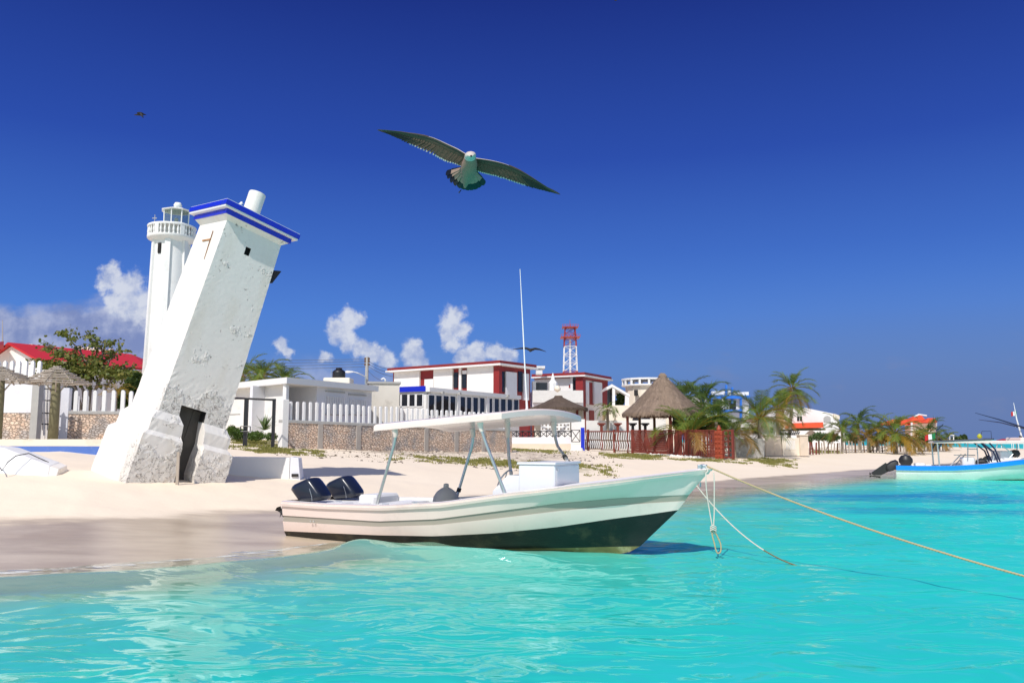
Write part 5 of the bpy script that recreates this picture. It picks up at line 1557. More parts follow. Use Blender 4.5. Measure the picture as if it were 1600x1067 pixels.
def vtr(u): return 616 + (u - 668) * .055
def vbr(u): return 650 - (u - 668) * .03
windows(gr, fr, ('x', -.05), [(668, 678), (679.5, 689.5), (691, 700.5), (702, 711), (718, 726.5), (728, 736), (738, 746.5), (748.5, 757), (762, 769), (771.5, 779.5), (781.5, 790), (792, 800), (802, 810)], vtr, vbr, mull=.10)
for ua in (713.5, 759.5):
    b = MB(); y0 = fr.yu(ua, 0); b.bev(-.06, .06, y0, y0 + .45, 1.0, zfb, .02, fr); b.build('pillar', M['white_clean'], gr)
for ua in (689, 716, 792):
    y0 = fr.yu(ua, .15); zz = ZV(613 + (ua - 689) * .05, fr(0, y0, 0)[1]); b = MB(); b.box(.12, .28, y0, y0 + .22, zz - .1, zz + .08, fr); b.build('wall_lamp', M['concrete'], gr)

# ------------------------------------------------------------------ red and white block
fr = Frame(XU(780, 85), 85, -36.2)
rb = thing('red_white_building', 'two-storey white apartment building with dark red roof band and red recesses, nearest wing', 'building', (fr.o.x, fr.o.y, 1.2))
xl = fr.xu(609); yr = fr.yu(833); zT = ZV(563, 85); zC = ZV(570.5, 85); zW = ZV(573, 85)
b = MB(); b.box(xl, -.35, .35, yr, 1.0, zC, fr); b.build('wall', M['red'], rb)
b = MB(); b.box(xl - .25, .35, -.35, yr + .2, zC + .18, zT, fr)
ro = b.build('roof', mat('red_tile_band', (.22, .016, .016), .7, .2, 12, .6, 18), rb)
b = MB(); b.box(xl - .4, .5, -.5, yr + .3, zC, zC + .18, fr); b.build('cornice', M['white_clean'], ro)
def panel(root, fr, ua, ub, vt, vb, c, m='white', dep=.22, face='y', name='wall_panel', vref=None):
    if face == 'y':
        a0, a1 = fr.xu(ua, c - dep), fr.xu(ub, c - dep)
        zt_ = fr.zv(vt, a0, c - dep) if not isinstance(vt, tuple) else vt[0]
        zb_ = fr.zv(vb, a0, c - dep)
        b = MB(); b.box(a0, a1, c - dep, c, zb_, zt_, fr)
    else:
        a0, a1 = fr.yu(ua, c + dep), fr.yu(ub, c + dep); Yy = fr(c + dep, a0, 0)[1]
        zt_ = ZV(vt, Yy) if not isinstance(vt, tuple) else vt[0]; zb_ = ZV(vb, Yy)
        b = MB(); b.box(c, c + dep, a0, a1, zb_, zt_, fr)
    return b.build(name, M[m], root)
zu = (zC - .01,)
for ua, ub in ((614, 654), (676, 706), (729, 771.5)): panel(rb, fr, ua, ub, zu, 625, .35)
panel(rb, fr, 716, 719.5, zu, 625, .35)
for ua, ub in ((708, 714.5), (721, 728)):
    o = panel(rb, fr, ua, ub, 582, 606, .33, 'glass', .06, name='window')
b = MB(); xa = fr.xu(722, .1); b.box(xa, xa + .55, .05, .35, fr.zv(584, xa), fr.zv(578.5, xa), fr); b.build('air_conditioner', M['white_clean'], rb)
panel(rb, fr, 662, 676, 592.5, 606, .1, 'white', .1, name='balcony_parapet')
# right face (local x = 0)
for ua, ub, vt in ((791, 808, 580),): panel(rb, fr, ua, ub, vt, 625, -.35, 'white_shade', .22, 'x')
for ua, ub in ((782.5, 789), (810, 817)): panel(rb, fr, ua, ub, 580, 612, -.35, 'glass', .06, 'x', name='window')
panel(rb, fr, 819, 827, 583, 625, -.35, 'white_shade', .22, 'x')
b = MB(); b.box(-.75, -.02, -.02, .50, 1.0, zC, fr); b.build('corner_pier', M['red'], rb)
# second wing
f2_ = Frame(XU(912, 100), 100, -28)
rw = thing('red_white_wing', 'farther red and white two-storey wing beside the conical thatched hut', 'building', (f2_.o.x, f2_.o.y, 1.1))
xl = f2_.xu(833); yr = f2_.yu(952); zT = ZV(581.5, 100); zC = ZV(588, 100)
b = MB(); b.box(xl, -.4, .4, yr - .3, 1.0, zC, f2_); b.build('wall', M['white'], rw)
b = MB(); b.box(xl, .35, -.35, yr + .2, zC + .16, zT, f2_); ro = b.build('roof', M['red'], rw)
b = MB(); b.box(xl, .5, -.5, yr + .35, zC, zC + .16, f2_); b.build('cornice', M['white_clean'], ro)
panel(rw, f2_, 834, 895, (zC - .01,), 592.5, .4, 'red', .10, name='frieze')
panel(rw, f2_, 896, 906, 589, 616, .4, 'glass', .06, name='window')
for ua, ub in ((892, 895.5), (904.5, 908)): panel(rw, f2_, ua, ub, (zC - .01,), 640, .4, 'white_clean', .2, name='pilaster')
panel(rw, f2_, 889.5, 892, 601, 606, .4, 'red', .05, name='wall_box')
b = MB(); b.box(-.95, 0, -.05, .5, 1.0, zC, f2_); b.build('corner_pier', M['red'], rw)
panel(rw, f2_, 911, 951, (zC - .01,), 592, -.4, 'red', .30, 'x', name='frieze')
panel(rw, f2_, 911, 916, 592, 660, -.4, 'red', .30, 'x')
for ua, ub, v0, v1 in ((922, 929, 597, 632), (922, 929, 641, 660), (942, 951, 597, 660)): panel(rw, f2_, ua, ub, v0, v1, -.4, 'red', .10, 'x', name='recess')
for ua, ub in ((916.5, 921.5), (929.5, 942)): panel(rw, f2_, ua, ub, 596, 631, -.4, 'white_shade', .32, 'x')
# link block with balcony in front of the wing
lk = thing('balcony_block', 'white block with a long balcony between the two red and white wings', 'building', (XU(850, 88), 88, 1.1))
fl_ = Frame(XU(832, 90), 90, 3)
b = MB(); b.box(0, fl_.xu(912), 0, 5, 1.0, ZV(611, 90), fl_); b.build('wall', M['white_shade'], lk)
b = MB(); b.box(0, fl_.xu(911), -.4, -.1, ZV(629, 90), ZV(610, 90), fl_); b.build('balcony_parapet', mat('blockwork', (.66, .65, .63), .8, .12, 5, .5, 12), lk)
b = MB(); xa, xb = fl_.xu(838), fl_.xu(856); b.box(xa, xb, .5, 2.5, ZV(611, 90), ZV(597, 90), fl_); b.build('window', M['glass'], lk)
b = MB(); b.box(fl_.xu(833), fl_.xu(838), .3, 2, ZV(611, 90), ZV(595, 90), fl_); b.build('breeze_blocks', M['white_clean'], lk)
b = MB(); p = P(864, 611, 91); b.lathe([(.5, 0), (.5, .9), (.25, 1.2), (.12, 1.7), (.02, 2.0)], tuple(p), 8); b.build('roof_finial', M['white'], lk)
for u, v in ((871, 609),):
    p = P(u, v, 88.5); b = MB(); b.lathe([(.05, -.25), (.33, -.05), (.36, .15), (.2, .4), (.02, .48)], tuple(p), 12); o = b.build('round_pot', M['cream'], None, smooth=True); tag(o, 'round terracotta pot on the balcony parapet above the small thatched roof', 'pot')
b = MB(); b.box(XU(838, 99), XU(848, 99), 99, 101, ZV(584, 99), ZV(572, 99)); b.box(XU(836, 99), XU(852, 99), 98.8, 101.2, ZV(575, 99), ZV(571.5, 99)); o = b.build('roof_tank_house', M['white'], rb)

# ------------------------------------------------------------------ radio tower
YT = 165.0; xT = XU(892, YT)
rt_ = thing('radio_tower', 'red and white lattice radio tower with two red platforms behind the buildings', 'tower', (xT, YT, 1.0))
zlv = [0] + [ZV(v, YT) for v in (606, 592, 580, 567, 554, 541, 529, 520, 511)]
def hw(z): return np.interp(z, [0, ZV(600, YT), ZV(527, YT), ZV(511, YT)], [2.2, 1.42, 1.12, .95])
for sx in (-1, 1):
    for sy in (-1, 1):
        b = MB(); b.tube([(xT + sx * hw(z), YT + sy * hw(z), z) for z in zlv], .075, 4)
        for i, z in enumerate(zlv): pass
        b.build('leg', [M['white_clean']], rt_)
secs = [(0, 1, 'redT'), (1, 2, 'redT'), (2, 3, 'redT'), (3, 4, 'white'), (4, 5, 'white'), (5, 6, 'white'), (6, 7, 'redT'), (7, 8, 'redT'), (8, 9, 'redT')]
M['redT'] = mat('tower_red', (.36, .04, .045), .5, .1)
for i, j, mm in secs:
    b = MB(); z0, z1 = zlv[i], zlv[j]; a0, a1 = hw(z0), hw(z1)
    for k in range(4):
        c0 = [(-1, -1), (1, -1), (1, 1), (-1, 1)][k]; c1 = [(-1, -1), (1, -1), (1, 1), (-1, 1)][(k + 1) % 4]
        p = lambda c, a, z: (xT + c[0] * a, YT + c[1] * a, z)
        b.tube([p(c0, a0, z0), p(c1, a1, z1)], .035, 4); b.tube([p(c1, a0, z0), p(c0, a1, z1)], .035, 4); b.tube([p(c0, a1, z1), p(c1, a1, z1)], .045, 4)
        if mm == 'redT': b.tube([p(c0, a0 * 1.01, z0), p(c0, a1 * 1.01, z1)], .095, 4)
    b.build('bracing', M[mm] if mm != 'white' else M['white_clean'], rt_)
for v, wpx in ((527, 15), (511, 12.5)):
    z = ZV(v, YT); w = wpx / FH * YT; b = MB(); b.box(xT - w, xT + w, YT - w, YT + w, z, z + .16); 
    for k in range(7):
        x = xT - w + 2 * w * k / 6
        b.box(x - .04, x + .04, YT - w, YT - w + .08, z + .16, z + .5)
    b.box(xT - w, xT + w, YT - w, YT - w + .07, z + .5, z + .56); b.build('platform', M['redT'], rt_)
b = MB(); b.tube([(xT, YT, 0), (xT, YT, ZV(530, YT))], .20, 8); b.build('cable_tray', M['white_clean'], rt_)
b = MB(); b.tube([(xT, YT, ZV(511, YT)), (xT, YT, ZV(498, YT))], [.08, .03], 6); b.build('spire', M['redT'], rt_)

# ------------------------------------------------------------------ pole, lamp, wires
YP = 80.0; xP = XU(571, YP)
pp = thing('utility_pole', 'grey concrete utility pole with crossarms rising behind the bungalow roof', 'utility pole', (xP, YP, 1.3))
b = MB(); b.tube([(xP, YP, 1.0), (xP, YP, ZV(557, YP))], [.22, .15], 8); b.build('pole', M['concrete'], pp)
for v in (560, 564, 569):
    b = MB(); b.box(xP - .25, xP + .25, YP - .12, YP + .12, ZV(v, YP) - .1, ZV(v, YP) + .1); b.build('crossarm', M['darkwood'], pp)
lp = thing('street_lamp', 'curved arm street lamp with a pale head beside the utility pole', 'street lamp', (xP, YP - .4, 1.3))
b = MB(); b.tube([P(570, 588, YP - .4), P(560, 583, YP - .4), P(550, 580.5, YP - .4)], .05, 6); b.tube([(xP, YP - .4, 1.0), P(571, 588, YP - .4)], .06, 6); b.build('arm', M['alu'], lp)
b = MB(); p = P(546, 581, YP - .4); b.rings([[(p.x + .38, p.y - .08, p.z - .04), (p.x + .38, p.y + .08, p.z - .04), (p.x + .38, p.y + .08, p.z + .06), (p.x + .38, p.y - .08, p.z + .06)], [(p.x - .2, p.y - .15, p.z - .1), (p.x - .2, p.y + .15, p.z - .1), (p.x - .2, p.y + .15, p.z + .12), (p.x - .2, p.y - .15, p.z + .12)], [(p.x - .4, p.y - .1, p.z - .06), (p.x - .4, p.y + .1, p.z - .06), (p.x - .4, p.y + .1, p.z + .04), (p.x - .4, p.y - .1, p.z + .04)]]); b.build('lamp_head', M['white_clean'], lp)
M['wire'] = mat('grey_wire', (.10, .11, .14), .7)
for i, v in enumerate((561, 564.5, 568.5, 573)):
    a, c = P(571, v, YP), P(-80, v - 12 + i * 3, 96)
    b = MB(); b.tube(cat_curve(a, c, .5, 40), .020, 4); o = b.build('power_line', M['wire'], None); tag(o, ['topmost', 'second highest', 'third highest', 'lowest'][i] + ' of the thin wires running left from the utility pole', 'wire', 'wires left of the utility pole')
for i, (v, u2, v2) in enumerate(((561, 612, 576), (565, 614, 582), (569, 616, 588), (573, 596, 594))):
    a, c = P(571, v, YP), P(u2, v2, 88)
    b = MB(); b.tube(cat_curve(a, c, .25, 20), .020, 4); o = b.build('power_line', M['wire'], None); tag(o, ['topmost', 'second highest', 'third highest', 'lowest and steepest'][i] + ' of the short wires dropping right from the utility pole', 'wire', 'wires right of the utility pole')

# ------------------------------------------------------------------ black gate frame, agave
gf = thing('black_gate_frame', 'black steel gate frame standing in front of the bungalow lawn', 'gate', (XU(400, 38), 38, gz(XU(400, 38), 38)))
def post(root, name, u, v0, v1, Y, w=.10, m='black'):
    x = XU(u, Y); b = MB(); b.box(x - w / 2, x + w / 2, Y - w / 2, Y + w / 2, min(ZV(v0, Y), gz(x, Y) - .2), ZV(v1, Y)); return b.build(name, M[m], root)
post(gf, 'post', 383, 697, 624, 38.0, .16); post(gf, 'post', 426.5, 700, 623, 38.2, .13); post(gf, 'post', 330, 700, 621, 39.5, .1)
b = MB(); p0, p1, p2 = P(330, 621, 39.5), P(383, 622.5, 38), P(427, 624.5, 38.2)
b.tube([p0, p1, p2], .05, 5); b.build('top_bar', M['black'], gf)
for (u0, v0, u1, v1) in ((376, 666, 391, 666), (376, 674, 391, 674), (376, 666, 376, 674), (391, 666, 391, 674)): bar(gf, 'latch_box', u0, v0, u1, v1, 37.8, .025)


def blades(mb, c, n, L, w, up=(.5, 1.2), rnd=None, droop=.2, seg=3):
    for k in range(n):
        a = rnd.random() * 2 * math.pi; el = rnd.uniform(*up); l = L * rnd.uniform(.75, 1.1)
        d = Vector((math.cos(a) * math.cos(el), math.sin(a) * math.cos(el), math.sin(el))); s_ = Vector((-math.sin(a), math.cos(a), 0)) * w
        pts = [Vector(c) + d * (l * t) + Vector((0, 0, -droop * l * t * t)) for t in [i / seg for i in range(seg + 1)]]
        ww = [.7, 1, .7, .05] if seg == 3 else [1] * seg + [.05]
        vs = []
        for p, q_ in zip(pts, ww): vs += [p - s_ * q_, p + s_ * q_]
        mb.add(vs, [(2 * i, 2 * i + 1, 2 * i + 3, 2 * i + 2) for i in range(seg)])
rnd = random.Random(5)
ag = P(413, 672, 42.0); b = MB(); blades(b, ag, 34, 1.0, .045, (.2, 1.4), rnd, .15); o = b.build('agave_plant', M['agave'], None); tag(o, 'spiky green agave on the lawn behind the black gate frame', 'plant')

# ------------------------------------------------------------------ white wall with X railing
xw = thing('white_wall_with_railing', 'low white wall topped by a black X-pattern railing, beyond the picket fence', 'wall', (XU(830, 61), 61, 1.2))
fw = Frame(XU(760, 62), 62, -4)
L = fw.xu(892)
b = MB(); b.box(0, L, 0, .25, .7, fw.zv(683, 0), fw); b.build('wall_body', M['white_shade'], xw)
b = MB(); b.box(-.0, L, -.06, 0, .7, fw.zv(693, 0), fw); b.build('stone_footing', M['pinkstone'], xw)
b = MB(); b.box(fw.xu(745), 0, -.02, .25, .7, fw.zv(665, 0), fw); b.build('pier', M['white'], xw)
n = 14; z0, z1 = fw.zv(682.5, 0), fw.zv(673.5, 0)
b = MB(); b.tube([fw(0, .1, z1), fw(L, .1, z1)], .03, 5); b.build('top_rail', M['black'], xw)
for k in range(n):
    xa, xb = L * k / n, L * (k + 1) / n; b = MB(); b.tube([fw(xa, .1, z0), fw(xb, .1, z1)], .025, 4); b.tube([fw(xa, .1, z1), fw(xb, .1, z0)], .025, 4); b.tube([fw(xb, .1, z0), fw(xb, .1, z1)], .03, 4); b.build('cross_panel', M['black'], xw)
for ua in (760, 893):
    xa = fw.xu(ua, -.2); b = MB(); z0_, z1_ = fw.zv(690, xa), fw.zv(672, xa); wd = .62
    for s, t in (((xa, z0_), (xa, z1_)), ((xa + wd, z0_), (xa + wd, z1_)), ((xa, z0_), (xa + wd, z1_)), ((xa, z1_), (xa + wd, z0_)), ((xa, z0_), (xa + wd, z0_)), ((xa, z1_), (xa + wd, z1_))): b.tube([fw(s[0], -.12, s[1]), fw(t[0], -.12, t[1])], .025, 4)
    b.build('gate_panel', M['black'], xw)
# openwork block wall
ow = thing('openwork_block_wall', 'white pierced-block wall behind the X railing under the small thatched roof', 'wall', (XU(880, 64), 64, 1.2))
fo_ = Frame(XU(845, 65), 65, -2); b = MB(); L = fo_.xu(914); z0, z1 = ZV(673, 65), ZV(655, 65)
b.box(0, L, .02, .2, .8, z0, fo_); b.box(fo_.xu(893), L, .0, .2, z0 - 1, z1, fo_); b.build('wall_body', M['white'], ow)
nz, nx_ = 3, 12; b = MB()
for i in range(nx_):
    for j in range(nz):
        cx, cz = L * (i + .5) / nx_, z0 + (z1 - z0) * (j + .5) / nz; rx, rz = L / nx_ / 2, (z1 - z0) / nz / 2
        outer = [(cx + rx * a_, cz + rz * b_) for a_, b_ in ((-1, -1), (0, -1), (1, -1), (1, 0), (1, 1), (0, 1), (-1, 1), (-1, 0))]
        inner = [(cx + rx * .55 * math.cos(a_), cz + rz * .55 * math.sin(a_)) for a_ in [math.radians(q_) for q_ in (225, 270, 315, 0, 45, 90, 135, 180)]]
        if fo_.xu(893) < cx: continue
        b.rings([[fo_(x, .02, z) for x, z in outer], [fo_(x, .02, z) for x, z in inner], [fo_(x, .2, z) for x, z in inner], [fo_(x, .2, z) for x, z in outer]], cap=False)
b.build('pierced_blocks', M['white'], ow)
b = MB(); x_ = XU(910.5, 60); b.bev(x_ - .13, x_ + .13, 59.9, 60.1, .8, ZV(668, 60), .02); o = b.build('blue_post', M['blue'], None); tag(o, 'thick bright blue post at the left end of the dark red fence', 'post')
b = MB(); x_ = XU(901, 59.6); b.lathe([(.01, .0), (.5, .0), (.42, .22), (.1, .35), (.01, .36)], (x_, 59.6, gz(x_, 59.6) - .05), 9); o = b.build('white_rock', M['white'], None); tag(o, 'pale rock heap at the foot of the blue post', 'rock')

# ------------------------------------------------------------------ thatched roofs
def thatch_cone(root, x, y, zt, ze, R, n=8, layers=7, m='thatch', fringe=True, ry=None, seed=1, ridge=0.0, strands=1500):
    rnd = random.Random(seed); b = MB(); ry = ry or R
    N = n * 6
    prof = []
    for i in range(layers * 3 + 1):
        f = i / (layers * 3)
        step = .05 * ((i % 3) / 3) * (1 if i else 0)
        prof.append((f, step))
    def rad(k, f):
        a = 2 * math.pi * k / N; poly = math.cos(math.pi / n) / math.cos(((a + math.pi / n) % (2 * math.pi / n)) - math.pi / n)
        return a, .45 + .55 * poly if f > 0 else 1
    def pt(k, f, out=0.0, dz=0.0):
        a, pr = rad(k, f)
        r = f * (1 - .10 * math.sin(math.pi * f))
        z = zt + (ze - zt) * f ** 1.02
        return (x + math.copysign(1, math.cos(a)) * 0 + (R * r * pr + out + .06) * math.cos(a) + ridge * (1 if math.cos(a) > 0 else -1) * (1 if f < 1.1 else 0) * 1.0, y + (ry * r * pr + out + .06) * math.sin(a), z + dz)
    rs = [[pt(k, f, st + rnd.uniform(-.02, .02), rnd.uniform(-.02, .02)) for k in range(N)] for f, st in prof]
    eave = [pt(k, 1.0, -.02, -.20 + rnd.uniform(-.08, .04)) for k in range(N)]
    inner = [pt(k, .93, -.05, -.12) for k in range(N)]
    apexi = [pt(k, .05, 0, -.25) for k in range(N)]
    b.rings(rs + [eave, inner, apexi], cap=True)
    # loose straw laid down the slope, and the ragged eave
    for q in range(strands):
        k = rnd.random() * N; f = rnd.random() ** .6 * .97
        l = rnd.uniform(.04, .12)
        p0, p1 = Vector(pt(k, f, .035, .02)), Vector(pt(k + rnd.uniform(-.15, .15), min(f + l, 1.03), .06, .01))
        a = 2 * math.pi * k / N; s = Vector((-math.sin(a), math.cos(a), 0)) * rnd.uniform(.008, .022)
        b.add([p0 - s, p0 + s, p1 + s * .4, p1 - s * .4], [(0, 1, 2, 3)])
    for q in range(int(strands * .5)):
        k = rnd.random() * N; p0 = Vector(pt(k, .99, .02, 0)); a = 2 * math.pi * k / N; s = Vector((-math.sin(a), math.cos(a), 0)) * rnd.uniform(.015, .05)
        p1 = p0 + Vector((math.cos(a) * .05, math.sin(a) * .05, -rnd.uniform(.12, .38)))
        b.add([p0 - s, p0 + s, p1 + s * .2, p1 - s * .2], [(0, 1, 2, 3)])
    return b.build('thatch_roof', M[m], root)


hut = thing('conical_thatched_hut', 'large open hut with a tall conical grey-brown thatched roof on dark red posts', 'hut', (XU(1037, 59.5), 59.5, .9))
xh = XU(1037, 59.5)
thatch_cone(hut, xh, 59.5, ZV(585, 59.5), ZV(647, 59.5) + .05, 2.92, n=8, layers=3, seed=3, strands=2600)
b = MB(); b.rings([[(xh - .30, 59.3, ZV(588, 59.5)), (xh + .32, 59.3, ZV(588, 59.5)), (xh + .32, 59.7, ZV(588, 59.5)), (xh - .3, 59.7, ZV(588, 59.5))], [(xh - .12, 59.4, ZV(582.5, 59.5)), (xh + .16, 59.4, ZV(583, 59.5)), (xh + .16, 59.6, ZV(583, 59.5)), (xh - .12, 59.6, ZV(582.5, 59.5))]]); b.build('thatch_cap', M['thatch'], hut)
for (u, Y, m) in ((981, 58.8, 'redwood'), (1048, 57.0, 'redwood'), (1023, 61.8, 'darkwood'), (1000, 61.5, 'darkwood'), (1078, 60.0, 'redwood'), (1060, 61.5, 'darkwood')): post(hut, 'post', u, 712, 650, Y, .17, m)
b = MB(); b.tube([(xh - 2.3, 58.7, ZV(651, 59.5)), (xh + 2.3, 58.7, ZV(651, 59.5))], .07, 6); b.tube([(xh - 2.2, 60.3, ZV(651, 59.5)), (xh + 2.2, 60.3, ZV(651, 59.5))], .07, 6); b.build('eave_beam', M['darkwood'], hut)

sh_ = thing('low_thatched_shelter', 'low shelter with a flat dark brown thatched pyramid roof in front of the balcony', 'hut', (XU(872, 68), 68, 1.1))
xs = XU(873, 68)
thatch_cone(sh_, xs, 68, ZV(619, 68), ZV(638, 68), 2.75, n=4, layers=2, m='thatchdark', seed=6, strands=1300)
thc = MB(); thc.bev(xs - .35, xs + .35, 67.8, 68.2, ZV(622, 68), ZV(618, 68), .1); thc.build('thatch_cap', M['thatchdark'], sh_)
for u, Y in ((833, 67), (914, 66.5), (902, 69), (845, 69.5)): post(sh_, 'post', u, 700, 640, Y, .20, 'redwood')
b = MB(); b.box(xs - 2.1, xs + 2.1, 69.0, 69.2, 1.0, ZV(640, 68)); b.build('back_wall', M['beige'], sh_)

# ------------------------------------------------------------------ wall and T posts behind the red fence
b = MB(); b.box(XU(912, 72), XU(1032, 72), 72, 72.3, .8, ZV(657, 72)); b.box(XU(1000, 72), XU(1040, 72), 71.7, 72.0, .8, ZV(655, 72)); b.mat(1); b.box(XU(911, 71.6), XU(1041, 71.6), 71.55, 71.69, .6, ZV(673, 71.6)); o = b.build('white_garden_wall', [M['white'], mat('grey_low_strip', (.20, .18, .17), .9, .3, 4, .3, 12)], None); tag(o, 'long plain white garden wall behind the dark red fence', 'wall')  # last box is a dark grey strip low on the wall, behind the fence
for i, (u, m) in enumerate(((940, 'redwood'), (965.5, 'redwood'), (989, 'black'), (1008.5, 'black'))):
    Y = 64.0; x = XU(u, Y); z = ZV(662, Y)
    b = MB(); b.box(x - .10, x + .10, Y - .1, Y + .1, .8, z - .06); b.box(x - .30, x + .30, Y - .2, Y + .2, z - .06, z + .06); b.box(x - .2, x + .2, Y - .14, Y + .14, z - .16, z - .062)
    o = b.build('capped_post', M[m], None, bevel=.01); tag(o, ['dark red T-capped post nearest the blue post', 'dark red T-capped post second from the blue post', 'black T-capped post just left of the conical hut', 'black T-capped post under the edge of the conical hut'][i], 'post', 'T-capped posts by the white garden wall')
x = XU(1030, 60)

# ------------------------------------------------------------------ dark red fence
def fence_seg(root, fr, x0, x1, zb, zt, kind, rnd):
    n = int((x1 - x0) / (.20 if kind == 'curvy' else .13))
    if kind == 'curvy':
        b = MB()
        for k in range(n):
            x = x0 + (x1 - x0) * (k + .5) / n; b.tube([fr(x, 0, zb), fr(x + .10, 0, zb + (zt - zb) * .33), fr(x - .03, 0, zb + (zt - zb) * .66), fr(x + .05, 0, zt)], .034, 4)
        b.build('curvy_pickets', M['white_clean'], root)
    elif kind == 'lattice':
        b = MB()
        for k in range(int(n * 1.4)):
            x = x0 + (x1 - x0) * (k + .5) / (n * 1.4); w = .5
            b.tube([fr(x, .03, zb), fr(min(x + w, x1), .03, zt)], .026, 4); b.tube([fr(x, -.03, zb), fr(max(x - w, x0), -.03, zt)], .026, 4)
        b.build('lattice_panel', M['redwood'], root)
    elif kind == 'dense':
        b = MB()
        for k in range(int(n * 2.0)):
            x = x0 + (x1 - x0) * (k + .5) / (n * 2.0) + rnd.uniform(-.02, .02); b.tube([fr(x, rnd.uniform(-.03, .03), zb - .03), fr(x + rnd.uniform(-.05, .05), 0, (zb + zt) / 2), fr(x + rnd.uniform(-.04, .04), 0, zt + rnd.uniform(-.05, .06))], rnd.uniform(.022, .036), 4)
        b.build('stick_panel', M['redwood'], root)
    elif kind == 'fret':
        b = MB(); nz = 5; nx = max(2, int((x1 - x0) / .24))
        for i in range(nx):
            for j in range(nz):
                cx = x0 + (x1 - x0) * (i + .5) / nx; cz = zb + (zt - zb) * (j + .5) / nz; rx = (x1 - x0) / nx * .55; rz = (zt - zb) / nz * .55
                b.tube([fr(cx + rx * math.cos(a), 0, cz + rz * math.sin(a)) for a in [2 * math.pi * q / 8 for q in range(9)]], .028, 4, False)
        b.build('fretwork_panel', M['redwood'], root)
x0, x1 = XU(914, 61), XU(1146, 51)
frf = Frame(x0, 61, math.degrees(math.atan2(51 - 61, x1 - x0))); Lf = math.hypot(51 - 61, x1 - x0)
rf = thing('dark_red_fence', 'dark red-brown wooden and iron fence running below the conical thatched hut', 'fence', (x0, 61, gz(x0, 61)))
rnd = random.Random(8)
segs = [(914, 940, 'curvy'), (940, 962, 'curvy'), (962, 988, 'curvy'), (988, 1010, 'lattice'), (1010, 1046, 'lattice'), (1046, 1090, 'dense'), (1090, 1117, 'dense'), (1131, 1145, 'fret')]
for ua, ub, kd in segs:
    xa, xb = frf.xu(ua), frf.xu(ub); zb_ = min(gz(*frf(xa, 0, 0)[:2]), gz(*frf(xb, 0, 0)[:2])) + .12; zt_ = frf.zv(672, xa)
    zt_ = frf.zv(674 if kd == 'curvy' else 672.5, (xa + xb) / 2)
    fence_seg(rf, frf, xa, xb, zb_, zt_ if kd != 'curvy' else zt_ - .05, kd, rnd)
    for zz in ((zb_ + .05, zt_) if kd != 'curvy' else (zb_ + .08, zb_ + (zt_ - zb_) * .55, zt_)):
        b = MB(); b.box(xa, xb, -.04, .04, zz - .035, zz + .035, frf); b.build('rail', M['redwood'] if kd != 'curvy' or zz == zt_ else M['darkwood'], rf)
fence_seg(rf, frf, frf.xu(1100), frf.xu(1117), gz(*frf(frf.xu(1100), 0, 0)[:2]) + .1, frf.zv(690, frf.xu(1100)), 'fret', rnd)
for ua in (919, 960, 988, 1046, 1072, 1090, 1145):
    xa = frf.xu(ua); g0 = gz(*frf(xa, 0, 0)[:2]); b = MB(); b.box(xa - .06, xa + .06, -.07, .07, g0 - .2, frf.zv(671, xa), frf); b.build('fence_post', M['redwood'], rf)
xa, xb = frf.xu(1118), frf.xu(1130); g0 = gz(*frf(xa, 0, 0)[:2]); zt_ = frf.zv(673, xa)
b = MB()
for k in range(6):
    z0, z1 = g0 + (zt_ - g0) * k / 6, g0 + (zt_ - g0) * (k + 1) / 6; b.bev(xa, xb, -.16, .16, z0 + .03, z1, .04, frf); b.box(xa + .05, xb - .05, -.12, .12, z0 - .01, z0 + .03, frf)
    for q in (.3, .7): b.lathe([(.01, -.06), (.07, 0), (.01, .06)], frf(xa + (xb - xa) * q, -.17, (z0 + z1) / 2), 6)
b.build('carved_pillar', M['orangewood'], rf)
b = MB(); b.lathe([(.13, 0), (.16, .1), (.08, .28), (.02, .36)], frf((xa + xb) / 2, 0, zt_), 8); b.build('pillar_finial', M['orangewood'], rf)
# pale rock edging
b = MB(); rnd = random.Random(2)
for k in range(34):
    u = 1015 + 80 * k / 33; fx_ = frf.xu(u, -.5); x, y, _ = frf(fx_, -.5 + rnd.uniform(-.1, .1), 0); r = rnd.uniform(.07, .14)
    b.lathe([(.01, -r * .6), (r, -r * .2), (r * .9, r * .4), (r * .3, r * .8), (.01, r * .85)], (x, y, gz(x, y) + .02), 6, phase=rnd.random())
o = b.build('rock_edging', M['white'], None); tag(o, 'low row of small pale rocks along the foot of the dark red fence', 'rocks', kind='stuff')

# ------------------------------------------------------------------ buildings behind the hut
pg = thing('gabled_pergola', 'small white gable frame with open front between the red wing and the round terrace', 'pergola', (XU(967, 96), 96, 1.0))
Yg_ = 96
b = MB()
def pq(pts, y0, y1, m, name, root):
    b = MB(); b.rings([[tuple(P(u, v, y0)) for u, v in pts], [tuple(P(u, v, y0) + Vector((0, y1 - y0, 0))) for u, v in pts]]); return b.build(name, m, root)
pq([(948, 605), (956, 600), (984, 616), (984, 620), (957, 604.5), (948, 609)], Yg_, Yg_ + 6, M['white'], 'gable_roof', pg)
pq([(957, 604), (961, 606), (961, 650), (957, 650)], Yg_ + .1, Yg_ + .5, M['white_clean'], 'column', pg)
pq([(977, 616), (983, 619), (983, 650), (977, 650)], Yg_ + .1, Yg_ + .5, M['white_clean'], 'column', pg)
pq([(949, 610), (956.5, 606), (956.5, 633), (949, 633)], Yg_ + 1.5, Yg_ + 1.6, M['glass'], 'window', pg)
pq([(944, 633), (992, 633), (992, 675), (944, 675)], Yg_ - 1, Yg_ + 4, M['cream'], 'wall', pg)
rt2 = thing('round_terrace_house', 'cream house with a round roof terrace and white railing behind the conical hut', 'house', (XU(1008, 108), 108, 1.0))
xr, Yr = XU(1010, 108), 108
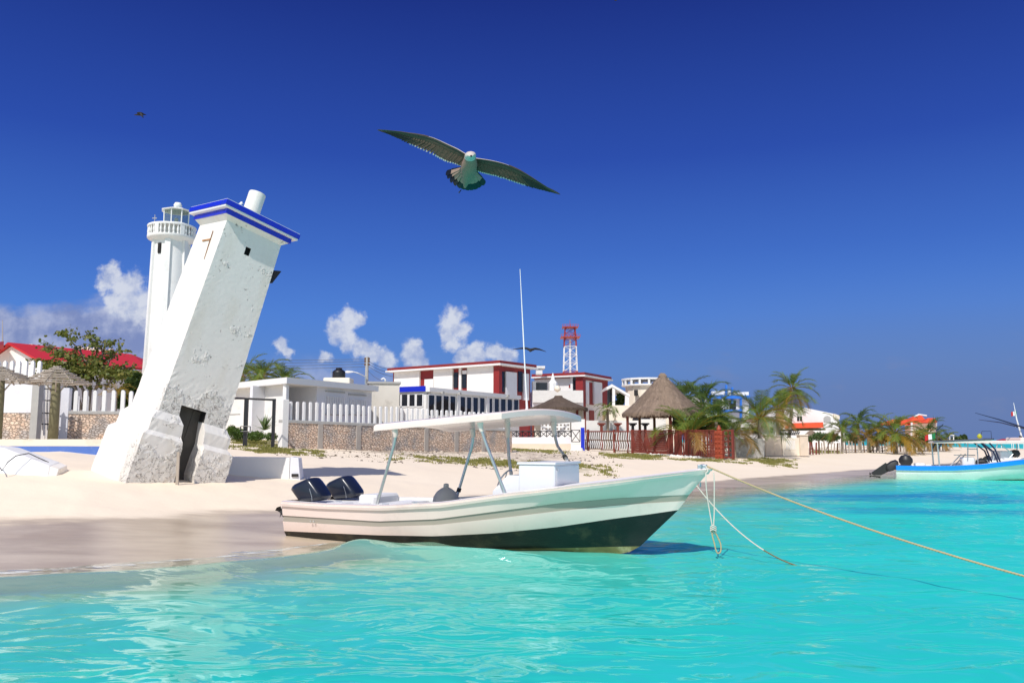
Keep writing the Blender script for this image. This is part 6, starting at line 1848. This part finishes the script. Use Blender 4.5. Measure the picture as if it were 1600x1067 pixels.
b = MB(); b.lathe([(2.6, 0), (2.6, ZV(604, Yr))], (xr, Yr, 0), 16); b.build('wall', M['cream'], rt2)
b = MB(); b.lathe([(2.6, ZV(605, Yr)), (3.1, ZV(603.5, Yr)), (3.1, ZV(601.5, Yr)), (2.6, ZV(601.5, Yr))], (xr, Yr, 0), 16); b.build('balcony', M['white_clean'], rt2)
b = MB(); b.lathe([(2.9, ZV(594.5, Yr)), (3.1, ZV(594.5, Yr)), (3.1, ZV(592, Yr)), (2.9, ZV(592, Yr))], (xr, Yr, 0), 16); b.build('railing', M['white_clean'], rt2)
for k in range(16):
    a = 2 * math.pi * k / 16; b = MB(); b.box(-.13, .13, -.08, .08, ZV(601.5, Yr), ZV(594.5, Yr), Frame(xr + 2.95 * math.cos(a), Yr + 2.95 * math.sin(a), math.degrees(a) + 90)); b.build('railing_post', M['white_clean'], rt2)
b = MB(); b.box(xr - 3.2, xr + 3.5, Yr - 1, Yr + 4, 0, ZV(640, Yr)); b.build('lower_wall', M['cream'], rt2)
b = MB(); b.box(XU(993, 105), XU(998, 105), 104.9, 105.6, ZV(618, 105), ZV(609, 105)); b.build('window', M['dark'], rt2)
# parked-looking shapes behind wall: arched opening
b = MB(); b.lathe([(.9, 0), (.85, .3), (.55, .6), (.05, .75)], (XU(1003, 80), 80, ZV(658, 80)), 12); o = b.build('dome_grill', M['black'], None, smooth=True); tag(o, 'small dark dome showing above the white garden wall beside the hut', 'grill')

bl = thing('blue_framed_house', 'white house with bright blue beams and roof posts behind the palms', 'house', (XU(1125, 118), 118, .9))
Yb2 = 118
pq([(1095, 616), (1170, 612), (1170, 690), (1095, 690)], Yb2, Yb2 + 8, M['white'], 'wall', bl)
pq([(1093, 617.5), (1172, 617.5), (1172, 623), (1093, 622)], Yb2 - .8, Yb2 - .2, M['skyblue'], 'beam', bl)
for u, v in ((1099, 602), (1109, 604.5), (1135, 601), (1144.5, 605)):
    pq([(u - 1.4, 630), (u + 1.4, 630), (u + 1.4, v), (u - 1.4, v)], Yb2 - .5, Yb2 - .1, M['skyblue'], 'roof_post', bl)
pq([(1112, 640), (1160, 640), (1160, 644), (1112, 644)], Yb2 - .8, Yb2 - .2, M['skyblue'], 'beam', bl)
for u in (1112, 1130, 1158): pq([(u - 1.3, 690), (u + 1.3, 690), (u + 1.3, 623), (u - 1.3, 623)], Yb2 - .7, Yb2 - .3, M['skyblue'] if u != 1130 else M['white_clean'], 'column', bl)
for u in (1120, 1145): pq([(u - 5, 639), (u + 5, 639), (u + 5, 626), (u - 5, 626)], Yb2 - .15, Yb2 + .1, M['glass'], 'window', bl)
pq([(1100, 612), (1142, 610), (1142, 617), (1100, 617)], Yb2 - .1, Yb2 + 3, M['white_clean'], 'parapet', bl)

# white pavilion with thatch, stone walls
pv = thing('white_pavilion', 'low white pavilion with flat roof below the tall palms', 'house', (XU(1190, 66), 66, .9))
pq([(1150, 668), (1223, 664), (1223, 702), (1150, 702)], 66.5, 70, M['white_shade'], 'wall', pv)
pq([(1146, 661), (1219, 659), (1219, 666), (1146, 668)], 66.0, 71, M['white_clean'], 'roof', pv)
pq([(1212, 705), (1216.5, 705), (1216.5, 665), (1212, 665)], 66.0, 66.3, M['white_clean'], 'column', pv)
pq([(1175, 668), (1187, 668), (1187, 677), (1175, 677)], 66.4, 66.55, M['glass'], 'window', pv)
pq([(1204, 668), (1208, 668), (1208, 676), (1204, 676)], 66.4, 66.55, M['glass'], 'window', pv)
tm = thing('thatched_roof_hut', 'low mound of grey thatch rising behind the white pavilion roof', 'hut', (XU(1196, 72), 72, .9))
thatch_cone(tm, XU(1192, 72), 72, ZV(648, 72), ZV(661, 72), 2.1, n=8, layers=2, m='thatch', seed=9, strands=600)
b = MB(); b.lathe([(1.3, .8), (1.3, ZV(658, 72))], (XU(1192, 72), 72, 0), 10); b.build('wall', M['beige'], tm)
bl_ = thing('balcony_railing', 'dark ornamental balcony railing right of the white pavilion', 'railing', (XU(1230, 66), 66, 1.5))
bar(bl_, 'top_rail', 1213, 671.5, 1248, 672.5, 65, .05); bar(bl_, 'bottom_rail', 1213, 678.5, 1248, 679, 65, .05)
for k in range(12):
    u = 1214 + 3 * k; b = MB(); b.tube([P(u, 678.5, 65), P(u + 2.4, 675, 65), P(u, 672, 65), P(u - 1, 675, 65), P(u + 1.5, 678, 65)], .035, 4); b.build('scroll', M['black'], bl_)
sw = thing('cream_stone_wall', 'cream stone garden wall with square piers and a slatted gate', 'wall', (XU(1225, 60), 60, .9))
fs_ = Frame(XU(1190, 60), 60, 6)
def fx(ua, ub, vt, vb, y0, y1, m, name, root=sw, fr=fs_, bev=.02):
    a0, a1 = fr.xu(ua, y0), fr.xu(ub, y0); b = MB(); b.bev(a0, a1, y0, y1, fr.zv(vb, a0, y0), fr.zv(vt, a0, y0), bev, fr); return b.build(name, M[m], root)
fx(1190, 1208, 685, 712, .1, .4, 'white', 'wall_body'); fx(1222, 1250, 684, 712, .1, .4, 'cream', 'wall_body')
for ua, ub, v in ((1196, 1209, 680), (1209, 1221, 681.5), (1250, 1263, 680)): fx(ua, ub, v, 712, -.05, .5, 'pinkstone', 'pier'); fx(ua - .6, ub + .6, v - 1.6, v, -.12, .57, 'cream', 'pier_cap')
for k in range(7): fx(1228 + 2.2 * k, 1229.2 + 2.2 * k, 688, 702, .05, .1, 'white_clean', 'slat')
fx(1100, 1110, 0, 1, 0, .1, 'white', 'x') if False else None
rs_ = thing('grey_rubble_wall', 'grey rubble stone wall between the dark red fence and the cream wall', 'wall', (XU(1168, 57), 57, .9))
fg = Frame(XU(1140, 56), 56, 5); a0, a1 = fg.xu(1140), fg.xu(1193); b = MB(); b.box(0, a1, 0, .4, .5, fg.zv(685, 0), fg)
b.build('wall_body', mat('grey_rubble', (.48, .46, .43), .9, .35, 9, .9, 12, stain=(.18, .16, .14), stain_amt=.7, stain_scale=6), rs_)

# big white house right
wh = thing('white_gabled_house', 'large white house with sloping parapet and an orange-red tiled awning', 'house', (XU(1270, 100), 100, 1.0))
Yw = 100
pq([(1225, 637), (1258, 637), (1306, 647), (1311, 652), (1311, 705), (1225, 705)], Yw, Yw + 10, M['white'], 'wall', wh)
pq([(1303, 646), (1312, 649), (1312, 655), (1303, 652)], Yw - .3, Yw + .0, M['cream'], 'parapet', wh)
pq([(1234, 661), (1286, 659.5), (1287, 668), (1232, 669)], Yw - 1.4, Yw - .05, M['orange'], 'awning', wh)
for u in (1247.2, 1251.6): pq([(u - 1.6, 657.5), (u + 1.6, 657.5), (u + 1.6, 650.5), (u - 1.6, 650.5)], Yw - .06, Yw + .1, M['glass'], 'window', wh)
pq([(1287, 659), (1298, 659), (1298, 653), (1296, 650.5), (1292.5, 649.5), (1289, 650.5), (1287, 653)], Yw - .06, Yw + .1, M['concrete'], 'arched_window', wh)
pq([(1232, 669.5), (1290, 669.5), (1290, 672), (1232, 672)], Yw - .9, Yw - .5, M['grape'], 'planter_greenery', wh)
pq([(1225, 673), (1320, 672), (1320, 704), (1225, 704)], Yw - 3, Yw - 1, M['white'], 'terrace_wall', wh)
gp_ = thing('grey_thatch_parasol', 'small grey thatched parasol in front of the white gabled house', 'parasol', (XU(1268, 84), 84, .9))
thatch_cone(gp_, XU(1268, 84), 84, ZV(672, 84), ZV(681, 84), .8, n=8, layers=2, seed=4, strands=300)
b = MB(); b.tube([(XU(1268, 84), 84, .6), (XU(1268, 84), 84, ZV(674, 84))], .08, 6); b.build('post', M['darkwood'], gp_)

oh = thing('orange_roofed_house', 'distant house with a bright orange-red tiled roof behind the palms', 'house', (XU(1440, 135), 135, .8))
Yo = 135
def hip(u0, u1, ve, ut0, ut1, vt, y0, dep, root):
    a, c = P(u0, ve, y0), P(u1, ve, y0); t0, t1 = P(ut0, vt, y0 + dep / 2), P(ut1, vt, y0 + dep / 2); a2, c2 = a + Vector((0, dep, 0)), c + Vector((0, dep, 0))
    b = MB(); b.add([a, c, c2, a2, t0, t1], [(0, 1, 5, 4), (1, 2, 5), (2, 3, 4, 5), (3, 0, 4), (3, 2, 1, 0)]); b.build('roof', M['orange'], root)
hip(1419, 1450, 661, 1432, 1440, 648.5, Yo, 5, oh); hip(1446, 1465, 660, 1450, 1461, 653, Yo - 1.5, 4, oh); hip(1385, 1425, 664, 1395, 1415, 655, Yo, 5, oh)
pq([(1424, 660.5), (1464, 659.5), (1464, 694), (1424, 694)], Yo + .8, Yo + 3, M['cream'], 'wall', oh)
for u in (1425, 1463): pq([(u - .8, 694), (u + .8, 694), (u + .8, 660), (u - .8, 660)], Yo - .5, Yo - .2, M['white_clean'], 'column', oh)
b = MB(); b.tube([P(1428, 651, Yo), P(1436, 647.5, Yo), P(1448, 649.5, Yo)], .12, 5); b.build('roof_ridge', M['white_clean'], oh)
# white stair-like slope near the far beach
sl_ = MB(); sl_.rings([[tuple(P(u, v, 88)) for u, v in ((1319, 681), (1326, 681), (1338, 689), (1338, 692), (1319, 684))], [tuple(P(u, v, 88) + Vector((0, 1.5, 0))) for u, v in ((1319, 681), (1326, 681), (1338, 689), (1338, 692), (1319, 684))]])
o = sl_.build('white_stair_parapet', M['white_clean'], None); tag(o, 'small slanting white stair parapet among the palms right of the white gabled house', 'stairs')

# ------------------------------------------------------------------ stake fence on the far beach
b = MB(); n = 46; rnd = random.Random(12)
sf = thing('stake_fence', 'long line of rough wooden stakes along the far beach below the palms', 'fence', (XU(1265, 66), 66, .9))
for k in range(n):
    f = k / (n - 1); u = 1265 + 212 * f; Y = 66 + 26 * f; x = XU(u, Y); g0 = gz(x, Y)
    c = MB(); hh = ZV(690, Y) - g0 + rnd.uniform(-.12, .15); dx = rnd.uniform(-.08, .08)
    c.tube([(x, Y, g0 - .1), (x + dx * .5, Y, g0 + hh * .5), (x + dx, Y, g0 + hh)], rnd.uniform(.045, .08), 5); c.build('stake', M['redwood'] if k < 3 else (M['wood'] if k % 3 else M['darkwood']), sf)
c = MB(); pts = []
for k in range(60):
    f = k / 59; u = 1265 + 212 * f; Y = 66 + 26 * f; x = XU(u, Y); pts.append((x, Y, gz(x, Y) + .55 + .05 * math.sin(k)))
c.tube(pts, .014, 4); c.build('wire', M['wood'], sf)

# small things on the far right sand
for i, (u, Y, h, m, lab) in enumerate(((1568, 118, 1.6, 'redT', 'tiny red and white beach canopy far away at the right edge'), (1584, 122, 1.5, 'skyblue', 'tiny pale blue beach canopy far away at the right edge'), (1595, 112, 1.7, 'orange', 'tiny orange beach canopy far away by the boat mast'))):
    x = XU(u, Y); z = .3; t = thing('beach_canopy', lab, 'canopy', (x, Y, z), group='tiny canopies on the far beach')
    b = MB(); b.rings([[(x - .9, Y - .9, z + h - .3), (x + .9, Y - .9, z + h - .3), (x + .9, Y + .9, z + h - .3), (x - .9, Y + .9, z + h - .3)], [(x - .1, Y - .1, z + h), (x + .1, Y - .1, z + h), (x + .1, Y + .1, z + h), (x - .1, Y + .1, z + h)]]); b.build('cloth', M[m], t)
    for sx in (-.85, .85): b = MB(); b.tube([(x + sx, Y - .85, z - .8), (x + sx, Y - .85, z + h - .3)], .04, 4); b.build('pole', M['white_clean'], t)
YS = 104; bs = thing('lifeguard_frame', 'small pale square frame standing at the end of the palm row', 'frame', (XU(1487, YS), YS, .7))
b = MB(); 
for (a, c) in (((1484, 692), (1484, 679)), ((1490, 692), (1490, 680)), ((1482, 679), (1491, 680))): b.tube([P(*a, YS), P(*c, YS)], .06, 5)
b.build('frame_bars', M['white_clean'], bs)
# ------------------------------------------------------------------ palms
def frond(mb, base, az, el, L, droop, nleaf, rnd, wl=.36, wleaf=.035, mi=0, curl=0.0):
    seg = 9; pts = [Vector(base)]; d_el = el; step = L / seg; dirs = []
    for i in range(seg):
        d = Vector((math.cos(az) * math.cos(d_el), math.sin(az) * math.cos(d_el), math.sin(d_el))); dirs.append(d)
        pts.append(pts[-1] + d * step); d_el -= droop * (.5 + 1.1 * i / seg) / seg * 2; az += curl / seg
    dirs.append(dirs[-1])
    mb.mat(mi + 1); mb.tube(pts[:-1] + [pts[-1]], [.028 * (1 - .85 * i / seg) * (L / 2.5) for i in range(seg + 1)], 4, False); mb.mat(mi)
    for k in range(nleaf):
        f = .14 + .86 * (k + .5) / nleaf; s = f * seg; i = min(int(s), seg - 1); t = s - i
        p = pts[i].lerp(pts[i + 1], t); d = dirs[i].lerp(dirs[min(i + 1, seg)], t).normalized()
        side = d.cross(Vector((0, 0, 1)))
        if side.length < .05: side = Vector((1, 0, 0))
        side.normalize(); upv = side.cross(d).normalized()
        ll = wl * L * (.35 + .75 * math.sin(math.pi * min(1, f * .92 + .05)) ** .8) * rnd.uniform(.85, 1.1)
        if f > .93: ll *= .55
        for sg in (-1, 1):
            ang = rnd.uniform(-.15, .15)
            ld = (side * sg * (.62) + d * (.75 + .35 * f) + upv * (.22 + ang)).normalized()
            w = d * (wleaf * (L / 2.5))
            m_ = p + ld * ll * .5 + Vector((0, 0, -ll * .05)); e = p + ld * ll * .93 + Vector((0, 0, -ll * (.10 + .18 * rnd.random())))
            mb.add([p - w * .5, p + w * .5, m_ + w * .6, m_ - w * .6, e + w * .08, e - w * .08], [(0, 1, 2, 3), (3, 2, 4, 5)])


def palm(u, v, Y, L, n=20, label='', base_v=None, lean=0.0, mats=('palm', 'palmyellow'), seed=1, elr=(-.5, 1.35), droop=1.3, group='coconut palms along the beach', nleaf=30, dry=0.1, trunk_r=.13, dry_m='palmdry', name='palm_tree'):
    rnd = random.Random(seed); x, z = XU(u, Y), ZV(v, Y); g0 = gz(x, Y)
    r = thing(name, label, 'palm', (x - lean, Y, g0), group=group)
    if z - g0 > .25:
        b = MB(); pts = []; rr = []
        for i in range(13):
            t = i / 12; pts.append((x - lean * (1 - t) ** 1.5, Y, g0 - .3 + (z - g0 + .3) * t)); rr.append(trunk_r * (1.5 - .6 * t if t < .15 else 1.1 - .3 * t) * (1 + .06 * (i % 2)))
        b.tube(pts, rr, 9); b.build('trunk', M['trunk'], r, smooth=True)
    b = MB()
    for k in range(n):
        f = (k + .5) / n; el = elr[1] - (elr[1] - elr[0]) * f ** .9 + rnd.uniform(-.12, .12); az = k * 2.39996 + rnd.uniform(-.25, .25)
        is_dry = f > 1 - dry
        frond(b, (x + .05 * math.cos(az), Y + .05 * math.sin(az), z), az, el, L * 1.08 * rnd.uniform(.85, 1.1), droop * .66 * rnd.uniform(.75, 1.2) * (1.0 if el > 0 else .55), nleaf, rnd, mi=2 if is_dry else 0, curl=rnd.uniform(-.3, .3), wleaf=.042 if Y < 60 else .052)
    b.build('crown', [M[mats[0]], M[mats[1]], M[dry_m], M[dry_m]], r)
    return r


palm(405, 590, 66, 2.5, 24, 'palm crown behind the bungalow roof, nearer the leaning lighthouse', seed=21, elr=(-.3, 1.3))
palm(440, 597, 70, 2.3, 22, 'smaller palm crown behind the bungalow roof corner', seed=22, elr=(-.2, 1.3))
palm(377, 589, 70, 2.4, 18, 'palm crown half hidden by the leaning lighthouse', seed=23, elr=(-.2, 1.3))
palm(950, 640, 71, 1.05, 22, 'small neat palm in front of the farther red and white wing', seed=2, elr=(-.7, 1.4), droop=1.7)
palm(1079, 680, 54.0, 3.0, 17, 'broad young palm with long upright fronds right of the conical hut', seed=3, elr=(.1, 1.45), droop=1.2, dry=.14, trunk_r=.16)
palm(1074, 622, 69, 2.6, 18, 'taller palm peeking out behind the conical hut', seed=4, elr=(-.1, 1.4), mats=('palmdark', 'palm'), dry=0)
palm(1100, 632, 62, 2.6, 20, 'dark palm between the conical hut and the blue-framed house', seed=5, elr=(-.2, 1.4), mats=('palmdark', 'palm'), dry=0)
palm(1120, 655, 56, 2.5, 20, 'dark green palm in front of the blue-framed house', seed=6, elr=(-.3, 1.4), mats=('palmdark', 'palm'), dry=.1)
palm(1147, 678, 54, 2.0, 15, 'low palm with drooping orange fronds at the right end of the dark red fence', seed=7, elr=(-.5, 1.2), droop=1.6, dry=.4, trunk_r=.12)
palm(1188, 655, 57, 2.75, 21, 'large young palm with bright green fronds above the white pavilion', seed=8, elr=(-.25, 1.45), dry=.12, lean=.1)
palm(1216, 640, 64, 2.5, 18, 'palm leaning behind the bright green one above the pavilion', seed=9, elr=(-.4, 1.3), mats=('palm', 'palmyellow'), dry=.2)
palm(1241, 606, 68, 2.05, 28, 'tallest coconut palm with a round crown on a slender trunk', seed=10, elr=(-1.15, 1.35), droop=1.0, lean=.7, dry=.3, trunk_r=.14, dry_m='palmyellow')
palm(1316, 672, 76, 1.9, 20, 'green palm right of the white gabled house', seed=11, elr=(-.3, 1.35), dry=.15)
palm(1342, 660, 84, 2.2, 22, 'dark palm behind the green one at the white gabled house', seed=12, elr=(-.4, 1.35), mats=('palmdark', 'palm'), dry=.0)
palm(1356, 683, 77, 1.75, 18, 'yellow-orange young palm beside the stake fence', seed=13, elr=(-.3, 1.3), mats=('palmyellow', 'palmyellow'), dry=.6)
palm(1398, 677, 76, 2.7, 24, 'big dark green palm in the middle of the far row', seed=14, elr=(-.45, 1.45), dry=.22, dry_m='palmyellow', trunk_r=.2)
palm(1372, 672, 86, 2.2, 18, 'palm with golden green fronds left of the big dark one', seed=15, elr=(-.4, 1.3), mats=('palm', 'palmyellow'), dry=.4, dry_m='palmyellow')
palm(1428, 686, 80, 2.1, 16, 'low golden palm right of the big dark one', seed=16, elr=(-.3, 1.1), mats=('palmyellow', 'palmyellow'), dry=.6)
palm(1449, 678, 88, 2.4, 20, 'dark palm below the orange-roofed house', seed=17, elr=(-.4, 1.3), mats=('palmdark', 'palm'), dry=.2)
palm(1462, 686, 92, 2.0, 18, 'palm with dry orange fronds at the right end of the row', seed=18, elr=(-.4, 1.2), mats=('palm', 'palmyellow'), dry=.5)
palm(1478, 688, 98, 1.7, 16, 'last small palm of the row before the open beach', seed=19, elr=(-.3, 1.2), mats=('palm', 'palmyellow'), dry=.4)


def bush(name, label, blobs, Y, m, nleaf, leaf=.10, seed=1, cat='bush', stem=True, group=None):
    rnd = random.Random(seed); c = P(blobs[0][0], blobs[0][1], Y); r = thing(name, label, cat, (c.x, Y, gz(c.x, Y)), group=group)
    b = MB(); tot = sum(w * h for _, _, w, h in blobs)
    for (u, v, w, h) in blobs:
        p0 = P(u, v, Y + rnd.uniform(-.3, .3)); rx, rz = w / FH * Y, h / FH * Y; ry = rx * .8
        for _ in range(int(nleaf * w * h / tot)):
            while True:
                a = Vector((rnd.uniform(-1, 1), rnd.uniform(-1, 1), rnd.uniform(-1, 1)))
                if .25 < a.length < 1: break
            a = a * (.75 + .35 * rnd.random())
            q = p0 + Vector((a.x * rx, a.y * ry, a.z * rz)); s = leaf * rnd.uniform(.6, 1.3)
            n = Vector((rnd.gauss(0, 1), rnd.gauss(0, 1), rnd.gauss(.6, 1))).normalized(); t = n.orthogonal().normalized(); t.rotate(Matrix.Rotation(rnd.random() * 6.28, 3, n)); w_ = n.cross(t)
            b.add([q - t * s, q - w_ * s * .55, q + t * s, q + w_ * s * .55], [(0, 1, 2, 3)])
    b.build('foliage', M[m], r)
    if stem:
        b = MB()
        for (u, v, w, h) in blobs[:4]:
            p0 = P(u, v, Y); b.tube([(c.x + (p0.x - c.x) * .4, Y, gz(c.x, Y) - .1), (p0.x, Y, p0.z)], [.05, .02], 5)
        b.build('stem', M['bark'], r)
    return r


bush('bush', 'dense dark bush under the palms behind the dark red fence', [(1075, 668, 20, 12), (1100, 665, 20, 16), (1125, 662, 16, 14), (1060, 662, 12, 12)], 58, 'bush', 5000, .09, 3)
bush('bush', 'dark shrub between the pergola and the round terrace house', [(970, 622, 8, 9), (967, 630, 9, 6)], 98, 'bush', 500, .22, 4)
bush('bush', 'low grey-green shrubs in front of the white gabled house', [(1280, 682, 14, 7), (1300, 683, 14, 7), (1262, 686, 9, 5)], 80, 'agave', 2200, .10, 5)
bush('bush', 'dense dark greenery filling the gaps of the far palm row', [(1335, 684, 16, 8), (1375, 686, 16, 8), (1410, 688, 18, 7), (1440, 688, 16, 7), (1465, 690, 12, 5)], 88, 'bush', 4200, .12, 6)
bush('bush', 'low dark shrub beyond the end of the palm row', [(1494, 687, 9, 5), (1502, 686, 6, 6)], 150, 'bush', 900, .2, 7)
bush('bush', 'small round dark tree on the far point', [(1507, 685, 5, 7)], 152, 'bush', 500, .2, 8)
bush('bush', 'dark shrubs behind the short picket fence, right of the sea grape trunks', [(205, 612, 14, 22), (190, 622, 14, 16), (215, 596, 12, 14)], 44, 'bush', 4200, .11, 9)
bush('bush', 'low green hedge in the bungalow garden behind the black gate frame', [(372, 678, 17, 10), (400, 681, 17, 8), (424, 682, 10, 7), (362, 672, 9, 8)], 41, 'hedge', 5200, .045, 10, stem=False)
rp = palm(178, 612, 42, .9, 14, 'small yellow-green palm behind the short picket fence', seed=31, elr=(-.2, 1.2), mats=('palmyellow', 'palmyellow'), dry=0, trunk_r=.06, nleaf=16)

# sea grape tree
def sea_grape():
    Y = 47.0; rnd = random.Random(11); x0 = XU(140, Y); g0 = gz(x0, Y)
    r = thing('sea_grape_tree', 'spreading sea grape tree with sparse round leaves in front of the red-roofed house', 'tree', (x0, Y, g0))
    trunks = [[(132, 640), (130, 610), (120, 585), (108, 565), (96, 548), (70, 540)], [(138, 642), (141, 612), (143, 590), (138, 572), (125, 548), (108, 530), (92, 520)], [(150, 642), (148, 612), (158, 590), (160, 565), (160, 548), (150, 535), (134, 524)],
              [(160, 640), (164, 610), (176, 588), (190, 575), (205, 578)], [(145, 641), (150, 605), (162, 582), (172, 562), (186, 552)], [(128, 640), (118, 605), (95, 588), (72, 575), (52, 567)], [(160, 548), (166, 540), (174, 536)], [(160, 565), (178, 552), (188, 546)]]
    b = MB(); tips = []
    for ti, ln in enumerate(trunks):
        dy = rnd.uniform(-.5, .5); pts = [P(u, v, Y + dy * i / len(ln)) for i, (u, v) in enumerate(ln)]; n = len(pts)
        b.tube(pts, [(.085 if ti < 6 else .03) * (1 - .85 * i / (n - 1)) + .012 for i in range(n)], 7)
        for i in range(2 if ti < 6 else 1, n):
            for _ in range(5):
                a = pts[i - 1].lerp(pts[i], rnd.random()); e = a + Vector((rnd.uniform(-.9, .9), rnd.uniform(-.8, .8), rnd.uniform(-.25, .5)))
                b.tube([a, a.lerp(e, .5) + Vector((0, 0, .05)), e], [.022, .015, .007], 4, False); tips.append((a, e))
    b.build('trunk', M['bark'], r)
    b = MB()
    def leaf(q, s):
        n = Vector((rnd.gauss(0, .7), rnd.gauss(-.3, .7), rnd.gauss(.8, .6))).normalized(); t = n.orthogonal().normalized(); t.rotate(Matrix.Rotation(rnd.random() * 6.28, 3, n)); w = n.cross(t)
        b.add([q + (t * math.cos(a) + w * math.sin(a)) * s for a in (0, 1.05, 2.09, 3.14, 4.19, 5.24)], [(0, 1, 2, 3, 4, 5)])
    for a, e in tips:
        for _ in range(9): leaf(a.lerp(e, rnd.uniform(.3, 1.1)) + Vector((rnd.gauss(0, .10), rnd.gauss(0, .1), rnd.gauss(0, .09))), rnd.uniform(.05, .10))
    for (u, v, w, h, n) in [(75, 545, 9, 6, 90), (95, 553, 14, 7, 240), (115, 560, 16, 8, 300), (60, 568, 14, 6, 260), (85, 572, 22, 9, 700), (115, 578, 24, 10, 900), (145, 580, 20, 9, 700), (170, 582, 20, 9, 700), (195, 585, 18, 9, 700), (212, 590, 10, 9, 350), (100, 522, 9, 4, 80), (92, 520, 6, 3, 50), (112, 531, 8, 4, 80), (140, 526, 9, 4, 70), (148, 538, 7, 5, 60), (125, 592, 16, 5, 300), (105, 590, 14, 5, 300), (174, 538, 7, 3, 22), (188, 548, 5, 3, 12), (150, 565, 12, 8, 240)]:
        for _ in range(int(n * .6)):
            a = Vector((rnd.gauss(0, .5), rnd.gauss(0, .6), rnd.gauss(0, .5))); leaf(P(u + a.x * w, v + a.z * h, Y + a.y * 1.1), rnd.uniform(.05, .105))
    b.build('crown', M['grape'], r)
sea_grape()


def turf(name, label, patches, n, h, seed, kind='stuff'):
    rnd = np.random.RandomState(seed); b = MB(); tot = sum(p[4] for p in patches)
    for (u0, u1, Y0, Y1, wgt) in patches:
        m = int(n * wgt / tot); k = 0
        while k < m:
            N = 4000; f = rnd.rand(N); u = u0 + (u1 - u0) * f; Y = Y0 + (Y1 - Y0) * rnd.rand(N); x = (u - 800) / FH * Y
            dens = fbm(x * 1.1 + 4, Y * .9, 3); edge = np.minimum(f, 1 - f) * 5; yy = (Y - Y0) / (Y1 - Y0); edge = np.minimum(edge, np.minimum(yy, 1 - yy) * 5)
            rad = np.sqrt((2 * f - 1) ** 2 + (2 * yy - 1) ** 2); ok = (dens * .8 + .55 * np.clip(1 - rad, -.2, 1) > .12 + .25 * rnd.rand(N))
            x, Y = x[ok][:m - k], Y[ok][:m - k]; z = ground(x, Y)
            a = rnd.rand(len(x)) * 6.28; hh = h * (.5 + rnd.rand(len(x))); sp = rnd.rand(len(x), 2) * .10 - .05
            for i in range(len(x)):
                w = .018 + Y[i] * .0003; c_, s_ = math.cos(a[i]) * w, math.sin(a[i]) * w
                b.add([(x[i] - c_, Y[i] - s_, z[i] - .02), (x[i] + c_, Y[i] + s_, z[i] - .02), (x[i] + sp[i, 0], Y[i] + sp[i, 1], z[i] + hh[i])], [(0, 1, 2)])
            k += max(1, len(x))
    o = b.build(name, M['grassgreen'], None); tag(o, label, 'grass', kind=kind)
turf('grass', 'sparse patches of yellow-green grass on the upper beach in front of the walls and fences', [(352, 510, 34, 40, 1.2), (352, 440, 39, 46, 1.0), (600, 975, 34, 40.5, 2.2), (935, 1050, 47, 57, 1.3), (1165, 1245, 47, 56, 1.0), (1265, 1315, 70, 82, .5), (760, 905, 50, 59, .5), (1040, 1165, 47, 51.5, .5)], 24000, .08, 3)

# dry seaweed and rubble by the long wall
b = MB(); rnd = np.random.RandomState(6); N = 5200
u = 400 + 560 * rnd.rand(N) ** 1.0; Y = 33 + 24 * rnd.rand(N) ** 1.2; x = (u - 800) / FH * Y
okk = (fbm(x * .7, Y * .8, 3) + .25 * ((u > 480) & (u < 720) & (Y > 35)) > .18)
x, Y = x[okk], Y[okk]; z = ground(x, Y); s = .025 + .06 * rnd.rand(len(x)) ** 3
for i in range(len(x)):
    r = s[i]; a = rnd.rand() * 3; c_, q_ = math.cos(a), math.sin(a); b.mat(int(rnd.rand() * 3))
    b.add([(x[i] - r * c_ * 1.5, Y[i] - r * q_, z[i] - .01), (x[i] + r * q_, Y[i] - r * c_, z[i] - .01), (x[i] + r * c_ * 1.5, Y[i] + r * q_, z[i] - .01), (x[i] - r * q_, Y[i] + r * c_, z[i] - .01), (x[i] + r * .2, Y[i], z[i] + r * .8)], [(0, 1, 4), (1, 2, 4), (2, 3, 4), (3, 0, 4)])
o = b.build('rubble', [M['bark'], mat('pale_rubble', (.60, .52, .42), .9, .2, 8), mat('seaweed_dry', (.10, .075, .05), .9, .3, 8)], None); tag(o, 'scattered pebbles and dry seaweed in front of the stone wall', 'rubble', kind='stuff')
